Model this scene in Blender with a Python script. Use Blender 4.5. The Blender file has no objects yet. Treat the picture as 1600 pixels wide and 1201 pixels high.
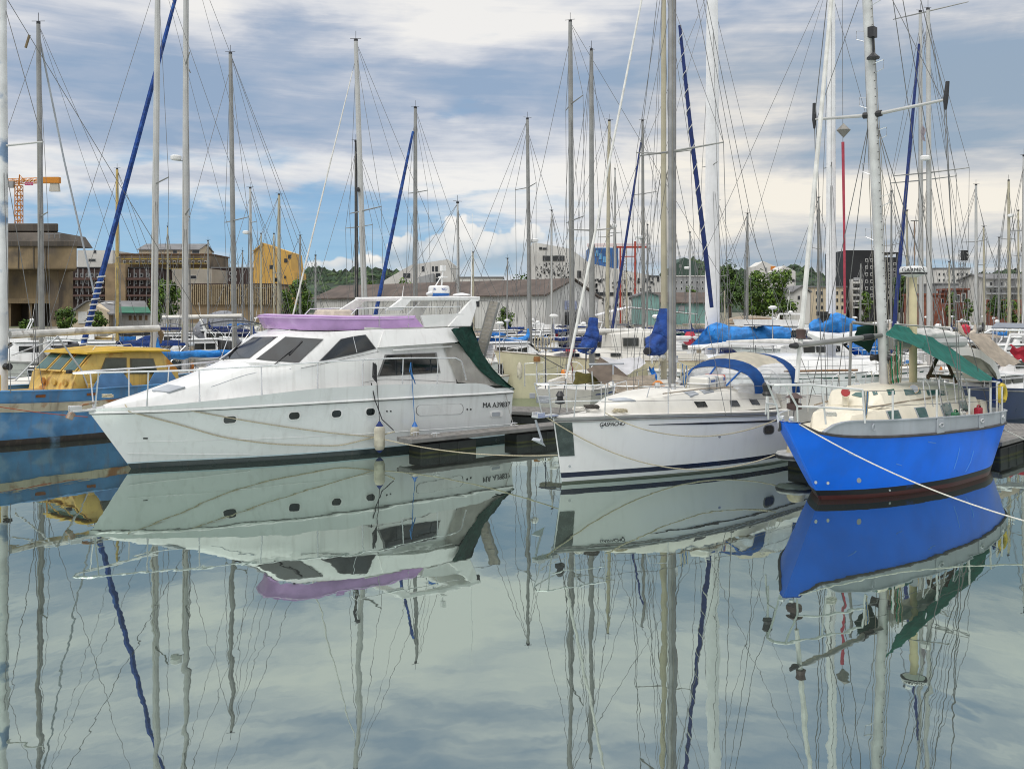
import bpy, bmesh, math, random
from mathutils import Vector, Matrix
from mathutils.bvhtree import BVHTree
from mathutils.geometry import tessellate_polygon
rad = math.radians
SC = bpy.context.scene
COL = SC.collection
# ------------------------------------------------------------------ camera
F, CX, HY, HC = 1500.0, 800.0, 485.0, 4.5       # focal length / horizon in photo pixels, eye height in metres
cam = bpy.data.cameras.new('camera'); cam_o = bpy.data.objects.new('camera', cam); COL.objects.link(cam_o)
cam.sensor_width = 36; cam.lens = 36 * F / 1600; cam.shift_y = (HY - 600.5) / 1600
cam.clip_start = .1; cam.clip_end = 12000
cam_o.location = (0, 0, HC); cam_o.rotation_euler = (rad(90), 0, 0)
SC.camera = cam_o
# ------------------------------------------------------------------ exposure, sun
SC.view_settings.view_transform = 'Standard'; SC.view_settings.look = 'None'
SC.cycles.filter_width = 1.05; SC.view_settings.exposure = 0.08; SC.view_settings.gamma = 1
SUN_EL, SUN_AZ = 52, 215          # azimuth measured clockwise from +Y: over the left shoulder
sun = bpy.data.lights.new('sun', 'SUN'); sun_o = bpy.data.objects.new('sun', sun); COL.objects.link(sun_o)
sun.energy = 1.5; sun.angle = rad(24); sun.color = (1, .96, .9)
_sd = Vector((math.sin(rad(SUN_AZ)) * math.cos(rad(SUN_EL)), math.cos(rad(SUN_AZ)) * math.cos(rad(SUN_EL)), math.sin(rad(SUN_EL))))
sun_o.rotation_euler = _sd.to_track_quat('Z', 'Y').to_euler()
# ------------------------------------------------------------------ sky (Nishita + cloud layers, looked up by direction)
W = bpy.data.worlds.new('World'); SC.world = W; W.use_nodes = True
nt = W.node_tree; nt.nodes.clear()
def nd(t, **k):
    n = nt.nodes.new(t)
    for a, b in k.items(): setattr(n, a, b)
    return n
def put(sock, v):
    if isinstance(v, bpy.types.NodeSocket): nt.links.new(v, sock)
    elif v is not None: sock.default_value = v
def mm(op, a, b=None, c=None, clamp=False):
    n = nd('ShaderNodeMath', operation=op, use_clamp=clamp)
    put(n.inputs[0], a); put(n.inputs[1], b)
    if c is not None: put(n.inputs[2], c)
    return n.outputs[0]
def comb(x, y, z):
    n = nd('ShaderNodeCombineXYZ'); put(n.inputs[0], x); put(n.inputs[1], y); put(n.inputs[2], z); return n.outputs[0]
def noise(vec, scale, detail=5, rough=.5, dist=0.):
    n = nd('ShaderNodeTexNoise', noise_dimensions='2D'); put(n.inputs['Vector'], vec)
    n.inputs['Scale'].default_value = scale; n.inputs['Detail'].default_value = detail
    n.inputs['Roughness'].default_value = rough; n.inputs['Distortion'].default_value = dist
    return n.outputs['Fac']
def ramp(v, stops, mode='EASE'):
    n = nd('ShaderNodeValToRGB'); put(n.inputs[0], v); n.color_ramp.interpolation = mode
    e = n.color_ramp.elements
    while len(e) < len(stops): e.new(.5)
    for q, (p, c) in zip(e, stops):
        q.position = p; q.color = (c, c, c, 1) if not isinstance(c, tuple) else c + (1,)
    return n.outputs[0]
def mixc(f, a, b, mode='MIX'):
    n = nd('ShaderNodeMix', data_type='RGBA', blend_type=mode)
    put(n.inputs[0], f)
    for s, v in ((n.inputs[6], a), (n.inputs[7], b)):
        if isinstance(v, tuple): s.default_value = v + (1,)
        else: put(s, v)
    return n.outputs[2]
def sstep(v, lo, hi):
    n = nd('ShaderNodeMapRange', interpolation_type='SMOOTHSTEP'); put(n.inputs[0], v)
    n.inputs[1].default_value = lo; n.inputs[2].default_value = hi; return n.outputs[0]
tc = nd('ShaderNodeTexCoord'); sx = nd('ShaderNodeSeparateXYZ'); nt.links.new(tc.outputs['Generated'], sx.inputs[0])
X_, Y_, Z_ = sx.outputs
AZ = mm('MULTIPLY', mm('ARCTAN2', X_, Y_), 57.2958)
EL = mm('MULTIPLY', mm('ARCSINE', Z_), 57.2958)
den = mm('ADD', mm('MAXIMUM', Z_, 0.0), .09)
plane = comb(mm('DIVIDE', X_, den), mm('DIVIDE', Y_, den), 3.7)        # a flat cloud deck seen in perspective
flat = comb(mm('MULTIPLY', AZ, .05), mm('MULTIPLY', EL, .17), 1.3)
warp = mm('MULTIPLY', mm('SUBTRACT', noise(flat, 3.1, 5, .55), .5), 7.)
def blob(px, py, rx, ry, amp, soft=1.0):
    """a cloud mass: centre and radii given as photo pixels, kept as a direction in the sky"""
    a0 = math.degrees(math.atan((px - CX) / F)); e0 = math.degrees(math.atan((HY - py) / F * math.cos(rad(a0))))
    ra, re = rx / 26.2, ry / 26.2
    da = mm('DIVIDE', mm('SUBTRACT', mm('ADD', AZ, mm('MULTIPLY', warp, .8)), a0), ra)
    de = mm('DIVIDE', mm('SUBTRACT', mm('ADD', EL, mm('MULTIPLY', warp, .32)), e0), re)
    r2 = mm('ADD', mm('MULTIPLY', da, da), mm('MULTIPLY', de, de))
    g = mm('DIVIDE', 1.0, mm('ADD', 1.0, mm('MULTIPLY', r2, r2)))
    return mm('MULTIPLY', g, amp)
n_deck = noise(plane, .95, 8, .56, .5)
n_flat = noise(flat, 1.6, 6, .5, .5)
n_fine = noise(comb(mm('MULTIPLY', AZ, .13), mm('MULTIPLY', EL, .6), 8.), 1.5, 5, .55, .3)
n_str = noise(comb(mm('MULTIPLY', AZ, .05), mm('ADD', mm('MULTIPLY', EL, .9), mm('MULTIPLY', AZ, .02)), 2.), 1.3, 5, .6, .5)
D = mm('ADD', ramp(mm('DIVIDE', EL, 40.), [(0, .52), (.05, .62), (.13, .60), (.21, .56), (.33, .50), (.42, .66), (.6, .55), (1, .62)]), 0.0)
D = mm('ADD', D, mm('MULTIPLY', mm('SUBTRACT', n_deck, .5), 1.05))
D = mm('ADD', D, mm('MULTIPLY', mm('SUBTRACT', n_flat, .5), .9))
D = mm('ADD', D, mm('ADD', mm('MULTIPLY', mm('SUBTRACT', n_fine, .5), .5), mm('MULTIPLY', mm('SUBTRACT', n_str, .5), .5)))
for b in [(620, 130, 330, 55, -.42), (200, 110, 190, 70, -.38), (600, 200, 260, 34, -.16), (740, 168, 45, 14, -.4), (430, 30, 70, 18, -.25),
          (330, 55, 75, 60, .38), (640, 40, 330, 34, .10), (900, 60, 160, 40, .04), (1000, 230, 180, 60, .34), (690, 98, 60, 10, .2),
          (1480, 165, 190, 75, -.42), (1560, 85, 120, 40, -.25), (1230, 60, 150, 60, -.15), (1000, 100, 90, 40, -.18), (1230, 120, 110, 60, .22),
          (1150, 300, 250, 70, .30), (1480, 300, 160, 40, .22), (1200, 245, 200, 25, -.22), (1300, 400, 330, 34, -.30), (430, 255, 300, 22, .28), (300, 300, 260, 14, .25),
          (330, 205, 200, 26, -.30), (130, 40, 120, 40, .25), (700, 330, 200, 14, .2), (60, 160, 140, 60, .12)]:
    D = mm('ADD', D, blob(*b))
cloud = ramp(D, [(0.02, (.29, .39, .54)), (.27, (.39, .46, .58)), (.46, (.53, .57, .65)), (.64, (.71, .72, .75)), (.88, (.88, .86, .83))], 'LINEAR')
warm = mm('MULTIPLY', sstep(AZ, 0, 14), mm('SUBTRACT', 1.0, sstep(EL, 12, 19)))
cloud = mixc(warm, cloud, mixc(1.0, cloud, (1.04, .99, .90), 'MULTIPLY'))
blue = ramp(mm('DIVIDE', EL, 10.), [(0, (.36, .56, .72)), (.25, (.23, .48, .71)), (.6, (.19, .41, .66)), (1, (.24, .40, .60))], 'LINEAR')
gap = mm('ADD', mm('ADD', blob(420, 365, 460, 62, 1.0), blob(560, 305, 170, 12, .5)), mm('ADD', blob(330, 235, 210, 24, .55), mm('ADD', blob(1250, 425, 420, 24, .45), blob(730, 168, 50, 14, .35))))
gap = mm('ADD', gap, mm('ADD', mm('MULTIPLY', mm('SUBTRACT', n_fine, .5), 1.3), mm('MULTIPLY', mm('SUBTRACT', n_flat, .5), .7)))
sky = mixc(mm('MULTIPLY', sstep(gap, .30, 1.0), .85), cloud, blue)
# heaped cumulus low in the gap
def cumulus(px0, px1, top, base, seed):
    a0 = math.degrees(math.atan((px0 - CX) / F)); a1 = math.degrees(math.atan((px1 - CX) / F))
    t = mm('DIVIDE', mm('SUBTRACT', AZ, a0), a1 - a0)
    arch = mm('SUBTRACT', 1.0, mm('POWER', mm('ABSOLUTE', mm('SUBTRACT', mm('MULTIPLY', t, 2.0), 1.0)), 2.2))
    e1 = math.degrees(math.atan((HY - top) / F)); e0 = math.degrees(math.atan((HY - base) / F))
    vd = None
    for sc, wt in ((.55, 1.), (1.5, .38)):
        v = nd('ShaderNodeTexVoronoi', voronoi_dimensions='2D', feature='F1'); put(v.inputs['Vector'], comb(mm('ADD', mm('MULTIPLY', AZ, .8), seed), EL, 0.0))
        v.inputs['Scale'].default_value = sc
        d_ = mm('MULTIPLY', mm('MULTIPLY', v.outputs['Distance'], v.outputs['Distance']), wt); vd = d_ if vd is None else mm('ADD', vd, d_)
    nz = noise(comb(mm('ADD', AZ, seed), EL, 0.0), .35, 4, .6)
    h = mm('ADD', mm('MULTIPLY', arch, e1 - e0), e0)
    puff = mm('ADD', mm('MULTIPLY', mm('SUBTRACT', .3, vd), 2.0), mm('MULTIPLY', mm('SUBTRACT', nz, .5), 2.4))
    d = mm('SUBTRACT', mm('ADD', h, puff), EL)
    m_ = sstep(d, -.05, .32)
    sh = mm('ADD', mm('MULTIPLY', mm('DIVIDE', mm('SUBTRACT', EL, e0), e1 - e0), .75), mm('MULTIPLY', mm('SUBTRACT', .3, vd), .9))
    c = ramp(sh, [(0, (.36, .47, .58)), (.35, (.60, .65, .70)), (.6, (.78, .78, .77)), (.9, (.92, .89, .85))], 'LINEAR')
    lowf = sstep(EL, e0 - .9, e0 + .9)
    return mm('MULTIPLY', m_, lowf), c
for a in [(560, 930, 345, 425, 2.2), (440, 640, 400, 432, 5.1)]:
    m_, c = cumulus(*a)
    sky = mixc(mm('MULTIPLY', m_, 1.0), sky, c)
# brighter, softer overcast overhead (above everything the photo sees)
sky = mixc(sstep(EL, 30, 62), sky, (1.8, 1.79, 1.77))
nis = nd('ShaderNodeTexSky', sky_type='NISHITA', sun_disc=False, sun_elevation=rad(SUN_EL), sun_rotation=rad(SUN_AZ))
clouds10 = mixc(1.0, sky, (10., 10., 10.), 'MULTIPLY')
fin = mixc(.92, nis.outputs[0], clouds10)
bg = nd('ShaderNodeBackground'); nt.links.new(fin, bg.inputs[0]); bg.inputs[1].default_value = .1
out = nd('ShaderNodeOutputWorld'); nt.links.new(bg.outputs[0], out.inputs[0])

# ------------------------------------------------------------------ helpers: picture measurements -> places
def P(px, py, d): return Vector(((px - CX) / F * d, d, HC - (py - HY) / F * d))
def GP(px, py, z=0.):
    return P(px, py, F * (HC - z) / (py - HY))
def pchip(pts):
    xs = [p[0] for p in pts]; ys = [p[1] for p in pts]; n = len(xs)
    h = [xs[i+1]-xs[i] for i in range(n-1)]; dl = [(ys[i+1]-ys[i])/h[i] for i in range(n-1)]
    m = [dl[0]] + [0 if dl[i-1]*dl[i] <= 0 else 2*dl[i-1]*dl[i]/(dl[i-1]+dl[i]) for i in range(1, n-1)] + [dl[-1]]
    def f(x):
        if x <= xs[0]: return ys[0]
        if x >= xs[-1]: return ys[-1]
        i = max(k for k in range(n-1) if xs[k] <= x); t = (x-xs[i])/h[i]
        return (2*t**3-3*t*t+1)*ys[i]+(t**3-2*t*t+t)*h[i]*m[i]+(-2*t**3+3*t*t)*ys[i+1]+(t**3-t*t)*h[i]*m[i+1]
    return f
# ------------------------------------------------------------------ materials
MATS = {}
def mat(name, col, rough=.5, metal=0., var=.10, scale=2.5, bump=0., streak=0., col2=None, f2=.0, alpha=1., spec=None, bands=None, coat=0., bscale=None, trans=0.):
    if name in MATS: return MATS[name]
    m = bpy.data.materials.new(name); m.use_nodes = True; t = m.node_tree; n = t.nodes; l = t.links
    b = n['Principled BSDF']; b.inputs['Roughness'].default_value = rough; b.inputs['Metallic'].default_value = metal
    if spec is not None: b.inputs['Specular IOR Level'].default_value = spec
    if coat: b.inputs['Coat Weight'].default_value = coat; b.inputs['Coat Roughness'].default_value = .15
    if alpha < 1: b.inputs['Alpha'].default_value = alpha
    if trans: b.inputs['Transmission Weight'].default_value = trans
    tcn = n.new('ShaderNodeTexCoord'); src = tcn.outputs['Object']
    def mix(fac, a, c, mode='MIX'):
        q = n.new('ShaderNodeMix'); q.data_type = 'RGBA'; q.blend_type = mode
        for s, v in ((q.inputs[0], fac), (q.inputs[6], a), (q.inputs[7], c)):
            if isinstance(v, bpy.types.NodeSocket): l.new(v, s)
            elif isinstance(v, tuple): s.default_value = v + (1,)
            else: s.default_value = v
        return q.outputs[2]
    def nz(sc, stretch=None, det=5):
        q = n.new('ShaderNodeTexNoise'); q.inputs['Scale'].default_value = sc; q.inputs['Detail'].default_value = det
        if stretch:
            mp = n.new('ShaderNodeMapping'); mp.inputs['Scale'].default_value = stretch; l.new(src, mp.inputs[0]); l.new(mp.outputs[0], q.inputs[0])
        else: l.new(src, q.inputs[0])
        return q.outputs['Fac']
    def rm(v, a, c):
        q = n.new('ShaderNodeMapRange'); q.interpolation_type = 'SMOOTHSTEP'; l.new(v, q.inputs[0]); q.inputs[1].default_value = a; q.inputs[2].default_value = c; return q.outputs[0]
    c = tuple(col)
    if bands:                                        # painted bands by height above the water
        s = n.new('ShaderNodeSeparateXYZ'); l.new(src, s.inputs[0])
        cc = c
        for z, bc in bands:
            q = n.new('ShaderNodeMath'); q.operation = 'LESS_THAN'; l.new(s.outputs[2], q.inputs[0]); q.inputs[1].default_value = z
            cc = mix(q.outputs[0], cc, bc)
        c = cc
    f = nz(scale)
    dk = mix(1.0, c, (1-var*1.8,)*3, 'MULTIPLY'); c1 = mix(rm(f, .3, .7), dk, c)
    if col2:
        c1 = mix(rm(nz(scale*.8, None, 7), .62 - f2, .72 - f2), c1, tuple(col2))
    if streak:
        st = rm(nz(4., (1.6, 1.6, .09), 4), .48, .78)
        q = n.new('ShaderNodeMath'); q.operation = 'MULTIPLY'; l.new(st, q.inputs[0]); q.inputs[1].default_value = streak
        c1 = mix(q.outputs[0], c1, (.16, .12, .08))
    l.new(c1, b.inputs['Base Color'])
    rr = n.new('ShaderNodeMapRange'); l.new(f, rr.inputs[0]); rr.inputs[3].default_value = max(0, rough-.08); rr.inputs[4].default_value = min(1, rough+.1); l.new(rr.outputs[0], b.inputs['Roughness'])
    if bump:
        bp = n.new('ShaderNodeBump'); bp.inputs['Strength'].default_value = bump; bp.inputs['Distance'].default_value = .05
        l.new(nz(bscale or scale*3), bp.inputs['Height']); l.new(bp.outputs[0], b.inputs['Normal'])
    MATS[name] = m; return m
# gelcoats and paints
GEL = mat('white_gelcoat', (.80, .80, .79), .32, var=.06, scale=.8, streak=.17, coat=.25)
GELH = mat('white_hull_gelcoat', (.78, .79, .79), .28, var=.06, scale=.6, streak=.13, coat=.3)
GEL2 = mat('off_white_gelcoat', (.72, .70, .64), .4, var=.08, scale=1., streak=.14)
GELD = mat('dirty_white_gelcoat', (.66, .65, .61), .45, var=.12, scale=1.4, streak=.25)
CREAM = mat('cream_paint', (.80, .745, .61), .45, var=.08, scale=1.6, streak=.12)
CREAMH = mat('cream_hull_paint', (.60, .55, .38), .4, var=.1, scale=.9, streak=.15)
DECK = mat('deck_nonskid', (.70, .69, .65), .7, var=.1, scale=4, bump=.15, bscale=60)
GREYP = mat('grey_paint', (.40, .43, .47), .45, var=.12, scale=1.2, streak=.12)
ALU = mat('weathered_aluminium', (.30, .30, .29), .45, .35, var=.12, scale=2.)
ALUW = mat('white_mast_paint', (.48, .48, .47), .4, var=.08, scale=1.2)
ALUC = mat('cream_mast_paint', (.44, .40, .29), .45, var=.1, scale=1.2)
ALUB = mat('peeling_white_blue_paint', (.66, .67, .67), .55, var=.14, scale=1.1, col2=(.16, .24, .36), f2=.06)
STEEL = mat('stainless_steel', (.72, .73, .74), .25, .65, var=.08)
WIRE = mat('steel_wire', (.17, .17, .17), .5, .35, var=.1)
ROPE = mat('mooring_rope', (.56, .50, .36), .9, var=.2, scale=30, bump=.4, bscale=90)
ROPEW = mat('white_rope', (.70, .68, .62), .85, var=.15, scale=30)
ROPEB = mat('blue_rope', (.04, .17, .42), .85, var=.15, scale=30)
BLACK = mat('black_fitting', (.025, .025, .028), .45, var=.2)
BLACKP = mat('black_plastic_float', (.030, .033, .034), .55, var=.3, scale=3, streak=.12)
GLASS = mat('tinted_glass', (.016, .022, .026), .04, var=.5, scale=1.2, spec=.9)
GLASSG = mat('greenish_glass', (.05, .13, .12), .06, var=.2, spec=.7)
RUB = mat('grey_rubber', (.20, .20, .20), .7, var=.2)
WOOD = mat('varnished_wood', (.22, .11, .045), .5, var=.25, scale=6)
WOODY = mat('yellow_wood_mast', (.50, .36, .12), .5, var=.2, scale=2)
TEAK = mat('weathered_teak', (.34, .28, .21), .75, var=.25, scale=8)
NAVY = mat('navy_canvas', (.016, .035, .16), .85, var=.2, scale=6, bump=.3)
ROYAL = mat('royal_blue_canvas', (.014, .062, .28), .85, var=.3, scale=3, bump=.9, bscale=7, col2=(.03, .10, .34), f2=.06)
BRIGHT = mat('bright_blue_tarp', (.02, .25, .72), .6, var=.28, scale=3, bump=1.0, bscale=7)
WTARP = mat('white_tarp', (.76, .76, .78), .7, var=.08, scale=3, bump=.4, bscale=5)
BEIGE = mat('beige_canvas', (.56, .49, .41), .85, var=.14, scale=4, bump=.4, bscale=6)
GREENT = mat('green_mesh_awning', (.035, .27, .22), .8, var=.18, scale=3, bump=.4, bscale=6)
DKGREEN = mat('dark_green_tarp', (.012, .085, .06), .6, var=.25, scale=4, bump=.8, bscale=8)
OLIVE = mat('olive_tarp', (.16, .14, .03), .8, var=.2, scale=4, bump=.4)
RED = mat('red_cover', (.50, .02, .05), .6, var=.15, scale=4)
ORANGE = mat('orange_plastic', (.68, .22, .03), .6, var=.15)
PURPLE = mat('purple_tinted_cowl', (.62, .37, .72), .3, var=.14, scale=1.6, coat=.3)
CLEAR = mat('clear_vinyl', (.62, .64, .66), .25, var=.1, alpha=.45)
SAIL = mat('furled_sailcloth', (.70, .69, .66), .8, var=.12, scale=4)
GREYC = mat('grey_canvas', (.22, .23, .26), .85, var=.15, scale=4, bump=.4, bscale=7)
RUST = mat('rust', (.22, .075, .02), .9, var=.3, scale=6)
# ------------------------------------------------------------------ helpers: shapes
class MB:
    def __init__(s): s.bm = bmesh.new(); s.mats = []
    def _m(s, faces, mi):
        for f in faces: f.material_index = mi
    def box(s, c, size, rz=0., mi=0, taper=1., ry=0.):
        r = bmesh.ops.create_cube(s.bm, size=1.0); vs = r['verts']
        M = Matrix.Translation(c) @ Matrix.Rotation(rz, 4, 'Z') @ Matrix.Rotation(ry, 4, 'Y')
        for v in vs:
            k = taper if v.co.z > 0 else 1
            v.co = M @ Vector((v.co.x*size[0]*k, v.co.y*size[1]*k, v.co.z*size[2]))
        s._m({f for v in vs for f in v.link_faces}, mi); return vs
    def tube(s, pts, r, n=6, mi=0, cap=True):
        pts = [Vector(p) for p in pts]; rs = r if isinstance(r, (list, tuple)) else [r]*len(pts)
        rings = []; up = None
        for i, p in enumerate(pts):
            t = (pts[min(i+1, len(pts)-1)] - pts[max(i-1, 0)])
            if t.length < 1e-9: t = Vector((0, 0, 1))
            t.normalize()
            if up is None: up = Vector((0, 0, 1)) if abs(t.z) < .9 else Vector((1, 0, 0))
            a = t.cross(up)
            if a.length < 1e-6: a = t.orthogonal()
            a.normalize(); b = a.cross(t); b.normalize(); up = b
            rings.append([s.bm.verts.new(p + (a*math.cos(2*math.pi*k/n) + b*math.sin(2*math.pi*k/n))*rs[i]) for k in range(n)])
        s.skin(rings, True, mi)
        if cap and n > 2:
            s._m([s.bm.faces.new(rings[0][::-1]), s.bm.faces.new(rings[-1])], mi)
        return s
    def skin(s, rings, closed=False, mi=0):
        for A, B in zip(rings[:-1], rings[1:]):
            n = len(A)
            for k in range(n if closed else n-1):
                q = [A[k], A[(k+1) % n], B[(k+1) % n], B[k]]
                try: f = s.bm.faces.new(q); f.material_index = mi
                except ValueError: pass
    def loft(s, secs, closed=False, mi=0, cap=False):
        rings = [[s.bm.verts.new(p) for p in sec] for sec in secs]; s.skin(rings, closed, mi)
        if cap:
            for r in (rings[0], rings[-1]):
                f = s.bm.faces.new(r); f.material_index = mi
        return rings
    def lathe(s, prof, c=(0, 0, 0), n=12, mi=0, axis='Z'):
        rings = []
        for r, z in prof:
            rg = []
            for k in range(n):
                a = 2*math.pi*k/n; q = Vector((r*math.cos(a), r*math.sin(a), z))
                if axis == 'X': q = Vector((q.z, q.x, q.y))
                if axis == 'Y': q = Vector((q.x, q.z, q.y))
                rg.append(s.bm.verts.new(Vector(c) + q))
            rings.append(rg)
        s.skin(rings, True, mi)
        s._m([s.bm.faces.new(rings[0][::-1]), s.bm.faces.new(rings[-1])], mi); return s
    def poly(s, pts, th=None, mi=0, nrm=None):
        pts = [Vector(p) for p in pts]; v = [s.bm.verts.new(p) for p in pts]; f = s.bm.faces.new(v); f.material_index = mi
        if th:
            f.normal_update(); q = (nrm or f.normal) * th
            w = [s.bm.verts.new(p + q) for p in pts]; s._m([s.bm.faces.new(w[::-1])], mi)
            for k in range(len(v)): s._m([s.bm.faces.new([v[k], v[(k+1) % len(v)], w[(k+1) % len(v)], w[k]])], mi)
        return s
    def sheet(s, fn, nu, nv, th=.02, mi=0):
        """a cloth: fn(u, v) -> point, given real thickness"""
        g = [[Vector(fn(i/nu, j/nv)) for j in range(nv+1)] for i in range(nu+1)]
        a = [[s.bm.verts.new(p) for p in r] for r in g]; fs = []
        for i in range(nu):
            for j in range(nv):
                f = s.bm.faces.new([a[i][j], a[i+1][j], a[i+1][j+1], a[i][j+1]]); f.material_index = mi; fs.append(f)
        bmesh.ops.solidify(s.bm, geom=fs, thickness=th); return s
    def build(s, name, m, parent=None, smooth=True, bevel=0., angle=35, recalc=True):
        if recalc: bmesh.ops.recalc_face_normals(s.bm, faces=s.bm.faces)
        if smooth:
            for f in s.bm.faces: f.smooth = True
            for e in s.bm.edges:
                if len(e.link_faces) == 2 and e.calc_face_angle(0) > rad(angle): e.smooth = False
        me = bpy.data.meshes.new(name); s.bm.to_mesh(me); s.bm.free()
        for q in (m if isinstance(m, (list, tuple)) else [m]): me.materials.append(q)
        o = bpy.data.objects.new(name, me); COL.objects.link(o)
        if parent is not None: o.parent = parent
        if bevel:
            b = o.modifiers.new('bevel', 'BEVEL'); b.width = bevel; b.segments = 2; b.limit_method = 'ANGLE'; b.angle_limit = rad(40)
        return o
def empty(name, loc, rz=0.):
    o = bpy.data.objects.new(name, None); COL.objects.link(o); o.location = loc; o.rotation_euler = (0, 0, rz); o.empty_display_size = .3
    return o
LABELS = {}
def tag(o, label, cat, group=None):
    o['label'] = label; o['category'] = cat
    if group: o['group'] = group
    return o
def struct(o, kind='structure'): o['kind'] = kind; return o
class Frame:
    """a thing's own axes: x aft / along, y to the far side, z up"""
    def __init__(s, o, loc, rz):
        s.o = o; s.M = Matrix.Translation(loc) @ Matrix.Rotation(rz, 4, 'Z'); s.I = s.M.inverted(); s.cam = s.I @ Vector((0, 0, HC))
    def L(s, px, py, d): return s.I @ P(px, py, d)
    def ray(s, px, py): return (s.I.to_3x3() @ Vector(((px-CX)/F, 1, -(py-HY)/F))).normalized()
    def at_y(s, px, py, y):
        r = s.ray(px, py); return s.cam + r * ((y - s.cam.y) / r.y)
    def at_x(s, px, py, x):
        r = s.ray(px, py); return s.cam + r * ((x - s.cam.x) / r.x)
    def at_z(s, px, py, z):
        r = s.ray(px, py); return s.cam + r * ((z - s.cam.z) / r.z)
    def hit(s, bvh, px, py, off=0.):
        h = bvh.ray_cast(s.cam, s.ray(px, py))
        if h[0] is None: return None
        n = h[1] if h[1].dot(s.ray(px, py)) < 0 else -h[1]
        return h[0] + n * off
def bvh_of(*objs):
    vs, fs = [], []
    for o in objs:
        k = len(vs); vs += [v.co.copy() for v in o.data.vertices]; fs += [[i+k for i in p.vertices] for p in o.data.polygons]
    return BVHTree.FromPolygons(vs, fs)
def chain(poly, n=5):
    o = []
    for a, b in zip(poly, poly[1:] + poly[:1]):
        o += [(a[0]+(b[0]-a[0])*k/n, a[1]+(b[1]-a[1])*k/n) for k in range(n)]
    return o
def roundpoly(x0, y0, x1, y1, r=.5, n=5, skew=0.):
    w, h = (x1-x0)/2, (y1-y0)/2; q = []; cx, cy = (x0+x1)/2, (y0+y1)/2; rr = min(abs(w), abs(h))*r
    for sx_, sy_, a0 in ((1, 1, 0), (-1, 1, 90), (-1, -1, 180), (1, -1, 270)):
        for k in range(n+1):
            a = rad(a0 + 90*k/n); X = cx + sx_*(w-rr) + rr*math.cos(a)
            q.append((X, cy + sy_*(h-rr) + rr*math.sin(a) + skew*(X-cx)))
    return q
def inset(poly, k):
    cx = sum(p[0] for p in poly)/len(poly); cy = sum(p[1] for p in poly)/len(poly)
    return [(cx+(p[0]-cx)*k, cy+(p[1]-cy)*k) for p in poly]
def decal(fr, bvh, poly, name, m, parent, th=.012, mirror=True, sub=4, fan=True):
    """a pane or plate following the surface it is let into, th proud of it, with its twin on the other side"""
    pts = chain(poly, sub) if sub > 1 else poly
    hits = [fr.hit(bvh, x, y, th) for x, y in pts]; hits = [h for h in hits if h is not None]
    if len(hits) < 3: print('decal miss', name, poly[0]); return None
    outs = []
    for sgn in ((1, -1) if mirror else (1,)):
        b = MB(); vs = [Vector((h.x, h.y*sgn, h.z)) for h in hits]
        c = sum(vs, Vector())/len(vs); nrm = Vector((0, 0, 0))
        for i in range(len(vs)): nrm += (vs[i]-c).cross(vs[(i+1) % len(vs)]-c)
        nrm.normalize(); cc = fr.cam.copy(); cc.y *= sgn
        if nrm.dot(cc-c) < 0: nrm = -nrm
        top = [b.bm.verts.new(v) for v in vs]; bot = [b.bm.verts.new(v - nrm*(th*1.6)) for v in vs]
        if fan:
            cx = sum(p[0] for p in pts)/len(pts); cy = sum(p[1] for p in pts)/len(pts); h = fr.hit(bvh, cx, cy, th)
            cv = b.bm.verts.new(Vector((h.x, h.y*sgn, h.z)) if h else c)
            for i in range(len(top)): b.bm.faces.new([top[i], top[(i+1) % len(top)], cv])
        else:
            for t in tessellate_polygon([vs]): b.bm.faces.new([top[i] for i in t])
        for i in range(len(top)): b.bm.faces.new([top[i], bot[i], bot[(i+1) % len(top)], top[(i+1) % len(top)]])
        outs.append(b.build(name, m, parent))
    return outs[0] if len(outs) == 1 else outs
def wire(name, pts, r, m, parent=None, n=5, sag=0., seg=10):
    pts = [Vector(p) for p in pts]
    if sag and len(pts) == 2:
        a, b = pts; pts = [a.lerp(b, k/seg) - Vector((0, 0, sag*4*(k/seg)*(1-k/seg))) for k in range(seg+1)]
    return MB().tube(pts, r, n).build(name, m, parent)
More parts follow.
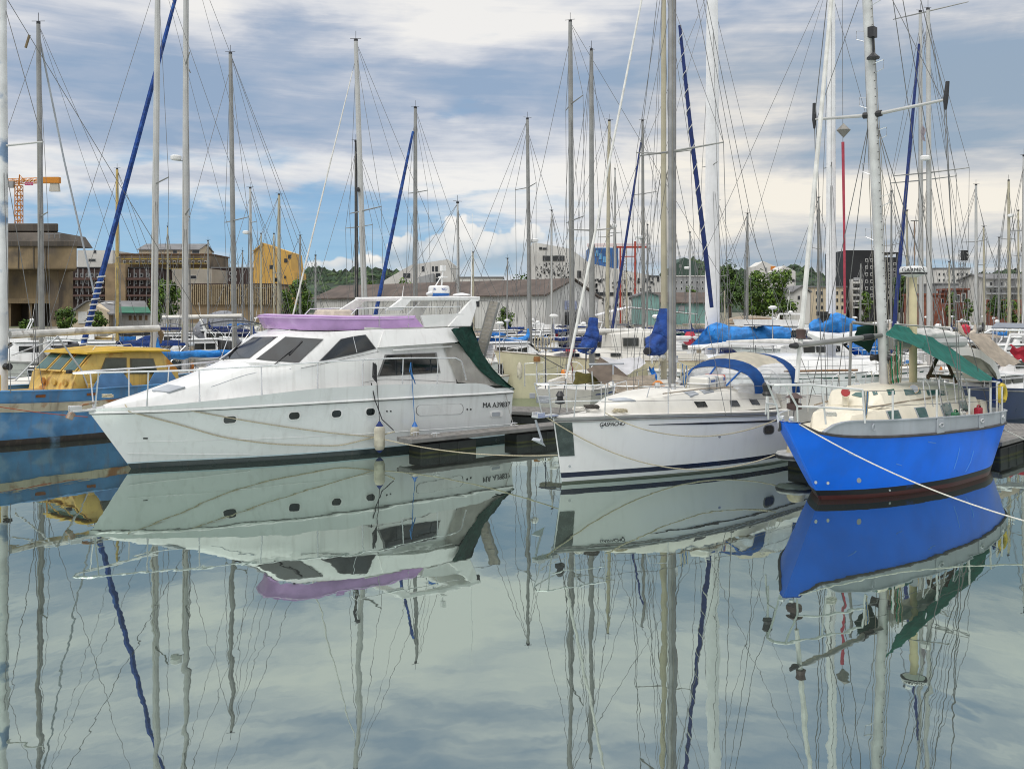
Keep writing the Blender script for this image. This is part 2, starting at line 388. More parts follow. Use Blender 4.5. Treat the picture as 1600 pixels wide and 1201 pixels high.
def bundle(name, pts, rads, m, parent, seed=1, fold=.13, nseg=28, na=22, ties=None):
    """gathered cloth round a spar: lengthwise folds, creases and pinched ties"""
    r = random.Random(seed); pts = [Vector(p) for p in pts]; L_ = [0.]
    for a, c in zip(pts[:-1], pts[1:]): L_.append(L_[-1]+(c-a).length)
    fx = [pchip(list(zip(L_, [p[i] for p in pts]))) for i in range(3)]; fr_ = pchip(list(zip(L_, rads))); ph = [r.uniform(0, 6.28) for _ in range(8)]; tot = L_[-1]
    tie = [tot*(k+.6)/(max(3, int(tot/.75))) for k in range(max(3, int(tot/.75)))]
    b = MB(); rings = []; up = None
    for k in range(nseg+1):
        s = tot*k/nseg; c = Vector((fx[0](s), fx[1](s), fx[2](s))); c2 = Vector((fx[0](s+.02*tot), fx[1](s+.02*tot), fx[2](s+.02*tot))) if k < nseg else c+(c-Vector((fx[0](s-.02*tot), fx[1](s-.02*tot), fx[2](s-.02*tot))))
        t = (c2-c).normalized(); u = t.cross(up if up is not None else (Vector((0, 0, 1)) if abs(t.z) < .8 else Vector((1, 0, 0)))).normalized(); v = u.cross(t).normalized(); up = v
        pin = 1-.16*max(math.exp(-((s-q)/.06)**2) for q in tie); rg = []
        for j in range(na):
            a = 2*math.pi*j/na; w = 1+fold*(.6*math.sin(4*a+ph[0]+1.1*math.sin(s*2.1+ph[1]))+.5*math.sin(7*a+ph[2]-s*3.3)+.45*math.sin(3*a+s*6+ph[3])+.3*math.sin(11*a+s*9+ph[4]))
            rg.append(b.bm.verts.new(c+(u*math.cos(a)+v*math.sin(a))*fr_(s)*w*pin))
        rings.append(rg)
    b.skin(rings, True); b.bm.faces.new(rings[0][::-1]); b.bm.faces.new(rings[-1]); o = b.build(name, m, parent, angle=60)
    return o
def text(name, s, size, m, parent, loc, xdir, up, th=.004, shear=0., spread=1.0, bold=0.):
    cu = bpy.data.curves.new('txt', 'FONT'); cu.body = s; cu.size = size; cu.extrude = th; cu.shear = shear; cu.align_x = 'CENTER'; cu.align_y = 'CENTER'; cu.offset = bold; cu.space_character = spread
    t = bpy.data.objects.new('txt', cu); COL.objects.link(t); bpy.context.view_layer.update()
    me = bpy.data.meshes.new_from_object(t.evaluated_get(bpy.context.evaluated_depsgraph_get())); bpy.data.objects.remove(t)
    me.materials.clear(); me.materials.append(m); me.name = name
    x = Vector(xdir).normalized(); u = Vector(up); u = (u - x*u.dot(x)).normalized(); z = x.cross(u)
    M = Matrix((x, u, z)).transposed().to_4x4(); M.translation = Vector(loc); me.transform(M)
    o = bpy.data.objects.new(name, me); COL.objects.link(o); o.parent = parent; return o
class Hull:
    """a lofted hull: stem(z), stern(z) give its ends, half-beams at sheer and waterline, sheer height"""
    def __init__(s, stem, stern, bd, bw, sheer, pw=.75, keel=-.45, deckdrop=.12, camber=.05, zmul=None):
        s.stem, s.stern, s.keel, s.dd, s.camber = stem, stern, keel, deckdrop, camber
        s.bd, s.bw, s.sh = pchip(bd), pchip(bw), pchip(sheer); s.pw = pw if callable(pw) else (lambda t: pw)
    def x(s, t, z): return s.stem(z)*(1-t) + s.stern(z)*t
    def half(s, t, z):
        zs = s.sh(t)
        if z >= 0:
            k = min(1., z/zs); return s.bw(t) + (s.bd(t)-s.bw(t))*k**s.pw(t)
        return s.bw(t)*max(.05, 1-(z/s.keel)**2*.6)
    def p(s, t, z, side=-1, out=0.): return Vector((s.x(t, z), side*(s.half(t, z)+out), z))
    def t_of_x(s, x):
        lo, hi = 0., 1.
        for _ in range(30):
            m = (lo+hi)/2
            if s.x(m, s.sh(m)) < x: lo = m
            else: hi = m
        return lo
    def edge(s, x, side=-1, dz=0., out=0.):
        t = s.t_of_x(x); return s.p(t, s.sh(t), side, out) + Vector((0, 0, dz))
    def ts(s, n): return [(k/n)**1.35 if True else k/n for k in range(n+1)]
    def mesh(s, n=36, nz=12):
        b = MB(); rings = []; T = s.ts(n)
        for t in T:
            zs = s.sh(t); r = []
            zl = [zs*(1-k/nz) for k in range(nz)] + [0, s.keel*.5, s.keel]
            r = [s.p(t, z, -1) for z in zl] + [s.p(t, z, 1) for z in zl[::-1]]
            rings.append(r)
        R = b.loft(rings); b.bm.faces.new(R[-1][::-1]); b.bm.faces.new(R[0])
        bmesh.ops.remove_doubles(b.bm, verts=b.bm.verts, dist=.0005)
        return b
    def deck(s, n=36):
        b = MB(); rings = []
        for t in s.ts(n)[1:]:
            z = s.sh(t)-s.dd; h = max(.01, s.half(t, z)-.012)
            rings.append([Vector((s.x(t, z), h*u, z + s.camber*(1-u*u))) for u in (-1, -.66, -.33, 0, .33, .66, 1)])
        b.loft(rings); return b
    def strake(s, z, r, t0=0., t1=1., side=-1, n=30, out=0.):
        f = z if callable(z) else (lambda t: z)
        return [s.p(t0+(t1-t0)*k/n, f(t0+(t1-t0)*k/n), side, out) for k in range(n+1)]
def helix(a, c, r, turns, n=10):
    a, c = Vector(a), Vector(c); t = (c-a).normalized(); u = t.orthogonal().normalized(); v = t.cross(u); N = turns*n
    return [a.lerp(c, k/N)+(u*math.cos(2*math.pi*k/n)+v*math.sin(2*math.pi*k/n))*r for k in range(N+1)]
def sag_pts(a, b, sag, n=14):
    a, b = Vector(a), Vector(b); return [a.lerp(b, k/n) - Vector((0, 0, sag*4*(k/n)*(1-k/n))) for k in range(n+1)]
# ================================================================== water and land
def water_material():
    m = bpy.data.materials.new('harbour_water'); m.use_nodes = True; t = m.node_tree; n = t.nodes; l = t.links
    b = n['Principled BSDF']; b.inputs['Base Color'].default_value = (.47, .54, .505, 1); b.inputs['Metallic'].default_value = .96; b.inputs['Specular Tint'].default_value = (.73, .80, .75, 1)
    b.inputs['Roughness'].default_value = .012
    tcn = n.new('ShaderNodeTexCoord')
    def nz(scale, stretch, det=2, dist=0.):
        mp = n.new('ShaderNodeMapping'); mp.inputs['Scale'].default_value = stretch; l.new(tcn.outputs['Object'], mp.inputs[0])
        q = n.new('ShaderNodeTexNoise'); q.inputs['Scale'].default_value = scale; q.inputs['Detail'].default_value = det; q.inputs['Distortion'].default_value = dist
        l.new(mp.outputs[0], q.inputs[0]); return q.outputs['Fac']
    def mth(op, a, c):
        q = n.new('ShaderNodeMath'); q.operation = op
        for s, v in zip(q.inputs, (a, c)):
            if isinstance(v, bpy.types.NodeSocket): l.new(v, s)
            else: s.default_value = v
        return q.outputs[0]
    big = nz(.9, (1, .55, 1), 2, .3); mid = nz(3.4, (1, .6, 1), 2); patch = nz(.10, (1, .4, 1), 3)
    h = mth('ADD', mth('MULTIPLY', big, 1.0), mth('MULTIPLY', mth('MULTIPLY', mid, .16), mth('ADD', patch, .3)))
    bp = n.new('ShaderNodeBump'); bp.inputs['Strength'].default_value = 1.0; bp.inputs['Distance'].default_value = WAVE
    l.new(h, bp.inputs['Height']); l.new(bp.outputs[0], b.inputs['Normal'])
    return m
WAVE = .0046
b = MB(); b.poly([(-1500, -120, 0), (1500, -120, 0), (1500, 132, 0), (-1500, 132, 0)])
struct(b.build('water', water_material(), smooth=False))
GROUND = mat('quay_ground', (.22, .20, .17), .9, var=.25, scale=.08, col2=(.10, .12, .05), f2=.12)
QUAY = mat('quay_stone', (.26, .24, .21), .85, var=.25, scale=.6, streak=.5, bump=.4)
b = MB(); b.poly([(-6000, 131, 1.7), (6000, 131, 1.7), (6000, 9000, 1.7), (-6000, 9000, 1.7)])
struct(b.build('ground', GROUND, smooth=False))
b = MB(); b.box((0, 130.7, .35), (3000, .6, 3.0)); struct(b.build('quay_edge', QUAY, smooth=False, bevel=.04))

# ================================================================== white motor yacht
YL = GP(205, 732); YA = rad(39)
yacht = tag(empty('motor_yacht', YL, YA), 'long white flybridge motor yacht with purple cowl and green tarp over its stern', 'motor yacht')
Y = Frame(yacht, YL, YA)
yh = Hull(lambda z: -1.12*(z/1.66) if z > 0 else -.4*z, lambda z: 12.33 + .03*z,
          [(0, 0), (.03, .30), (.08, .72), (.16, 1.22), (.28, 1.68), (.42, 1.95), (.6, 2.08), (.8, 2.08), (1, 2.0)],
          [(0, 0), (.05, .12), (.12, .42), (.25, .98), (.4, 1.45), (.6, 1.78), (.8, 1.86), (1, 1.84)],
          [(0, 1.78), (.1, 1.83), (.2, 1.92), (.33, 2.05), (.47, 2.16), (.6, 2.17), (.8, 2.08), (.9, 2.03), (.93, 1.84), (1, 1.80)], pw=lambda t: 1.1 - .35*t, deckdrop=.10)
BOOTK = mat('yacht_hull_paint', (.77, .79, .79), .25, var=.06, scale=.5, streak=.13, coat=.35, bands=[(.19, (.55, .68, .74)), (.15, (.035, .05, .055))])
yhull = yh.mesh(44, 16).build('hull', BOOTK, yacht)
yh.deck(40).build('deck', DECK, yacht)
# rub rail, spray rails
for sd in (-1, 1):
    MB().tube(yh.strake(lambda t: 1.66 + .06*math.sin(math.pi*min(1, t*1.1)), .04, 0, 1, sd, 40, .012), .035, 8).build('rub_rail', GEL, yacht)
    MB().tube(yh.strake(lambda t: 1.62 + .06*math.sin(math.pi*min(1, t*1.1)), .04, 0, 1, sd, 40, .016), .020, 6).build('rub_rail_insert', RUB, yacht)
    MB().tube(yh.strake(lambda t: .80 - .28*t, .02, .03, 1, sd, 40, .002), .011, 5).build('spray_rail', GELH, yacht)
    MB().tube(yh.strake(lambda t: .46 - .36*t/.42, .03, .015, .26, sd, 24, .004), .014, 5).build('chine_rail', GELH, yacht)
YB = bvh_of(yhull)
# portholes
for cx, cy, w, h in [(359.5, 655, 25, 13), (460, 649, 21, 13.5), (526, 646, 18.5, 13.5), (579, 643, 17, 13.5)]:
    r = roundpoly(cx-w/2, cy-h/2, cx+w/2, cy+h/2, .85, 5, -.08)
    fr_ = decal(Y, YB, r, 'porthole', GEL, yacht, .02, sub=1)
    g_ = decal(Y, YB, [(x-.5, y) for x, y in inset(r, .78)], 'porthole_glass', GLASS, yacht, .026, sub=1)
    for a_, c_ in zip(g_, fr_): a_.parent = c_
r = roundpoly(650, 631.5, 724, 648, .8, 6, -.04)
f_ = decal(Y, YB, r, 'side_panel', RUB, yacht, .004, sub=1); g_ = decal(Y, YB, inset(r, .97), 'panel_face', GELH, yacht, .012, sub=1)
for a_, c_ in zip(g_, f_): a_.parent = c_
f_ = decal(Y, YB, roundpoly(766, 642, 785, 651, .6, 4, -.05), 'engine_vent', GEL, yacht, .02, sub=1)
g_ = decal(Y, YB, roundpoly(768, 643.5, 781, 650, .6, 4, -.05), 'vent_grille', GREYP, yacht, .025, sub=1)
for a_, c_ in zip(g_, f_): a_.parent = c_
for px in (604.5, 610.5, 730, 735.5): decal(Y, YB, roundpoly(px-1.3, 641-(px>700)*3, px+1.3, 643.6-(px>700)*3, 1), 'drain_outlet', BLACK, yacht, .01, sub=1)
decal(Y, YB, roundpoly(223.5, 683.5, 231, 685.5, .8), 'drain_outlet', BLACK, yacht, .012, sub=1)
a_ = Y.hit(YB, 762, 633, .016); c_ = Y.hit(YB, 789, 632, .016)
text('registration', 'MA A39837', .25, BLACK, yacht, (a_+c_)/2, c_-a_, (0, 0, 1), .004, 0, 1.0, .0)
# superstructure, lofted along the boat: y half-widths and heights of base / shoulder / crown
def sect(x, wb, zb, ws, zs, zt, crown=.6):
    h = [(wb, zb), ((wb*.45+ws*.55), zb+(zs-zb)*.55), (ws, zs), (ws*.93, zs+(zt-zs)*.45), (ws*crown, zs+(zt-zs)*.9), (0, zt)]
    return [Vector((x, -y, z)) for y, z in h] + [Vector((x, y, z)) for y, z in h[-2::-1]]
b = MB()
b.loft([sect(-.75, .16, 1.68, .12, 1.80, 1.86), sect(-.3, .42, 1.70, .36, 1.90, 1.98), sect(.3, .72, 1.72, .60, 2.02, 2.12), sect(1.0, .98, 1.76, .84, 2.18, 2.32),
        sect(1.9, 1.22, 1.82, 1.02, 2.44, 2.60), sect(2.7, 1.40, 1.88, 1.14, 2.72, 2.88), sect(3.1, 1.48, 1.92, 1.2, 2.88, 3.00), sect(4.2, 1.66, 2.0, 1.62, 2.85, 2.98), sect(5.2, 1.76, 2.04, 1.70, 2.9, 3.0)], cap=True)
ycoach = b.build('foredeck_trunk', GEL, yacht, angle=50)
# wheelhouse: base ring z~2.9 and brow ring z~3.72, flat centre pane, wrapped corner panes, side windows
def ring(pts, z0): return [Vector((x, y, z)) for x, y, z in pts]
base = [(3.02, 0, 2.97), (3.04, -1.15, 2.97), (3.14, -1.24, 2.97), (4.40, -1.70, 2.90), (5.0, -1.76, 2.86), (7.0, -1.78, 2.86), (10.1, -1.78, 2.5)]
brow = [(4.02, 0, 3.74), (4.04, -.96, 3.72), (4.14, -1.04, 3.71), (5.22, -1.50, 3.66), (5.70, -1.60, 3.66), (7.0, -1.64, 3.78), (10.1, -1.66, 3.80)]
def sym(h): return [Vector(p) for p in h[::-1]] + [Vector((p[0], -p[1], p[2])) for p in h[1:]]
low = [(p[0] - (.0 if i > 2 else -.1), p[1]*1.0, 1.95) for i, p in enumerate(base)]
crown = [(4.45, 0, 3.92), (4.5, -.9, 3.88), (4.6, -1.0, 3.87), (5.5, -1.42, 3.84), (6.0, -1.52, 3.86), (7.2, -1.56, 3.90), (10.1, -1.58, 3.90)]
b = MB(); b.loft([sym(low), sym(base), sym(brow), sym(crown)])
rr = [b.bm.verts.new(p) for p in sym([(p[0]+.12, p[1]*.97, p[2]+.03) for p in crown])]; b.bm.faces.new(rr)
b.poly([(10.1, -1.78, 1.95), (10.1, -1.66, 3.8), (10.1, -1.58, 3.9), (10.1, 1.58, 3.9), (10.1, 1.66, 3.8), (10.1, 1.78, 1.95)])
ycab = b.build('wheelhouse', GEL, yacht, angle=24)
# flybridge side moulding ("eyebrow") overhanging the aft window
b = MB()
for s in (-1, 1):
    b.loft([[(7.33, s*1.66, 3.86), (7.06, s*1.80, 3.33), (7.06, s*1.62, 3.31), (7.33, s*1.45, 3.86)], [(9.88, s*1.70, 3.93), (10.0, s*1.92, 3.44), (10.0, s*1.62, 3.42), (9.88, s*1.45, 3.93)],
            [(10.3, s*1.66, 3.95), (10.15, s*1.88, 3.47), (10.15, s*1.62, 3.45), (10.3, s*1.45, 3.95)]], closed=True, cap=True)
ybrow = b.build('fly_side_moulding', GEL, yacht, angle=24)
b = MB(); b.box((8.75, 0, 3.93), (4.1, 3.1, .08)); b.build('fly_deck', DECK, yacht, bevel=.02)
for s in (-1, 1): MB().tube([(7.6, s*1.79, 3.22), (9.9, s*1.80, 3.30)], .028, 6).build('grab_rail', GEL, yacht)
YC = bvh_of(ycab); YT = bvh_of(ycoach, ycab, ybrow)
def pane(poly, name, mirror=True, frame=1.06, fm=None):
    f = decal(Y, YC, inset(poly, frame), name, fm or RUB, yacht, .012, mirror); g = decal(Y, YC, poly, 'window_glass', GLASS, yacht, .02, mirror)
    if not f or not g: return
    if mirror:
        for a, c in zip(g, f): a.parent = c
    else: g.parent = f
pane([(345, 561), (390, 559.5), (432, 527), (396, 527.5)], 'windscreen_pane', False, 1.05)
pane([(402, 561), (466, 566), (503, 530.5), (446, 527)], 'windscreen_pane', True, 1.05)
pane([(500, 564), (556, 552), (586, 544.5), (570, 523.5), (552, 526), (533, 530)], 'side_window', True, 1.05)
pane([(592.5, 587), (685, 581.5), (679, 552), (604, 555)], 'cabin_window', True, 1.07)
def barpx(pts, r, name, m, lift=.03, bv=None):
    q = [Y.hit(bv or YT, x, y, lift) for x, y in pts]; q = [v for v in q if v is not None]
    return wire(name, q, r, m, yacht)
def smooth3(pts, n=8):
    fx = pchip([(p[0], p[1]) for p in sorted(pts)]) if abs(pts[0][0]-pts[-1][0]) > 8 else None
    return [(x, fx(x)) for x in [pts[0][0]+(pts[-1][0]-pts[0][0])*k/20 for k in range(21)]] if fx else pts
barpx([(551, 526), (557, 551)], .012, 'window_divider', STEEL); barpx([(642, 554), (645, 583)], .010, 'window_divider', BLACK)
for a, c in [((428, 569.5), (468, 539)), ((349, 565), (374, 541))]:
    barpx([a, ((a[0]+c[0])/2, (a[1]+c[1])/2), c], .014, 'wiper_arm', BLACK, .05)
    barpx([(c[0]-16, c[1]+16), (c[0]+4, c[1]-5)], .026, 'wiper_blade', BLACK, .04)
for pts in ([(565, 598), (600, 592.5), (660, 594), (711, 597)], [(470, 575), (500, 569), (545, 559), (592, 549)], [(590, 546), (592, 590)]): barpx(smooth3(pts), .006, 'panel_seam', RUB, .004)
for pts in ([(330, 604), (400, 582), (455, 576)],): barpx(smooth3(pts), .007, 'deck_seam', GREYP, .004)
# foredeck hatch, ropes, search light
h = [Y.hit(YT, *q, .02) for q in [(238, 612.5), (264, 615), (290, 607), (264, 603.5)]]
MB().poly(h, .05).build('deck_hatch', GREYP, yacht, False)
q = Y.hit(YT, 466, 511) or Vector((4.7, 0, 3.98)); q = Y.at_y(463, 511, 0.)
MB().tube([q, q+Vector((0, 0, .12))], .04).tube([q+Vector((-.1, -.04, .18)), q+Vector((.16, .02, .18))], [.10, .085], 10).build('search_light', GEL, yacht)
MB().tube([q+Vector((-.115, -.043, .18)), q+Vector((-.1, -.04, .18))], .08, 10).build('search_light_lens', BLACK, yacht)
def coil(name, c, r, n, m, par, tilt=.3):
    pts = []
    rnd = random.Random(int(c[0]*100))
    for k in range(n*12):
        a = k/12*2*math.pi; rr = r*(.75+.25*rnd.random())
        pts.append(Vector(c)+Vector((rr*math.cos(a), rr*.6*math.sin(a), .03+k/(n*12)*.09+.02*rnd.random())))
    return MB().tube(pts, .016, 5).build(name, m, par)
for px, py, r in [(247, 629, .20), (168, 623, .17)]:
    q = Y.hit(bvh_of(yh.deck(30).build('tmp', DECK)), px, py) or Y.at_z(px, py, 1.95)
    bpy.data.objects.remove(bpy.data.objects['tmp']); tag(coil('rope_coil', yacht.matrix_basis @ q if False else Y.M @ q, r, 5, ROPE, None), 'coiled beige rope %s on the motor yacht foredeck' % ('beside the hatch' if px > 200 else 'near the anchor roller'), 'rope')
# pulpit and guard rails
def deckpt(px, py, y): return Y.at_y(px, py, y)
for s in (-1, 1):
    b = MB()
    top = [Vector((-1.55, 0, 2.78)), Vector((-1.25, s*.30, 2.79)), Vector((-.4, s*.66, 2.80)), Vector((.8, s*1.03, 2.80)), Vector((2.2, s*1.40, 2.84)), Vector((3.8, s*1.72, 2.9)), Vector((5.6, s*1.93, 2.96)), Vector((7.4, s*2.0, 2.98)), Vector((9.9, s*2.0, 2.92)), Vector((10.15, s*2.0, 2.80)), Vector((10.35, s*2.0, 2.16))]
    f = pchip([(p.x, p.y) for p in top[1:9]]); g = pchip([(p.x, p.z) for p in top[1:9]])
    pts = [top[0]] + [Vector((x, f(x), g(x))) for x in [-1.25+.3*k for k in range(38)]] + top[8:]
    b.tube(pts, .026, 7); b.build('guard_rail', STEEL, yacht)
    for x in (-1.0, .2, 1.5, 3.2, 4.9, 6.4, 7.85, 9.2):
        e = yh.edge(max(x-.02, -1.0), s, -.02, -.1); tpt = Vector((x, f(max(x, -1.25)), g(max(x, -1.25))))
        MB().tube([e, e.lerp(tpt, .25), tpt], [.032, .021, .021], 7).build('stanchion', STEEL, yacht)
# anchor roller at the stem head
b = MB(); b.box((-1.28, 0, 1.74), (.62, .26, .05)); b.box((-1.5, .11, 1.80), (.3, .03, .16)); b.box((-1.5, -.11, 1.80), (.3, .03, .16)); b.lathe([(.07, -.1), (.05, 0), (.07, .1)], (-1.5, 0, 1.80), 10, axis='Y')
b.build('anchor_roller', STEEL, yacht, bevel=.008)
b = MB(); b.tube([(-1.66, 0, 1.66), (-1.3, 0, 1.9), (-.9, 0, 1.95)], .035, 6); b.box((-1.62, 0, 1.62), (.12, .34, .2), ry=.5); b.build('anchor', mat('galvanised_rusty', (.36, .30, .24), .7, var=.3, scale=5, col2=(.25, .11, .04), f2=.1), yacht, bevel=.01)
# flybridge cowl, bulwark
def cowl(x): return 1
b = MB()
h0 = [(4.22, 0, 3.94), (4.30, -.6, 3.93), (4.75, -1.1, 3.90), (5.5, -1.36, 3.88), (6.3, -1.48, 3.88), (7.4, -1.55, 3.92), (8.9, -1.60, 3.96)]
h1 = [(4.00, 0, 4.36), (4.08, -.62, 4.35), (4.5, -1.14, 4.34), (5.2, -1.42, 4.32), (6.1, -1.54, 4.29), (7.3, -1.58, 4.28), (8.55, -1.60, 4.30)]
h2 = [(p[0]+.16, p[1]*.88, p[2]+.04) for p in h1]; h3 = [(p[0]+.16, p[1]*.86, p[2]-.30) for p in h1]
b.loft([sym(h0), sym([((a[0]+c[0])/2-.02, (a[1]+c[1])/2*1.02, (a[2]+c[2])/2) for a, c in zip(h0, h1)]), sym(h1), sym(h2), sym(h3)]); b.build('flybridge_cowl', PURPLE, yacht, angle=40)
b = MB(); b.tube(sym([(p[0]*.995, p[1]*1.012, p[2]-.06) for p in h1]), .016, 6); b.build('cowl_moulding', mat('pale_lilac_trim', (.62, .48, .70), .4), yacht)
for s in (-1, 1): b = MB(); b.loft([[(8.93, s*1.62, 3.95), (8.78, s*1.62, 4.34), (8.78, s*1.54, 4.34), (8.93, s*1.54, 3.95)], [(10.3, s*1.66, 3.97), (10.5, s*1.64, 4.40), (10.5, s*1.56, 4.40), (10.3, s*1.58, 3.97)]], closed=True, cap=True); b.build('fly_bulwark', GEL, yacht, angle=25)
b = MB(); b.box((6.6, .3, 4.35), (.9, 1.5, .35), taper=.8); b.build('helm_seat_cover', BEIGE, yacht, bevel=.06)
for s in (-1, 1):
    b = MB(); b.tube([(6.2, s*1.56, 4.36), (6.4, s*1.57, 4.55), (8.0, s*1.60, 4.60), (10.4, s*1.62, 4.63)], .018, 6)
    for x in (7.2, 8.3, 9.4): b.tube([(x, s*1.6, 3.98), (x, s*1.6, 4.58)], .014, 5)
    b.build('fly_rail', STEEL, yacht)
# radar arch
b = MB()
for s in (-1, 1):
    b.loft([[(9.80, s*1.72, 3.95), (9.80, s*1.58, 3.95), (10.75, s*1.58, 3.95), (10.75, s*1.72, 3.95)], [(10.95, s*1.52, 4.93), (10.95, s*1.42, 4.93), (11.28, s*1.42, 4.93), (11.28, s*1.52, 4.93)]], closed=True, cap=True)
    b.loft([[(7.45, s*1.60, 4.50), (7.45, s*1.50, 4.50), (8.1, s*1.50, 4.50), (8.1, s*1.60, 4.50)], [(8.15, s*1.52, 4.93), (8.15, s*1.42, 4.93), (8.55, s*1.42, 4.90), (8.55, s*1.52, 4.90)]], closed=True, cap=True)
    b.loft([[(8.1, s*1.53, 4.96), (8.1, s*1.36, 4.96), (8.1, s*1.36, 4.82), (8.1, s*1.53, 4.82)], [(11.3, s*1.53, 4.98), (11.3, s*1.36, 4.98), (11.3, s*1.36, 4.84), (11.3, s*1.53, 4.84)]], closed=True, cap=True)
b.box((10.7, 0, 4.93), (1.1, 2.9, .12)); b.box((8.35, 0, 4.91), (.4, 2.9, .1))
b.build('radar_arch', GEL, yacht, bevel=.03)
rc = Vector((10.62, 0, 4.99))
MB().lathe([(.33, 0), (.37, .05), (.37, .12)], rc, 20).build('radar_base', mat('blue_plastic', (.02, .13, .42), .4), yacht)
o = MB().lathe([(.37, .12), (.385, .16), (.37, .34), (.33, .38), (.15, .39)], rc, 20).build('radar_dome', GEL, yacht)
q = Y.ray(688, 452); fwd = Vector((q.x, q.y, 0)).normalized()
text('radar_lettering', 'FURUNO', .12, mat('blue_lettering', (.02, .07, .30), .5), yacht, rc+Vector((0, 0, .25))-fwd*.385+Vector((.06, .0, 0)), Vector((-fwd.y, fwd.x, 0))*-1 if False else Vector((fwd.y, -fwd.x, 0)), (0, 0, 1), .012)
b = MB(); b.lathe([(.02, 0), (.32, .03), (.30, .07), (.05, .12)], (11.1, -.7, 5.0), 14); b.build('satellite_antenna', GEL, yacht)
for p0, hgt in [((11.15, -1.2, 4.98), 2.9), ((8.2, -1.4, 4.96), .35)]: MB().tube([p0, Vector(p0)+Vector((.05, 0, hgt))], [.018, .006], 5).build('whip_aerial', GEL, yacht)
b = MB(); b.tube([(10.9, .3, 5.0), (11.0, .3, 5.95)], .03, 6); b.tube([(10.4, .3, 5.0), (10.95, .3, 5.75)], .02, 6); b.box((11.0, .3, 6.02), (.16, .16, .2)); b.box((11.0, .3, 5.7), (.2, .3, .05)); b.build('light_mast', GEL, yacht)
b = MB(); b.lathe([(.02, -.1), (.10, .02), (.11, .1)], (9.5, -1.0, 5.06), 10, axis='X'); b.tube([(9.5, -1.0, 4.95), (9.5, -1.0, 5.06)], .02); b.build('horn', STEEL, yacht)
b = MB(); b.box((11.16, -1.56, 4.72), (.12, .07, .2)); b.build('navigation_light', BLACK, yacht, bevel=.01)
# cockpit: canvas side, green tarp, transom lip
def cloth(A, B, n=8, m=5, sag=.0, wr=.015, seed=1):
    rnd = random.Random(seed); ph = [rnd.random()*6 for _ in range(6)]
    fa = [Vector(p) for p in A]; fb = [Vector(p) for p in B]
    def along(pl, u):
        k = u*(len(pl)-1); i = min(int(k), len(pl)-2); return pl[i].lerp(pl[i+1], k-i)
    def fn(u, v):
        p = along(fa, u).lerp(along(fb, u), v); w = wr*(math.sin(9*u+5*v+ph[0])+.7*math.sin(17*v-6*u+ph[1])+.5*math.sin(23*u+11*v+ph[2]))
        return p + Vector((w*.4, w, w*.7 - sag*4*v*(1-v)))
    return MB().sheet(fn, n, m, .012)
for s in (-1, 1):
    cloth([Y.at_y(692, 538, -1.76), Y.at_y(716, 536, -1.78), Y.at_y(775, 600, -1.95)], [(10.1, -1.86, 2.08), (11.2, -1.93, 1.95), (12.3, -1.98, 1.84)], 12, 6, 0, .012, 3)
    A = [Y.at_y(692, 538, -1.76), Y.at_y(716, 536, -1.78), Y.at_y(775, 600, -1.95)]; B_ = [Vector((10.1, -1.86, 2.08)), Vector((11.2, -1.93, 1.95)), Vector((12.3, -1.98, 1.84))]
    fl = lambda L_: [Vector((p[0], p[1]*(-s), p[2])) for p in L_]
    cloth(fl(A), fl(B_), 12, 6, 0, .012, 3).build('cockpit_canvas', BEIGE if False else mat('pale_canvas', (.66, .64, .60), .85, var=.1, scale=3, streak=.2), yacht)
    U = [Y.at_y(704, 513, -1.90), Y.at_y(717, 533, -1.97), Y.at_y(730, 556, -1.87), Y.at_y(752, 582, -1.95), Y.at_y(772, 596, -1.99), Y.at_y(803, 609, -2.02)]
    V = [Y.at_y(737, 509.5, -1.62), Y.at_y(746, 531, -1.66), Y.at_y(753, 552, -1.72), Y.at_y(770, 576, -1.82), Y.at_y(786, 592, -1.90), Y.at_y(804, 607, -1.98)]
    cloth(fl(U), fl(V), 16, 5, 0, .03, 5).build('cockpit_tarp', DKGREEN, yacht)
V2 = [Vector((p.x, p.y, p.z)) for p in V]; cloth(V2, [Vector((p.x, -p.y, p.z)) for p in V2], 14, 8, .08, .03, 6).build('cockpit_tarp', DKGREEN, yacht)
b = MB(); b.box((12.75, 0, .34), (.9, 3.5, .08)); b.build('bathing_platform', GEL2, yacht, bevel=.03)
# raised gangway (passerelle) on the stern
g0, g1 = Vector((12.6, .6, 3.0)), Vector((13.0, -.2, 4.95))
g0, g1 = Y.at_x(751, 552, 12.6), Y.at_x(773, 471, 12.9)
b = MB(); w = Vector((.04, -.20, -.03)); d = g1-g0
b.poly([g0-w, g0+w, g1+w, g1-w], .03); b.build('gangway_tread', mat('gangway_mesh', (.33, .31, .27), .8, var=.12, scale=6), yacht, False)
for s in (-1, 1): MB().tube([g0+w*s*1.05-d*.06, g1+w*s*1.05], .045, 6).build('gangway_rail', ALU, yacht)
for k in range(1, 14): MB().tube([g0+d*k/14-w+Vector((-.02, -.02, 0)), g0+d*k/14+w+Vector((-.02, -.02, 0))], .014, 4).build('gangway_batten', ALU, yacht)
wire('gangway_stay', [g1, (11.2, .2, 4.9)], .012, WIRE, yacht); wire('gangway_strut', [g0-d*.06, (12.4, g0.y, 1.8)], .05, ALU, yacht)
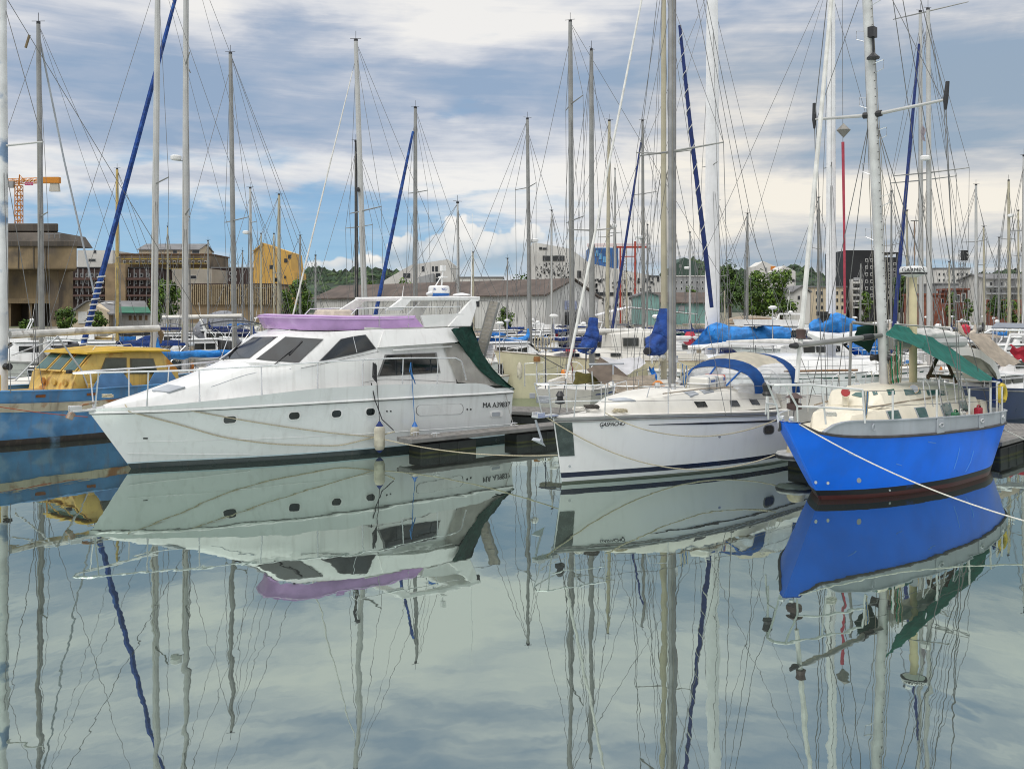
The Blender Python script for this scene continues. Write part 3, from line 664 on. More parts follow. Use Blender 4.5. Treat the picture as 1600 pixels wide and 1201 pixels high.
# ================================================================== white cruising sloop
GL = GP(879, 755); GA = rad(41)
sloop = tag(empty('sailing_yacht', GL, GA), 'white sailing yacht with blue banded sprayhood and liferaft canister on deck beside the blue boat', 'sailing yacht')
S = Frame(sloop, GL, GA)
SLH = mat('sloop_hull_gelcoat', (.76, .755, .75), .22, var=.04, scale=.5, streak=.06, coat=.4, bands=[(.285, (.012, .018, .045)), (.15, (.60, .62, .62)), (.05, (.10, .12, .09))])
sh_ = Hull(lambda z: -.19*z, lambda z: 10.1 + .45*z, [(0, 0.02), (.05, .36), (.12, .70), (.25, 1.22), (.4, 1.65), (.6, 1.92), (.8, 1.90), (1, 1.68)],
           [(0, 0.02), (.06, .22), (.15, .55), (.3, 1.02), (.5, 1.48), (.7, 1.66), (1, 1.45)], [(0, 1.73), (.15, 1.73), (.4, 1.66), (.7, 1.53), (1, 1.45)], pw=lambda t: .8, deckdrop=.05, camber=.10)
slh = sh_.mesh(44, 16).build('hull', SLH, sloop); sh_.deck(40).build('deck', DECK, sloop); SB = bvh_of(slh)
for sd in (-1, 1):
    for dz, r, m in ((-.01, .032, ALU), (-.075, .014, RUB), (-.11, .02, ALU)):
        MB().tube([sh_.p(t, sh_.sh(t)+dz, sd, .006) for t in [k/44 for k in range(45)]], r, 6).build('toe_rail', m, sloop)
    q = [sh_.p(t, sh_.sh(t)-.27, sd, .002) for t in [.22+.78*k/40 for k in range(41)]]; b = MB()
    b.loft([[p + Vector((0, sd*.004, .028*min(1, k/10+.2))), p + Vector((0, sd*.004, -.028*min(1, k/10+.2)))] for k, p in enumerate(q)]); b.build('cove_stripe', BLACK, sloop, recalc=False)
# stem guard plate and roller
b = MB()
for sd in (-1, 1): b.loft([[sh_.p(0.0, z, sd, .012), sh_.p(.035, z, sd, .012)] for z in (.72, 1.0, 1.3, 1.66)])
b.build('stem_plate', mat('dull_stainless', (.16, .19, .18), .25, .8, var=.25, scale=3), sloop)
b = MB(); b.box((-.62, 0, 1.80), (.75, .22, .05)); b.box((-.85, .1, 1.84), (.26, .03, .14)); b.box((-.85, -.1, 1.84), (.26, .03, .14)); b.build('bow_roller', STEEL, sloop, bevel=.008)
b = MB(); b.tube([(-.95, 0, 1.72), (-.72, 0, 1.15)], .03); b.loft([[(-.95, -.16, 1.2), (-.62, -.02, 1.02), (-.95, .16, 1.2)], [(-.9, -.14, 1.26), (-.66, -.0, 1.1), (-.9, .14, 1.26)]], closed=True, cap=True); b.build('anchor', GREYP, sloop)
a_ = S.hit(SB, 944, 663, .008); c_ = S.hit(SB, 968, 662, .008); text('boat_name', 'GASPACHO', .15, BLACK, sloop, (a_+c_)/2, c_-a_, (0, 0, 1), .004, .3, .9)
f_ = decal(S, SB, roundpoly(1192.5, 663.5, 1209.5, 678.5, .75, 5, -.08), 'hull_window', RUB, sloop, .012, sub=1); g_ = decal(S, SB, roundpoly(1194, 665, 1208, 677, .75, 5, -.08), 'window_glass', GLASS, sloop, .018, sub=1)
for a_, c_ in zip(g_, f_): a_.parent = c_
for px, py in [(890, 728), (940, 667), (1124, 682)]: decal(S, SB, roundpoly(px-2, py-2, px+2, py+2, 1), 'skin_fitting', STEEL, sloop, .012, sub=1)
# coachroof
b = MB()
b.loft([sect(.95, .12, 1.72, .08, 1.78, 1.84), sect(1.5, .42, 1.72, .34, 1.88, 1.98), sect(2.2, .72, 1.70, .6, 2.04, 2.14), sect(3.4, 1.05, 1.66, .92, 2.12, 2.24), sect(4.8, 1.26, 1.62, 1.08, 2.12, 2.26),
        sect(6.6, 1.36, 1.58, 1.15, 2.06, 2.22), sect(7.9, 1.36, 1.56, 1.15, 2.02, 2.18)], cap=True)
scr = b.build('coachroof', GEL2, sloop, angle=50); SCB = bvh_of(scr)
for q in ([(1084, 627.5), (1101, 627), (1105.5, 635.5), (1090, 636)], [(1140, 625.5), (1151, 625.5), (1156.5, 634.5), (1142, 634.5)], [(1170, 623), (1182, 624), (1187.5, 632.5), (1175, 632)]):
    decal(S, SCB, q, 'portlight', GLASS, sloop, .015)
for q in ([(1065, 611.5), (1082, 610.5), (1091, 616), (1078, 618.5)], [(1090, 607.5), (1107, 607), (1115, 612), (1100, 615)], [(950, 624.5), (975, 622), (993, 626), (962, 627.5)]):
    decal(S, SCB, q, 'deck_hatch', GREYP, sloop, .03, mirror=False)
b = MB()
for s in (-1, 1): b.loft([[(8.0, s*1.36, 1.5), (8.0, s*1.3, 1.95), (8.0, s*1.1, 1.95), (8.0, s*1.0, 1.5)], [(10.4, s*1.45, 1.45), (10.4, s*1.4, 1.78), (10.4, s*1.1, 1.78), (10.4, s*1.0, 1.45)]], closed=True, cap=True)
b.build('cockpit_coaming', GEL2, sloop)
# sprayhood
def arc(x, w, z0, h, n=12, lean=0):
    return [Vector((x+lean*math.sin(math.pi*k/n), -w*math.cos(math.pi*k/n), z0+h*math.sin(math.pi*k/n)**.62)) for k in range(n+1)]
SPR = [arc(5.9, 1.25, 2.12, .18, 14), arc(6.5, 1.36, 2.05, .72, 14), arc(7.3, 1.42, 2.02, 1.12, 14), arc(8.0, 1.45, 2.0, 1.2, 14), arc(8.7, 1.46, 1.98, 1.12, 14)]
b = MB(); b.loft([r[3:12] for r in SPR[1:5]]); bmesh.ops.solidify(b.bm, geom=b.bm.faces[:], thickness=.02)
spo = b.build('sprayhood', mat('cream_canvas', (.70, .66, .56), .85, var=.1, scale=3), sloop)
def lerp2(A, B, v): return [a.lerp(c, v) for a, c in zip(A, B)]
out_ = lambda L_, k: [Vector((p.x, p.y*k, 2.0+(p.z-2.0)*k)) for p in L_]
b = MB(); b.loft([out_(SPR[0], 1.0), out_(lerp2(SPR[0], SPR[1], .5), 1.03), out_(SPR[1], 1.015)]); bmesh.ops.solidify(b.bm, geom=b.bm.faces[:], thickness=.01); b.build('sprayhood_window', CLEAR, spo)
BLUEB = mat('blue_canvas_band', (.012, .10, .36), .8, var=.15, scale=4)
b = MB(); b.loft([out_(SPR[1], 1.03), out_(lerp2(SPR[1], SPR[2], .6), 1.03)]); bmesh.ops.solidify(b.bm, geom=b.bm.faces[:], thickness=.015); b.build('sprayhood_band', BLUEB, spo)
b = MB()
for s0, s1 in ((0, 3), (11, 14)): b.loft([out_(r[s0:s1+1], 1.0) for r in (SPR[1], SPR[2], SPR[3], SPR[4])])
bmesh.ops.solidify(b.bm, geom=b.bm.faces[:], thickness=.012); b.build('sprayhood_side_window', CLEAR, spo)
b = MB(); b.loft([out_(SPR[4], 1.035), out_([p+Vector((-.42, 0, 0)) for p in SPR[4]], 1.035)]); bmesh.ops.solidify(b.bm, geom=b.bm.faces[:], thickness=.015); b.build('sprayhood_band', BLUEB, spo)
for k in (4, 7, 10): MB().tube([out_(SPR[0], 1.05)[k], out_(lerp2(SPR[0], SPR[1], .5), 1.05)[k], out_(SPR[1], 1.05)[k]], .03, 5).build('sprayhood_seam', BLUEB, spo)
# liferaft canister
lr = tag(empty('liferaft_canister', S.M @ Vector((5.35, -.55, 2.17)), GA+rad(14)), 'white liferaft canister strapped down in front of the blue banded sprayhood', 'liferaft')
for k, (x, w) in enumerate([(-.33, .62), (.36, .72)]):
    b = MB(); b.box((x, 0, .22), (w, .62, .40)); b.build('canister_shell', GEL2, lr, bevel=.07)
b = MB(); b.box((0, 0, .23), (1.38, .65, .035)); b.build('canister_rim', GEL, lr, bevel=.01)
for x in (-.55, .02, .58): b = MB(); b.box((x, 0, .22), (.05, .635, .42)); b.build('strap', mat('red_strap', (.45, .08, .06), .8) if x > .5 else GREYP, lr, bevel=.02)
b = MB(); b.box((-.3, -.315, .3), (.30, .006, .06)); b.box((.5, -.315, .32), (.09, .006, .09)); b.build('label_plate', mat('blue_print', (.08, .16, .42), .5), lr)
b = MB(); b.box((0, .0, .02), (1.2, .5, .04)); b.build('cradle', STEEL, lr)
# mast, spreaders, rigging
mb = S.at_y(1050, 608, 0); MX = mb.x
SM = mat('sloop_mast', (.34, .34, .34), .45, .5, var=.15)
def ell(x, z, a, c): return [Vector((x+a*math.cos(2*math.pi*k/12), c*math.sin(2*math.pi*k/12), z)) for k in range(12)]
b = MB(); b.loft([ell(MX, 2.18, .13, .09), ell(MX, 10, .13, .09), ell(MX, 17.4, .12, .08), ell(MX, 18.6, .08, .06)], closed=True, cap=True); b.build('mast', SM, sloop)
b = MB(); b.box((MX+.145, 0, 9.5), (.03, .05, 14)); b.build('mast_track', mat('brown_track', (.13, .09, .07), .6), sloop)
b = MB(); b.box((MX, 0, 2.24), (.5, .4, .05)); b.lathe([(.09, 0), (.06, .1), (.08, .2)], (MX-.3, -.3, 2.2), 8); b.lathe([(.09, 0), (.06, .1), (.08, .2)], (MX-.3, .3, 2.2), 8); b.lathe([(.08, 0), (.055, .1), (.075, .18)], (MX+.16, -.0, 3.0), 8); b.build('mast_step_winch', STEEL, sloop)
SPZ = S.at_y(1046, 236, 0).z
for s in (-1, 1):
    wire('spreader', [(MX, s*.05, SPZ), (MX+.35, s*1.55, SPZ+.10)], [.035, .022], ALU, sloop, 6)
    ch = (MX+.35, s*1.82, 1.55)
    wire('shroud', [ch, (MX+.35, s*1.56, SPZ+.1), (MX, s*.05, 17)], .011, WIRE, sloop, 4); wire('shroud', [(MX+.2, s*1.75, 1.58), (MX, s*.06, SPZ-.05)], .010, WIRE, sloop, 4); wire('shroud', [(MX+.35, s*1.56, SPZ+.1), (MX, s*.05, SPZ+4.2)], .008, WIRE, sloop, 4)
    wire('backstay', [(10.3, s*1.2, 1.5), (8.4, s*.15, 6.5), (MX, 0, 18.5)], .010, WIRE, sloop, 4)
    wire('halyard', [(MX-.1, s*.1, 2.4), (MX-.05, s*.07, 17.2)], .010, mat('halyard_line', (.30, .28, .24), .85), sloop, 4)
f0 = S.at_y(882, 606, 0); f0 = Vector((-.12, 0, 1.85)); f1 = Vector((MX-.1, 0, 17.6))
wire('furled_genoa', [f0.lerp(f1, k) for k in (.055, .09, .2, .5, .9)], [.026, .040, .036, .032, .024], SAIL, sloop, 8); wire('forestay', [f0, f1], .013, WIRE, sloop)
MB().lathe([(.05, 0), (.13, .02), (.13, .10), (.08, .12), (.08, .2), (.12, .22), (.05, .34)], f0+Vector((.03, 0, .22)), 10).build('furling_drum', BLACK, sloop)
# guard rails
b = MB()
PR = [(-.85, -.17, 2.62), (-.9, 0, 2.63), (-.85, .17, 2.62)]
for s in (-1, 1):
    b.tube([(-.9, 0, 2.63), (-.75, s*.26, 2.62), (0, s*.52, 2.58), (.85, s*.74, 2.56)], .017, 6); b.tube([(-.55, s*.16, 1.75), (-.75, s*.26, 2.62)], .016, 6); b.tube([(.0, s*.42, 1.75), (0, s*.52, 2.58)], .016, 6); b.tube([(.85, s*.74, 2.56), (.85, s*.70, 1.73)], .016, 6); b.tube([(-.6, s*.22, 2.18), (.85, s*.72, 2.16)], .012, 5)
b.build('pulpit', STEEL, sloop)
for s in (-1, 1):
    hs = []
    for x in (.85, 2.75, 4.9, 6.5, 8.2, 10.2):
        e = sh_.edge(x, s, 0, -.06); t = e + Vector((0, 0, .74)); hs.append((t, e.lerp(t, .5)))
        if x > 1: MB().tube([e, t], .014, 6).build('stanchion', STEEL, sloop)
    for j in (0, 1): wire('guard_wire', [h[j] for h in hs], .006, WIRE, sloop, 4)
b = MB(); b.tube([(10.2, -1.55, 2.25), (10.5, -1.2, 2.28), (10.55, 0, 2.28), (10.5, 1.2, 2.28), (10.2, 1.55, 2.25)], .018)
for y in (-1.4, -.5, .5, 1.4): b.tube([(10.45, y, 1.45), (10.5, y*.95, 2.28)], .016)
b.build('pushpit', STEEL, sloop)
b = MB(); pts = [(9.2+.0, .5*math.cos(2*math.pi*k/16), 2.1+.5*math.sin(2*math.pi*k/16)) for k in range(17)]; b.tube(pts, .018, 6)
for k in range(6): b.tube([(9.2, 0, 2.1), pts[k*16//6]], .012, 5)
b.tube([(9.2, 0, 1.3), (9.15, 0, 2.1)], .1); b.build('steering_wheel', STEEL, sloop)
for px, py, nm in [(925, 641, 'near the bow'), (1165, 607, 'in front of the sprayhood')]:
    q = S.hit(bvh_of(scr), px, py, .02) or S.at_z(px, py, 1.75)
    tag(coil('rope_coil', S.M @ q, .22, 5, ROPE if px > 1000 else mat('dark_tarry_rope', (.10, .09, .08), .9, var=.3, scale=30), None), 'loose coil of rope on the white sailing yacht %s' % nm, 'rope')
tag(coil('rope_coil', S.M @ Vector((1.6, -.55, 1.75)), .2, 4, ROPE, None), 'beige rope flaked down beside the dark coil on the white sailing yacht', 'rope')
for s in (-1, 1): MB().tube([Vector((2.6, s*.62, 2.12)), Vector((2.7, s*.64, 2.42)), Vector((3.3, s*.78, 2.46)), Vector((3.4, s*.80, 2.14))], .016, 6).build('mast_pulpit', STEEL, sloop)

# ================================================================== blue steel sailing boat
BL = GP(1282, 780); BA = rad(45)
blue = tag(empty('sailing_boat', BL, BA), 'bright blue steel sailing boat with grey bulwark and green awning in the right foreground', 'sailing boat')
B = Frame(blue, BL, BA)
BLH = mat('bright_blue_hull', (.001, .185, 1.0), .34, var=.12, scale=.8, streak=.06, spec=.3, bands=[(.245, (.010, .011, .014)), (.11, (.10, .022, .02))], col2=(.004, .16, .88), f2=-.02, bump=.06, bscale=1.2)
BSHV = [(0, 1.97), (.022, 1.95), (.045, 1.74), (.1, 1.64), (.25, 1.56), (.5, 1.49), (.8, 1.38), (1, 1.28)]
bh = Hull(lambda z: -.86*z if z > 0 else -.5*z, lambda z: 8.5 + .42*z, [(0, 0.03), (.03, .34), (.06, .62), (.12, 1.0), (.205, 1.36), (.42, 1.80), (.6, 1.92), (.85, 1.68), (.95, 1.32), (1, .85)],
          [(0, 0.03), (.05, .36), (.12, .74), (.3, 1.28), (.5, 1.60), (.7, 1.66), (.88, 1.30), (1, .45)], BSHV, pw=lambda t: .85, deckdrop=.05, camber=.08)
bho = bh.mesh(46, 16).build('hull', BLH, blue, angle=25); bh.deck(40).build('deck', CREAM, blue)
BB = bvh_of(bho)
btop = pchip([(.052, 1.72), (.065, 1.84), (.085, 1.93), (.11, 1.95), (.2, 1.92), (.42, 1.85), (.7, 1.73), (.96, 1.60), (1, 1.58)])
TT = [.052+.948*(k/50) for k in range(51)]
for sd in (-1, 1):
    b = MB(); rings = []
    for t in TT:
        z0, z1 = bh.sh(t)-.02, btop(t); h = bh.half(t, bh.sh(t)); x0 = bh.x(t, bh.sh(t)); lean = .04*(z1-z0)
        xx = x0 - (.30*(z1-z0) if t < .2 else 0)*(1-t/.2 if t < .2 else 0)
        rings.append([Vector((x0, sd*(h+.004), z0)), Vector((xx, sd*(h+.004+lean), z1)), Vector((xx, sd*(h+.03+lean), z1+.005)), Vector((xx, sd*(h+.03+lean), z1+.03)), Vector((xx, sd*(h-.05+lean), z1+.03)), Vector((x0, sd*(h-.04), z0))])
    b.loft(rings, cap=True); b.build('bulwark', GREYP, blue, angle=30)
    b = MB(); b.tube([bh.p(t, bh.sh(t)-.03, sd, .02) for t in [.02+.98*k/44 for k in range(45)]], .036, 6); b.build('rubbing_strake', mat('dark_wood_strake', (.07, .065, .065), .7, var=.25, scale=5), blue)
    for t in (.385, .60, .80):
        p = bh.p(t, bh.sh(t)+.16, sd, .02); tl = (bh.p(t+.02, 1.6, sd)-bh.p(t-.02, 1.6, sd)).normalized()
        f = b = MB(); b.box(p, (.34, .035, .36), math.atan2(tl.y, tl.x), ry=0); o = b.build('fairlead_plate', GREYP, blue, bevel=.012)
        b = MB(); pts = [p + tl*.09*math.cos(2*math.pi*k/12) + Vector((0, sd*.03, .045*math.sin(2*math.pi*k/12)+.02)) for k in range(13)]; b.tube(pts, .018, 6); b.build('fairlead', STEEL, o)
p = bh.p(.16, bh.sh(.16)+.2, -1, .03); b = MB(); b.tube([p+Vector((.06*math.cos(a), -.0, .075*math.sin(a))) for a in [2*math.pi*k/12 for k in range(13)]], .016, 6); b.build('mooring_eye', GREYP, blue)
b = MB(); b.loft([[Vector((bh.x(.0, 1.97)-.02, 0, 1.985)), Vector((bh.x(.02, 1.97), -.26, 1.975)), Vector((bh.x(.045, 1.74)+.02, -.42, 1.76)), Vector((bh.x(.06, 1.7), -.5, 1.66))], [Vector((bh.x(.0, 1.97)-.02, 0.001, 1.985)), Vector((bh.x(.02, 1.97), .26, 1.975)), Vector((bh.x(.045, 1.74)+.02, .42, 1.76)), Vector((bh.x(.06, 1.7), .5, 1.66))]]); b.build('bow_head', BLH, blue)
for px, py, r, nm, m in [(1342, 750, 3.4, 'skin_fitting', GREYP), (1293.5, 754, 2.2, 'skin_fitting', STEEL), (1274.5, 753, 2.2, 'skin_fitting', STEEL), (1390, 765.5, 1.4, 'skin_fitting', STEEL)]:
    decal(B, BB, roundpoly(px-r, py-r*1.1, px+r, py+r*1.1, 1), nm, m, blue, .012, sub=1, mirror=False)
SCR = mat('paler_blue_scuff', (.10, .32, .85), .5)
for q in ([(1499, 700), (1495, 718), (1490, 733)], [(1521, 704), (1516, 722), (1508, 737)], [(1400, 724), (1409, 727)], [(1325, 708), (1338, 713)], [(1450, 690), (1462, 692)]):
    h_ = [B.hit(BB, x, y, .003) for x, y in q]; h_ = [v for v in h_ if v is not None]
    if len(h_) > 1: wire('scuff_mark', h_, .012, SCR, blue, 4)
for s in (-1, 1): MB().lathe([(.05, -.05), (.06, 0), (.05, .05)], (-1.58, s*.12, 2.06), 10, axis='Y').build('bow_roller', STEEL, blue)
# trunk cabin and deckhouse
def tsect(x, wb, zb, wt, zt, c=.05): return [Vector((x, -wb, zb)), Vector((x, -(wb*.3+wt*.7), zb+(zt-zb)*.80)), Vector((x, -wt, zt-.015)), Vector((x, -wt*.5, zt+c*.75)), Vector((x, 0, zt+c)), Vector((x, wt*.5, zt+c*.75)), Vector((x, wt, zt-.015)), Vector((x, wb*.3+wt*.7, zb+(zt-zb)*.8)), Vector((x, wb, zb))]
b = MB(); b.loft([tsect(.35, .42, 1.5, .40, 1.60), tsect(.6, .62, 1.5, .5, 2.0), tsect(2.0, 1.05, 1.5, .86, 2.10), tsect(4.0, 1.28, 1.45, 1.05, 2.12), tsect(7.0, 1.30, 1.4, 1.08, 2.08)], cap=True)
btr = b.build('trunk_cabin', CREAM, blue, angle=28)
b = MB(); b.loft([tsect(1.55, .60, 2.08, .50, 2.12, .02), tsect(1.85, .78, 2.1, .62, 2.47), tsect(3.0, .92, 2.1, .76, 2.52), tsect(5.0, .98, 2.1, .82, 2.50), tsect(6.6, .96, 2.05, .84, 2.42)], cap=True)
bdh = b.build('deckhouse', CREAM, blue, angle=28)
BT = bvh_of(btr); BD = bvh_of(bdh, btr)
for q in ([(1385.5, 643), (1402, 641.5), (1407, 653.5), (1391, 656)], [(1429.5, 638), (1444, 636.5), (1449, 651), (1436, 653)], [(1469, 632.5), (1483, 629.5), (1488, 647), (1475, 650)], [(1497.5, 628), (1508, 626.5), (1513, 641.5), (1503, 644)]):
    f_ = decal(B, BT, inset(q, 1.16), 'portlight', GREYP, blue, .02); g_ = decal(B, BT, q, 'portlight_glass', GLASSG, blue, .028)
    if f_ and g_:
        for a_, c_ in zip(g_, f_): a_.parent = c_
for q in ([(1331, 617.5), (1337, 613.5), (1356, 611.5), (1358, 617), (1345, 621)], [(1363, 612), (1370, 611), (1372, 616), (1365, 617.5)], [(1385, 609.5), (1397, 608), (1398, 615.5), (1388, 617)], [(1412, 608.5), (1437, 608), (1439, 615), (1415, 617.5)], [(1447, 609.5), (1464, 609), (1481, 611.5), (1481, 617.5), (1450, 618)]):
    decal(B, BD, q, 'deckhouse_window', GLASSG, blue, .015, mirror=q[0][0] > 1380)
b = MB()
for s in (-1, 1): b.loft([[(7.0, s*1.3, 1.4), (7.0, s*1.2, 2.0), (7.0, s*1.05, 2.0), (7.0, s*1.0, 1.4)], [(8.4, s*.95, 1.35), (8.4, s*.9, 1.85), (8.4, s*.75, 1.85), (8.4, s*.7, 1.35)]], closed=True, cap=True)
b.build('cockpit_coaming', CREAM, blue)
def vent(x, y, z, m=CREAM):
    a = Vector((x, y, z)); MB().tube([a, a+Vector((0, 0, .18)), a+Vector((-.03, -.02, .28)), a+Vector((-.12, -.06, .34))], [.075, .075, .10, .13], 10).build('cowl_vent', m, blue)
    MB().tube([a+Vector((-.125, -.062, .342)), a+Vector((-.14, -.07, .35))], .11, 10).build('cowl_vent_mouth', mat('vent_red', (.38, .02, .02), .6) if y > -.5 and x < 2 else GREYP, blue)
q = B.at_y(1323, 631, .1); vent(1.5, .1, 2.12); vent(3.55, -.75, 2.14, mat('tan_vent', (.66, .48, .28), .5)); vent(3.2, .6, 2.14)
b = MB(); b.box((2.6, 0, 2.17), (.7, .6, .06)); b.build('deck_hatch', GEL2, blue, bevel=.015)
# mast with folding steps, spreaders, stays
m0 = B.at_y(1384, 628, 0); m1 = B.at_y(1355, 0, 0); MXB = m0.x
mt = m0 + (m1-m0)*1.62
lean = (mt-m0)
wire('mast', [m0, m0.lerp(mt, .5), m0.lerp(mt, .93), mt], [.125, .125, .115, .08], mat('mast_perforated', (.68, .68, .67), .4, .25, var=.12), blue, 14)
def onm(z): return m0 + lean*((z-m0.z)/lean.z)
rnd = random.Random(4)
for k in range(60):
    p = onm(2.6+k*.2); MB().tube([p+Vector((-.06, -.125, 0)), p+Vector((-.062, -.136, 0))], .014, 5).build('mast_rivet', BLACK, blue)
for k in range(16):
    z = 3.2+k*.85; p = onm(z); s = -1 if k % 2 else 1
    if k > 3: MB().tube([p+Vector((.02*s, s*.1, 0)), p+Vector((.03, s*.34, .06)), p+Vector((.03, s*.34, -.16)), p+Vector((.02*s, s*.12, -.26))], .011, 5).build('mast_step', STEEL, blue)
zs = B.at_y(1365, 180, 0).z; p = onm(zs)
for s in (-1, 1):
    tip = p + Vector((.25, s*1.75, .16)); wire('spreader', [p+Vector((0, s*.1, 0)), tip], [.05, .035], ALUW, blue, 8)
    wire('spreader_boot', [tip+Vector((0, 0, -.25)), tip, tip+Vector((.05, s*.03, .45))], [.03, .07, .05], BLACK, blue, 6)
    MB().tube([p+Vector((0, s*.08, 0)), p+Vector((0, s*.24, .01))], .085, 8).build('spreader_root', BLACK, blue)
    wire('shroud', [(MXB+.1, s*1.85, 1.9), tip, mt], .012, WIRE, blue, 5)
    for dx in (-.75, .85): wire('shroud', [(MXB+dx, s*1.82, 1.9), p+Vector((0, s*.1, -.2))], .011, WIRE, blue, 5)
    wire('shroud', [(MXB+.35, s*1.84, 1.9), tip+Vector((0, -.05*s, -.05)), p+Vector((0, 0, 4.0))], .009, WIRE, blue, 5)
    for dy in (.16, .24): wire('halyard', [onm(2.9)+Vector((.05, s*dy, 0)), onm(14)+Vector((0, s*.1, 0))], .009, mat('halyard_line', (.3, .28, .24)), blue, 4)
    wire('backstay', [(8.6, s*.9, 1.6), (7.7, s*.3, 5), mt], .011, WIRE, blue, 5)
    MB().lathe([(.10, -.10), (.07, 0), (.10, .10)], onm(3.25)+Vector((-.0, s*.24, 0)), 10, axis='Y').build('mast_winch', BLACK, blue)
for z, h in [(onm(B.at_y(1360, 55, 0).z).z, .22)]:
    q = onm(z); b = MB(); b.box(q+Vector((-.1, -.14, .0)), (.22, .16, .26)); b.tube([q+Vector((-.08, -.15, -.1)), q+Vector((-.08, -.16, -.55))], .03); b.lathe([(.03, .1), (.16, -.02), (.16, -.06)], q+Vector((-.1, -.16, -.62)), 10); b.build('deck_floodlight', BLACK, blue)
q0 = B.at_y(1241, 640, 0); q1 = B.at_y(1291, 0, 0); q0 = Vector((-1.3, 0, 2.0)); top = mt*.995
wire('furled_genoa', [q0.lerp(top, k) for k in (.05, .12, .3, .6, .95)], [.05, .06, .056, .05, .03], SAIL, blue, 8)
wire('forestay', [q0, top], .014, WIRE, blue)
f = q0.lerp(top, .016); MB().lathe([(.05, -.06), (.17, -.02), (.17, .10), (.09, .12), (.10, .22), (.20, .24), (.06, .34)], f, 12).build('furling_drum', mat('brown_drum', (.07, .04, .035), .5), blue)
f = q0.lerp(top, .115); MB().lathe([(.05, -.1), (.12, -.08), (.10, .0), (.12, .12), (.05, .14)], f, 10).build('furler_collar', mat('brown_drum', (.07, .04, .035)), blue)
# booms
wire('main_boom', [(MXB+.2, 0, 3.62), (MXB+5.4, 0, 3.55)], .17, ALUW, blue, 10)
bundle('furled_mainsail', [(MXB+.4, 0, 3.80), (MXB+2.5, .02, 3.82), (MXB+4.9, 0, 3.74)], [.14, .17, .11], SAIL, blue, 3)
a_ = B.at_y(1243, 540, 0); wire('spinnaker_pole', [a_, (MXB-.15, 0, onm(3.85).z)], .065, ALU, blue, 8); wire('pole_sleeve', [(MXB-1.4, 0, a_.z*.28+3.85*.72+.0), (MXB-.85, 0, a_.z*.165+3.85*.835)], .085, BLACK, blue, 8); wire('pole_end', [a_+Vector((-.22, 0, .0)), a_+Vector((.02, 0, 0))], [.05, .08], BLACK, blue, 8)
# awnings
def tri_sheet(c00, c10, c11, c01, name, m, sag=.08, wr=.02, n=10, seed=2):
    c = [Vector(v) for v in (c00, c10, c11, c01)]
    def fn(u, v): return (c[0].lerp(c[1], u)).lerp(c[3].lerp(c[2], u), v) + Vector((0, wr*math.sin(14*v+3*u+seed), wr*math.sin(11*v+5*u)-sag*4*u*(1-u)))
    return MB().sheet(fn, n, n, .01).build(name, m, blue)
a0 = Vector((MXB+.1, -.2, 4.14)); a1 = B.at_y(1384, 522, -.9); e0 = B.at_y(1553, 592, -1.1); e1 = B.at_y(1532, 595, -1.6)
r0 = Vector((7.1, .2, 3.85)); r1 = B.at_y(1440, 545, -1.15)
tri_sheet(a0, r0, r1, a1, 'awning', GREENT, .02); tri_sheet(r0, B.at_y(1557, 593, -.6), e1, r1, 'awning', GREENT, .05)
tri_sheet(B.at_y(1339, 511, .5), a0+Vector((0, .3, 0)), (MXB+.1, .5, 3.35), B.at_y(1334, 535, .5), 'awning_flap', mat('dark_green_canvas', (.012, .07, .045), .8, var=.2, scale=4), .0)
wire('awning_bar', [B.at_y(1332, 503.5, .6), B.at_y(1372, 509, .2)], .05, ALU, blue); wire('awning_post', [B.at_y(1330, 505, .7), B.at_y(1327, 625, .7)], .04, ALU, blue)
wire('awning_bar', [a0, (MXB+.4, -1.5, 4.05)], .02, ALU, blue)
# boom gallows (wood), radar post, stern details
b = MB()
for y in (-.75, .35): b.box((7.0, y*.62, 2.95), (.09, .1, 1.15), 0, ry=.0)
b.build('boom_gallows', WOOD, blue, bevel=.01)
bpy.data.objects.remove(bpy.data.objects['boom_gallows'])
g = [B.at_y(1450, 590, -.75), B.at_y(1464, 560, -.6), B.at_y(1494, 598, -.95), B.at_y(1477, 560, -.6)]
b = MB(); b.tube([g[0], g[1]], .055, 4); b.tube([g[2], g[3]], .055, 4); b.tube([g[0].lerp(g[1], .12)+Vector((-.1, 0, 0)), g[2].lerp(g[3], .22)], .05, 4); b.build('boom_gallows', mat('dark_gallows_wood', (.12, .075, .04), .7, var=.25, scale=5), blue, False)
rp = Vector((5.0, -.15, 2.5))
wire('radar_post', [rp, rp+Vector((0, 0, 2.9))], .105, mat('yellowed_cream_post', (.74, .64, .40), .5, var=.12, scale=2, streak=.15), blue, 12)
rd = rp+Vector((0, 0, 2.9))
o = MB().lathe([(.10, 0), (.34, .10), (.355, .14), (.355, .24), (.32, .30), (.1, .32)], rd, 20).build('radar_dome', GEL, blue); MB().lathe([(.345, .085), (.362, .1), (.362, .13), (.345, .14)], rd, 20).build('radar_band', BLACK, o)
q = B.ray(1418, 420); fwd = Vector((q.x, q.y, 0)).normalized(); text('radar_lettering', 'GARMIN', .15, BLACK, o, rd+Vector((0, 0, .195))-fwd*.357, (fwd.y, -fwd.x, 0), (0, 0, 1), .012)
PWR = mat('painted_rail', (.66, .67, .66), .4, .2, var=.1, scale=3)
b = MB()
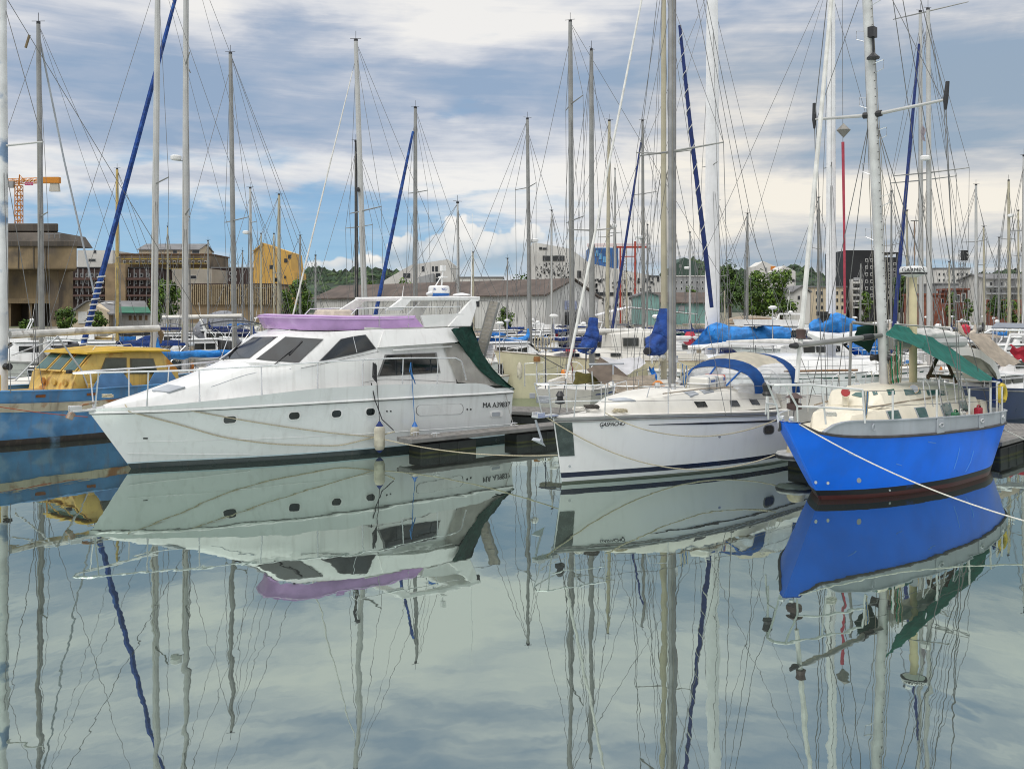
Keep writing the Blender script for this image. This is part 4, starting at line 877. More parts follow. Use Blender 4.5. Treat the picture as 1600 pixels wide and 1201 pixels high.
for s in (-1, 1):
    tpl = [(-2.15, 0, 2.84), (-2.05, s*.22, 2.85), (-1.5, s*.55, 2.84), (-.35, s*1.20, 2.70)]
    b.tube(tpl, .027, 8); b.tube([(-1.6, s*.24, 2.35), (-1.35, s*.62, 2.34), (-.35, s*1.24, 2.25)], .024, 8)
    b.tube([(-.35, s*1.2, 2.70), (-.35, s*1.26, 1.95)], .024, 8); b.tube([(-2.05, s*.22, 2.85), (-1.6, s*.26, 2.35), (-1.5, s*.22, 2.0)], .024, 8); b.tube([(-1.25, s*.68, 2.80), (-1.15, s*.72, 1.95)], .022, 8)
b.build('pulpit', PWR, blue)
for s in (-1, 1):
    hs = []
    for x in (-.35, .9, 2.6, 4.3, 5.9, 7.3):
        t = bh.t_of_x(x); e = Vector((x, s*(bh.half(t, bh.sh(t))-.03), btop(t))); tp = e+Vector((0, 0, .70)); hs.append((tp, e.lerp(tp, .5)))
        if x > 0: MB().tube([e-Vector((0, 0, .1)), tp], .027, 8).build('stanchion', PWR, blue)
    for j in (0, 1): wire('guard_wire', [h[j] for h in hs], .007, WIRE, blue, 4)
    for x in (3.0, 4.0, 5.0, 5.5): MB().tube([(x, s*1.28, 2.05), (x+.05, s*1.2, 2.7), (x+.25, s*1.15, 2.78), (x+.42, s*1.2, 2.6), (x+.5, s*1.28, 2.05)], .016, 6).build('grab_hoop', STEEL, blue)
    b = MB(); tq = [Vector((7.3, s*1.55, 2.45)), Vector((8.3, s*1.30, 2.42)), Vector((8.85, s*.85, 2.4)), Vector((9.0, 0, 2.4))]; b.tube(tq, .027, 8)
    for v in tq[:3]: b.tube([v, v-Vector((0, 0, .85))], .026, 8)
    b.build('pushpit', PWR, blue)
b = MB(); b.sheet(lambda u, v: Vector((8.2+.65*u, -1.38+.5*u, 1.75+.75*v))+Vector((0, -.02, .03*math.sin(9*u))), 6, 5, .012); b.build('lee_cloth', ROYAL, blue)
b = MB(); b.box((2.2, -1.5, 2.1), (.1, .1, .1)); b.bm.free()
for k, (x, y) in enumerate([(-1.75, .0), (.75, -.2)]):
    pass
b = MB(); b.lathe([(.10, 0), (.12, .05), (.09, .1), (.12, .25), (.08, .3)], (-1.72, .42, 2.55), 10); b.build('bow_light', BLACK, blue)
tag(coil('rope_coil', B.M @ Vector((1.0, -.9, 1.62)), .22, 6, ROPEW, None), 'pale rope heaped behind the grey bulwark of the blue boat', 'rope')
# ropes hanging on the mast
for k in range(7):
    a = onm(3.1+.1*k)+Vector((-.1, -.15-.05*k, 0)); MB().tube(sag_pts(a, a+Vector((.16, -.04, .05)), .55+.09*k, 10), .016, 5).build('hanging_line', [ROPE, mat('brown_line', (.2, .15, .09), .9), mat('green_line', (.02, .25, .12), .9)][k % 3], blue)

# loose gear on the blue boat's deck
for k, (x, y, m_, lb) in enumerate([(4.6, -1.42, mat('green_can', (.03, .16, .08), .5), 'green jerrycan lashed inside the bulwark of the blue boat'), (4.95, -1.44, mat('white_can', (.6, .6, .56), .5), 'white jerrycan beside the green one on the blue boat'), (6.3, -1.40, RED, 'red jerrycan near the cockpit of the blue boat')]):
    o = tag(empty('jerrycan', B.M @ Vector((x, y, 1.5)), BA), lb, 'jerrycan', 'jerrycans on the blue boat'); b = MB(); b.box((0, 0, .17), (.28, .16, .34)); b.build('body', m_, o, bevel=.035); b = MB(); b.tube([(-.09, 0, .34), (-.07, 0, .40), (.06, 0, .40), (.08, 0, .34)], .018, 5); b.build('handle', m_, o); MB().lathe([(.035, .33), (.035, .38)], (.11, 0, 0), 8).build('cap', BLACK, o)
o = tag(empty('horseshoe_buoy', B.M @ Vector((8.2, -1.35, 2.1)), BA), 'yellow horseshoe lifebuoy on the stern rail of the blue boat', 'lifebuoy'); MB().tube([(.24*math.cos(a), -.04, .24*math.sin(a)) for a in [rad(-60+300*k/14) for k in range(15)]], .075, 8).build('float', mat('yellow_buoy', (.6, .45, .04), .6), o)
for s in (-1, 1):
    wire('handrail', [(.9, s*.62, 2.14), (2.6, s*.84, 2.2), (4.6, s*.98, 2.22)], .02, TEAK, blue, 6)
for k in range(6): tag(coil('rope_coil', B.M @ Vector((-.7+.0*k, -.62, 2.05)), .13, 4, ROPEW, None), 'pale rope coil on the blue bow beside the roller', 'rope') if k == 0 else None
for k in range(4): wire('hanging_line', sag_pts(Vector((-.35, -1.2, 2.68))+Vector((.04*k, .01*k, 0)), Vector((-.2+.05*k, -1.2, 2.66)), .45+.06*k, 8), .014, [ROPEW, ROPE, ROPEB, ROPE][k], blue, 4)
# and on the white sloop
tag(coil('rope_coil', S.M @ Vector((.7, .1, 1.8)), .18, 4, ROPEW, None), 'white rope coil by the anchor well of the white sloop', 'rope')
for k in range(4): wire('hanging_line', sag_pts(Vector((MX+.2, -.12-.05*k, 2.95)), Vector((MX+.35, -.15-.05*k, 2.9)), .5+.07*k, 8), .014, [ROPEW, ROPE, ROPEB, ROPE][k], sloop, 4)
for s in (-1, 1): wire('handrail', [(3.0, s*.85, 2.22), (4.6, s*1.0, 2.28), (6.4, s*1.02, 2.26)], .018, TEAK, sloop, 6)
# ================================================================== rusty blue steel ketch with the yellow wheelhouse
KL = Vector((-18.9, 30.4, 0)); KA = rad(55)
ketch = tag(empty('steel_ketch', KL, KA), 'old blue steel ketch with rusty yellow wheelhouse behind the white motor yacht bow', 'sailing boat')
K = Frame(ketch, KL, KA)
KH = mat('faded_blue_steel', (.085, .26, .52), .5, var=.25, scale=.9, streak=.35, col2=(.17, .30, .46), f2=.06, bump=.1, bscale=2, bands=[(.20, (.05, .035, .03))])
KBAND = mat('rusty_cream_band', (.55, .48, .36), .6, var=.2, scale=1.4, streak=.6, col2=(.30, .13, .05), f2=.08)
KY = mat('rusty_yellow_paint', (.70, .48, .13), .5, var=.18, scale=1.4, streak=.5, col2=(.42, .17, .02), f2=.10, bump=.1)
KR = mat('ochre_roof_paint', (.60, .38, .025), .5, var=.15, scale=1.2, streak=.1)
kh = Hull(lambda z: -.55*z if z > 0 else 0, lambda z: 12.5+.2*z, [(0, .05), (.05, .42), (.12, .85), (.25, 1.42), (.45, 1.85), (.7, 1.95), (1, 1.45)], [(0, .03), (.06, .26), (.15, .62), (.3, 1.2), (.5, 1.65), (.75, 1.7), (1, 1.1)], [(0, 2.05), (.2, 1.86), (.45, 1.76), (.8, 1.76), (1, 1.9)], pw=.8, deckdrop=.12)
ko = kh.mesh(40, 14).build('hull', KH, ketch); kh.deck(36).build('deck', mat('ochre_deck', (.44, .30, .10), .7, var=.25, scale=2, col2=(.2, .1, .04)), ketch)
for sd in (-1, 1):
    b = MB(); b.loft([[kh.p(t, kh.sh(t)-.40, sd, .012), kh.p(t, kh.sh(t)-.40, sd, .05), kh.p(t, kh.sh(t)-.70, sd, .05), kh.p(t, kh.sh(t)-.70, sd, .012)] for t in [.02+.97*k/30 for k in range(31)]], closed=True, cap=True); b.build('rubbing_band', KBAND, ketch, angle=30)
    MB().tube([kh.p(t, kh.sh(t)+.01, sd) for t in [k/30 for k in range(31)]], .035, 6).build('rail_cap', KH, ketch)
    for t in (.16, .30, .42): p = kh.p(t, kh.sh(t)-.17, sd, .01); MB().box(p, (.3, .03, .10), rad(-12*sd)) ; b = MB(); b.box(p, (.30, .05, .09), rad(14)*-sd*-1); b.build('freeing_port', RUST, ketch)
# wheelhouse
def ks(x, wb, wt, z0, z1, z2): return [Vector((x, -wb, z0)), Vector((x, -wb, z1)), Vector((x, -wt, z2)), Vector((x, 0, z2+.03)), Vector((x, wt, z2)), Vector((x, wb, z1)), Vector((x, wb, z0))]
b = MB()
b.loft([[(4.35, -1.35, 1.6), (4.55, -1.42, 2.28), (5.25, -1.30, 2.98), (5.25, 1.30, 2.98), (4.55, 1.42, 2.28), (4.35, 1.35, 1.6)], [(8.7, -1.5, 1.6), (8.6, -1.48, 2.28), (8.0, -1.32, 2.95), (8.0, 1.32, 2.95), (8.6, 1.48, 2.28), (8.7, 1.5, 1.6)]], cap=True)
kw = b.build('wheelhouse', KY, ketch, angle=20); KB = bvh_of(kw)
b = MB(); b.loft([[(4.95, -1.45, 2.97), (4.95, -1.45, 3.03), (5.1, -.9, 3.10), (5.1, .9, 3.10), (4.95, 1.45, 3.03), (4.95, 1.45, 2.97)], [(6.4, -1.5, 3.0), (6.4, -1.5, 3.06), (6.4, -.9, 3.18), (6.4, .9, 3.18), (6.4, 1.5, 3.06), (6.4, 1.5, 3.0)], [(8.3, -1.48, 2.94), (8.3, -1.48, 2.99), (8.2, -.9, 3.08), (8.2, .9, 3.08), (8.3, 1.48, 2.99), (8.3, 1.48, 2.94)]], closed=True, cap=True); b.build('wheelhouse_roof', KR, ketch, angle=30)
def kpane(y0, y1, nm='front_window'):
    A = lambda y, v: Vector((4.55+.7*v-.02, (y)*(1-.06*v), 2.28+.7*v)) + Vector((-.012, 0, .012))
    f = MB(); f.poly([A(y0, .06), A(y1, .06), A(y1, .93), A(y0, .93)], .03, nrm=Vector((-.7, 0, .7))); o = f.build('front_window', RUST if False else KY, ketch)
    f = MB(); d = .06 if y1 > y0 else -.06; f.poly([A(y0+d, .13)+Vector((-.026, 0, .026)), A(y1-d, .13)+Vector((-.026, 0, .026)), A(y1-d, .87)+Vector((-.026, 0, .026)), A(y0+d, .87)+Vector((-.026, 0, .026))], .006, nrm=Vector((-.7, 0, .7))); f.build('window_glass', GLASSG, o)
for y0, y1 in ((-1.33, -.52), (-.42, .42), (.52, 1.33)): kpane(y0, y1)
KGL = mat('dark_green_glass', (.045, .055, .035), .06, var=.2, spec=.7)
for q in ([(158, 581), (196, 583), (196, 560), (166, 560)], [(205, 583), (245, 583), (238, 561), (205, 561)]):
    f_ = decal(K, KB, inset(q, 1.1), 'side_window', mat('weathered_window_frame', (.12, .10, .06), .7), ketch, .012, fan=False); g_ = decal(K, KB, q, 'window_glass', KGL, ketch, .02, fan=False)
    if f_ and g_:
        for a_, c_ in zip(g_, f_): a_.parent = c_
for y in (-1.0, -.3, .4): MB().lathe([(.13, 0), (.13, .05), (.05, .08)], (4.36, y, 2.0), 12, axis='X').build('deck_light', KY, ketch)
for i, px in enumerate((140, 175)):
    q = K.hit(KB, px, 604, .0)
    if q: MB().box(q, (.1, .1, .1)) ; b = MB(); b.box(q+Vector((0, -.06, 0)), (.22, .14, .22)); b.lathe([(.07, 0), (.09, -.06)], q+Vector((0, -.13, 0)), 10, axis='Y'); b.build('vent_box', KY, ketch, bevel=.01)
for x0, x1 in ((5.2, 6.35), (7.4, 8.3)): b = MB(); b.poly([(x0-.2, -1.62, 1.7), (x1+.3, -1.62, 1.7), (x1-.1, -1.58, 2.26), (x0+.2, -1.58, 2.26)], .05, nrm=Vector((0, 1, 0))); b.build('side_screen', mat('faded_blue_panel', (.10, .24, .47), .5, var=.12), ketch)
wire('roof_rail', [(5.3, -1.2, 3.1), (5.4, -1.2, 3.22), (6.8, -1.2, 3.26), (6.9, -1.2, 3.14)], .014, STEEL, ketch)
b = MB(); b.box((4.4, -1.25, 2.38), (.15, .2, .13)); b.build('deck_lamp', BLACK, ketch, bevel=.02)
# masts and booms
def kmast(x, ztop, r, z0=1.7, m=ALUB, nm='main_mast'): return wire(nm, [(x, 0, z0), (x, 0, ztop*.6), (x-.02, 0, ztop)], [r, r, r*.8], m, ketch, 14)
kmast(2.77, 15.5, .15)
wire('main_boom', [(3.0, 0, 3.66), (6, 0, 3.76), (8.8, 0, 3.80)], .135, mat('flaking_white_paint', (.62, .61, .58), .7, var=.2, scale=2.5, col2=(.28, .26, .24), f2=.04), ketch, 10)
wire('boom_gear', [(8.8, 0, 3.8), (8.95, 0, 3.55), (8.9, 0, 3.2)], [.06, .1, .03], mat('brown_line', (.2, .15, .09)), ketch, 6)
p = Vector((2.77, 0, K.at_y(4, 228, 0).z))
for s in (-1, 1):
    tip = p+Vector((.5, s*1.6, .05)); wire('spreader', [p, tip], [.04, .03], ALUW, ketch, 6); wire('shroud', [(3.0, s*1.5, 1.8), tip, (2.77, 0, 15)], .012, WIRE, ketch, 5)
    for dx in (-.5, .6): wire('shroud', [(2.77+dx, s*1.45, 1.8), p+Vector((0, 0, -.2))], .012, WIRE, ketch, 5)
wire('backstay', [(12.2, 0, 2.2), (2.77, 0, 15.3)], .012, WIRE, ketch, 5); wire('forestay', [(-.9, 0, 2.05), (2.77, 0, 15.3)], .012, WIRE, ketch, 5)
b = MB(); b.lathe([(.12, -.12), (.08, 0), (.12, .12)], (2.77, -.28, 2.6), 10, axis='Y'); b.build('mast_winch', BLACK, ketch)
# tubular gantry near the side rail
a0, a1, a2 = K.at_y(24, 594, -1.2), K.at_y(90, 525, -1.2), K.at_y(149, 633, -1.55)
GPL = mat('galvanised_pipe', (.50, .51, .52), .45, .4, var=.12)
for dz in (0, .12): wire('gantry_pipe', [a1+Vector((dz*.5, dz, 0)), a1.lerp(a2, .55)+Vector((.1+dz*.5, dz, .15)), a2+Vector((dz*.5, dz, 0))], .028, GPL, ketch, 8)
wire('gantry_pipe', [a1, a0], .028, GPL, ketch, 8); wire('gantry_pipe', [K.at_y(18, 555, -1), K.at_y(92, 528, -1.1)], .022, GPL, ketch, 8)
for s in (-1,):
    for x in (.6, 2, 3.4): e = kh.edge(x, s); MB().tube([e, e+Vector((0, .0, .55))], .022, 6).build('stanchion', KY, ketch)
# ================================================================== floating pontoons
PTOP = mat('pontoon_decking', (.225, .215, .20), .85, var=.25, scale=6, bump=.3); PEDGE = mat('pontoon_fascia', (.20, .195, .19), .75, var=.2, scale=2, streak=.2)
FLOAT = mat('black_float', (.018, .022, .022), .5, var=.3, scale=3, bands=[(.10, (.055, .060, .018)), (.03, (.012, .018, .012))])
def pontoon(name, label, fr, x0, x1, y0, y1, ztop, floats, cat='pontoon', group=None, loc=None, rz=None):
    o = tag(empty(name, fr.M @ Vector(((x0+x1)/2, (y0+y1)/2, 0)), math.atan2(fr.M[1][0], fr.M[0][0])), label, cat, group); L_, W_ = x1-x0, y1-y0
    b = MB(); n = int(L_/.14)
    for k in range(n): b.box((-L_/2+(k+.5)*L_/n, 0, ztop-.02), (L_/n-.012, W_-.12, .035))
    b.build('decking', PTOP, o, False)
    for s in (-1, 1): b = MB(); b.box((0, s*(W_/2-.05), ztop-.06), (L_, .09, .13)); b.build('fascia', PEDGE, o, False, bevel=.015)
    b = MB(); b.box((-L_/2+.05, 0, ztop-.09), (.1, W_-.2, .18)); b.build('end_fascia', RUB, o, bevel=.03)
    for f0, f1 in floats:
        b = MB(); b.box(((f0+f1)/2-(x0+x1)/2, 0, .02), (f1-f0, W_-.16, 2*(ztop-.22)))
        k = int((f1-f0)/.55)
        for i in range(1, k): b.box((f0+(f1-f0)*i/k-(x0+x1)/2, 0, .02), (.06, W_-.10, 2*(ztop-.25)))
        b.build('float', FLOAT, o, False, bevel=.03)
    return o
fp = pontoon('finger_pontoon', 'grey finger pontoon on black floats along the white motor yacht', Y, 7.35, 14.6, -3.25, -2.40, .54, [(7.75, 9.9), (11.6, 13.6)], group='finger pontoons')
q = S.I @ GP(1196, 703, .5)
fp2 = pontoon('finger_pontoon', 'short pontoon end with round bumper between the white sloop and the blue bow', S, q.x, q.x+7, -3.4, -2.55, .52, [(q.x+.15, q.x+1.5), (q.x+4, q.x+5.5)], group='finger pontoons')
q2 = B.I @ GP(1572, 694, .5)
fp3 = pontoon('finger_pontoon', 'dark pontoon at right edge of the photo astern of the blue boat', B, q2.x, q2.x+6, q2.y+.1, q2.y+1.0, .55, [(q2.x+.1, q2.x+2.2), (q2.x+3.4, q2.x+5.4)], group='finger pontoons')
def cleat(fr, p, name='mooring_cleat', par=None, lab=None):
    o = tag(empty(name, fr.M @ p, math.atan2(fr.M[1][0], fr.M[0][0])), lab, 'cleat')
    b = MB(); b.tube([(-.16, 0, .10), (-.06, 0, .12), (.06, 0, .12), (.16, 0, .10)], [.014, .022, .022, .014], 6); b.build('horn', STEEL, o)
    for x in (-.05, .05): MB().tube([(x, 0, 0), (x, 0, .11)], .02, 6).build('leg', STEEL, o)
c1 = Vector((7.9, -2.62, .54)); cleat(Y, c1, lab='steel cleat on the pontoon end below the motor yacht fenders'); cleat(Y, Vector((11.9, -2.62, .54)), lab='steel cleat on the pontoon below the registration number')
cleat(Y, Vector((8.3, -3.15, .54)), lab='steel cleat at the outer corner of the pontoon end near the blue rope fender')
bump = tag(empty('pontoon_bumper', S.M @ Vector((q.x-.05, -2.97, .5))), 'worn cream rubber bumper capping the short pontoon between sloop and blue boat', 'bumper')
MB().lathe([(.44, -.13), (.50, -.09), (.50, .02), (.46, .06)], (0, 0, 0), 20).build('bumper_ring', mat('worn_grey_rubber', (.42, .42, .41), .7, var=.2, scale=4), bump)
MB().lathe([(.50, -.09), (.515, -.06), (.515, -.03), (.50, 0)], (0, 0, 0), 20).build('bumper_strip', BLACK, bump)
MB().lathe([(.26, .06), (.25, .18), (.20, .30), (.08, .34)], (.05, 0, 0), 16).build('bumper_cap', mat('yellowed_plastic', (.62, .54, .36), .55, var=.2, scale=4), bump)
b = MB(); b.box((13.2, 38.6, .48), (46, 2.0, .16)); b.bm.free()
main = Frame(None, Vector((1.0, 38.2, 0)), rad(-19))
pontoon('main_pontoon', 'long grey main pontoon behind the moored front row of boats', main, -16, 26, -1.0, 1.0, .56, [(-13+4*k, -10.6+4*k) for k in range(11)])
# ------------------------------------------------------------------ fenders
def fender(fr, top, hang, L_, r, label, m, mcap, rope, group='fenders hung on the boats'):
    """hang: rail point, top: eye of the fender"""
    o = tag(empty('fender', fr.M @ top), label, 'fender', group)
    k = r
    MB().lathe([(.03, 0), (.05, -.04), (k*.75, -.15)], (0, 0, 0), 12).build('fender_cap', mcap, o)
    MB().lathe([(k*.75, -.15), (k, -.24), (k, -L_+.2), (k*.75, -L_+.1)], (0, 0, 0), 14).build('fender_body', m, o)
    MB().lathe([(k*.75, -L_+.1), (.05, -L_+.02), (.03, -L_)], (0, 0, 0), 12).build('fender_cap', mcap, o)
    q = fr.M.to_3x3() @ (hang-top); wire('lanyard', [(0, 0, 0), q], .012, rope, o, 5); return o
FW = mat('grubby_white_vinyl', (.62, .58, .47), .5, var=.25, scale=3, streak=.4, col2=(.34, .30, .22), f2=.04)
t_ = Y.at_y(593, 658, -2.22); fender(Y, t_, Y.at_y(587, 567, -2.02), .98, .17, 'long white fender with navy ends hanging on a black rope beside the motor yacht', FW, NAVY, BLACK)
t_ = Y.at_y(648, 659, -2.24); fender(Y, t_, Y.at_y(642, 566, -2.02), .62, .14, 'small white fender hanging on a blue rope above the pontoon', FW, mat('blue_plastic', (.02, .13, .42)), ROPEB)
MB().tube([Y.at_y(*v) for v in ((642, 566, -2.03), (640, 580, -2.06), (645, 592, -2.04), (641, 570, -2.02), (644, 585, -2.07), (649, 600, -2.05))], .018, 5).build('tied_rope', ROPEB, yacht)
for k in range(5): MB().tube([Y.at_y(583+k*1.3, 566+k, -2.04), Y.at_y(582+k*1.6, 590+k*2, -2.07), Y.at_y(588, 575+k*3, -2.05)], .016, 5).build('tied_rope', BLACK, yacht)
# ------------------------------------------------------------------ mooring lines
def line(name, pts, r, m, label): return tag(wire(name, pts, r, m, None, 6), label, 'rope')
def W_(fr, v): return fr.M @ Vector(v)
bowc = Y.at_y(195, 633, -.25); cl = c1+Vector((0, 0, .1))
def through(fr, a, z, sag, n=20): return [fr.M @ p for p in sag_pts(a, z, sag, n)]
def onhull(fr, bv, pts, y, lift=.03):
    o = []
    for x_, y_ in pts:
        h = fr.hit(bv, x_, y_, lift); o.append(fr.M @ (h if h is not None else fr.at_y(x_, y_, y)))
    return o
def smoothpx(pts, n=6):
    fx = pchip([(p[0], p[1]) for p in pts]); return [(x, fx(x)) for a, c in zip(pts[:-1], pts[1:]) for x in [a[0]+(c[0]-a[0])*k/n for k in range(n)]] + [pts[-1]]
line('mooring_line', [Y.M @ Y.at_y(195, 631, -.35)] + onhull(Y, YB, smoothpx([(202, 642), (275, 661), (360, 684), (450, 694), (520, 695.5), (579, 684)]), -2.2) + [Y.M @ Y.at_y(617, 674, -2.55)], .017, ROPE, 'beige mooring line looping from the motor yacht bow down to its pontoon')
p_ = onhull(Y, YB, smoothpx([(300, 641), (400, 659), (520, 676), (585, 682)]), -2.3)
line('mooring_line', [Y.M @ Y.at_y(250, 632, -.55)] + p_ + sag_pts(p_[-1], S.M @ Vector((.1, -.1, .75)), .22, 14)[1:], .016, ROPE, 'long pale line from the motor yacht foredeck past its pontoon to the white sloop bow')
line('mooring_line', [Y.at_y(*v) and Y.M @ Y.at_y(*v) for v in ((580, 598, -2.0), (586, 625, -2.1), (597, 655, -2.3), (615, 672, -2.55))], .018, BLACK, 'black mooring line from the motor yacht rail to the pontoon end')
line('mooring_line', through(Y, Y.at_y(790, 612, -1.98), Vector((11.9, -2.62, .6)), .12), .016, mat('grey_line', (.25, .25, .24), .9), 'grey mooring line from the motor yacht stern to the pontoon cleat')
qq = S.I @ GP(1196, 703, .5); qe = Vector((qq.x+.35, -2.62, .60))
cleat(S, Vector((qq.x+.35, -2.66, .52)), lab='steel cleat behind the round bumper of the short pontoon')
line('mooring_line', through(S, S.at_y(853, 651, -.05), qe, .95), .017, ROPE, 'slack beige line drooping along the white sloop hull from its stem to the bumper')
line('mooring_line', through(S, S.at_y(946, 645, -.72), S.at_y(1004, 670, -1.3), .03)+through(S, S.at_y(1004, 670, -1.3), S.at_y(1212, 656, -2.05), .32)[1:], .016, ROPE, 'short beige spring line along the white sloop topsides under its toe rail')
line('mooring_line', sag_pts(B.M @ Vector((-1.45, -.2, 1.95)), P(1760, 850, 17.5), .35, 24), .015, ROPEW, 'taut pale line crossing in front of the blue hull from its bow')
line('mooring_line', sag_pts(B.M @ B.at_y(1548, 658, -1.45), P(1680, 710, 30), .15, 12), .015, ROPEW, 'pale stern line of the blue boat leading off to the right')
line('mooring_line', sag_pts(P(-20, 632, 31.0), P(137, 651, 31.5), .05, 10), .014, mat('rusty_red_line', (.30, .07, .03), .9), 'thin red line along the cream band of the old blue ketch')
# ================================================================== far shore: hills, buildings, trees
GZ = 1.7
def X_of(px, d): return (px-CX)/F*d
def Z_of(py, d): return HC-(py-HY)/F*d
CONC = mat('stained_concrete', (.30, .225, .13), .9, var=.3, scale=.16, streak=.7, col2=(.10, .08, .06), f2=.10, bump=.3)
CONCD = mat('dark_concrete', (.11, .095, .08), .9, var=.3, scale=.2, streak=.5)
WHITEW = mat('white_render', (.66, .65, .62), .8, var=.12, scale=.15, streak=.22)
GREYW = mat('grey_render', (.36, .37, .38), .8, var=.15, scale=.2, streak=.2)
CREAMW = mat('cream_render', (.58, .49, .36), .8, var=.1, scale=.2, streak=.15)
BROWNW = mat('dark_brown_cladding', (.055, .032, .028), .7, var=.25, scale=.4)
TANW = mat('tan_cladding', (.30, .22, .13), .75, var=.2, scale=.4)
YELLOWW = mat('ochre_render', (.66, .40, .10), .8, var=.12, scale=.2)
BLACKW = mat('black_cladding', (.016, .017, .02), .5, var=.2, scale=.3)
BRICK = mat('red_brick', (.27, .095, .06), .85, var=.25, scale=.8)
SLATE = mat('brown_roof_sheet', (.115, .088, .075), .85, var=.25, scale=.35, streak=.2)
GREYR = mat('grey_roof', (.20, .20, .205), .8, var=.2, scale=.4)
GREENR = mat('green_roof', (.03, .16, .10), .7, var=.2, scale=.5)
TEALW = mat('teal_cladding', (.22, .40, .37), .7, var=.15, scale=.4)
WGL = mat('window_dark', (.02, .025, .03), .1, var=.2, spec=.6)
WFR = mat('window_frame_white', (.60, .60, .58), .6)
def building(name, label, cat, px0, px1, ptop, d, dep, wallm, windows=(), roof=None, rz=0., parapet=None, group=None, gable=None, base=None):
    """rect front traced at its own distance; gable = ridge height above eaves (ridge parallel to the picture) """
    x0, x1, zt = X_of(px0, d), X_of(px1, d), Z_of(ptop, d); zb = GZ if base is None else base
    o = tag(empty(name, ((x0+x1)/2, d+dep/2, zb)), label, cat, group); w, h = x1-x0, zt-zb
    b = MB()
    if gable and gable[0] == 'side':            # gable faces the viewer
        pk = X_of(gable[1], d)-(x0+x1)/2; gz = Z_of(gable[2], d)-zb
        b.loft([[(-w/2, y, 0), (-w/2, y, h), (pk, y, gz), (w/2, y, h), (w/2, y, 0)] for y in (-dep/2, dep/2)], closed=True, cap=True)
    else: b.box((0, 0, h/2), (w, dep, h))
    b.build('wall', wallm, o, False)
    if roof is not None:
        b = MB()
        if gable and gable[0] == 'side':
            for a, c in (((-w/2-.3, h-.1), (pk, gz)), ((pk, gz), (w/2+.3, h-.1))): b.loft([[(a[0], y, a[1]+.06), (c[0], y, c[1]+.06), (c[0], y, c[1]+.35), (a[0], y, a[1]+.35)] for y in (-dep/2-.4, dep/2+.4)], closed=True, cap=True)
        elif gable:
            gz = Z_of(gable[1], d)-zb
            b.loft([[(x, -dep/2-.5, h-.15), (x, 0, gz), (x, dep/2+.5, h-.15), (x, dep/2+.5, h+.1), (x, 0, gz+.3), (x, -dep/2-.5, h+.1)] for x in (-w/2-.4, w/2+.4)], closed=True, cap=True)
            q = MB(); q.loft([[(x, -dep/2+.02, h-.02), (x, 0, gz-.05), (x, dep/2-.02, h-.02)] for x in (-w/2+.02, w/2-.02)], closed=True, cap=True); q.build('gable_wall', wallm, o, False)
        else: b.box((0, 0, h+.15), (w+.5, dep+.5, .35))
        b.build('roof', roof, o, False)
    cx, cy = (x0+x1)/2, d
    for q in windows:
        a0, a1, z0, z1 = X_of(q[0], d)-cx, X_of(q[2], d)-cx, Z_of(q[3], d)-zb, Z_of(q[1], d)-zb
        f = MB(); f.box(((a0+a1)/2, -dep/2-.02, (z0+z1)/2), (a1-a0, .12, z1-z0)); fo = f.build('window', q[4] if len(q) > 4 else WFR, o, False)
        m_ = .1 if a1-a0 > .6 else .02
        f = MB(); f.box(((a0+a1)/2, -dep/2-.07, (z0+z1)/2), (a1-a0-2*m_, .06, z1-z0-2*m_)); f.build('pane', q[5] if len(q) > 5 else WGL, fo, False)
    return o, Frame(None, Vector(((x0+x1)/2, d+dep/2, zb)), 0), w, h, dep
def grid(x0, y0, x1, y1, nx, ny, fw=.5, fh=.55, skip=(), **k):
    o = []
    for j in range(ny):
        for i in range(nx):
            if (i, j) in skip: continue
            cx = x0+(x1-x0)*(i+.5)/nx; cy = y0+(y1-y0)*(j+.5)/ny; ww = (x1-x0)/nx*fw/2; hh = (y1-y0)/ny*fh/2
            o.append((cx-ww, cy-hh, cx+ww, cy+hh))
    return o
# --- hills
rnd = random.Random(9)
HILL = mat('wooded_hillside', (.028, .058, .032), .95, var=.45, scale=.03, col2=(.05, .085, .04), f2=.1)
def hill(px0, px1, prof, d, dep, seed):
    r = random.Random(seed); b = MB(); f = pchip([(p, Z_of(y, d)) for p, y in prof]); secs = []
    n = 60
    for k in range(n+1):
        px = px0+(px1-px0)*k/n; x = X_of(px, d); z = f(px)
        secs.append([(x, d-dep, GZ-.5), (x, d-dep*.5, z*.6), (x, d, z-6), (x, d+dep, z*.6), (x, d+dep*2, 0)])
    b.loft(secs); struct(b.build('hill', HILL))
    b = MB(); base = bmesh.new(); bmesh.ops.create_icosphere(base, subdivisions=1, radius=1.); bv = [v.co.copy() for v in base.verts]; bf = [[v.index for v in q.verts] for q in base.faces]; base.free()
    for k in range(int((px1-px0)*3.2)):
        px = r.uniform(px0, px1); u = r.random()**1.5; x = X_of(px, d); s = r.uniform(4, 9); z = max(2, (f(px)-6)*(1-u*.75))
        yy = d - u*dep*.75; s2 = s*r.uniform(.8, 1.35)
        vs = [b.bm.verts.new((x+v.x*s*(1+.25*math.sin(7*v.z+k)), yy+v.y*s, z+2+v.z*s2*(1+.2*math.sin(9*v.x+k)))) for v in bv]
        for q in bf: b.bm.faces.new([vs[i] for i in q])
    struct(b.build('hillside_wood', mat('hillside_foliage', (.030, .062, .030), .95, var=.5, scale=.09, col2=(.055, .09, .035), f2=.12), smooth=False), 'stuff')
hill(395, 760, [(395, 452), (450, 432), (490, 421), (530, 426), (570, 422), (610, 424), (650, 432), (760, 448)], 1300, 260, 3)
hill(1030, 1290, [(1030, 435), (1060, 412), (1090, 408), (1130, 420), (1180, 425), (1240, 416), (1290, 436)], 1500, 260, 4)
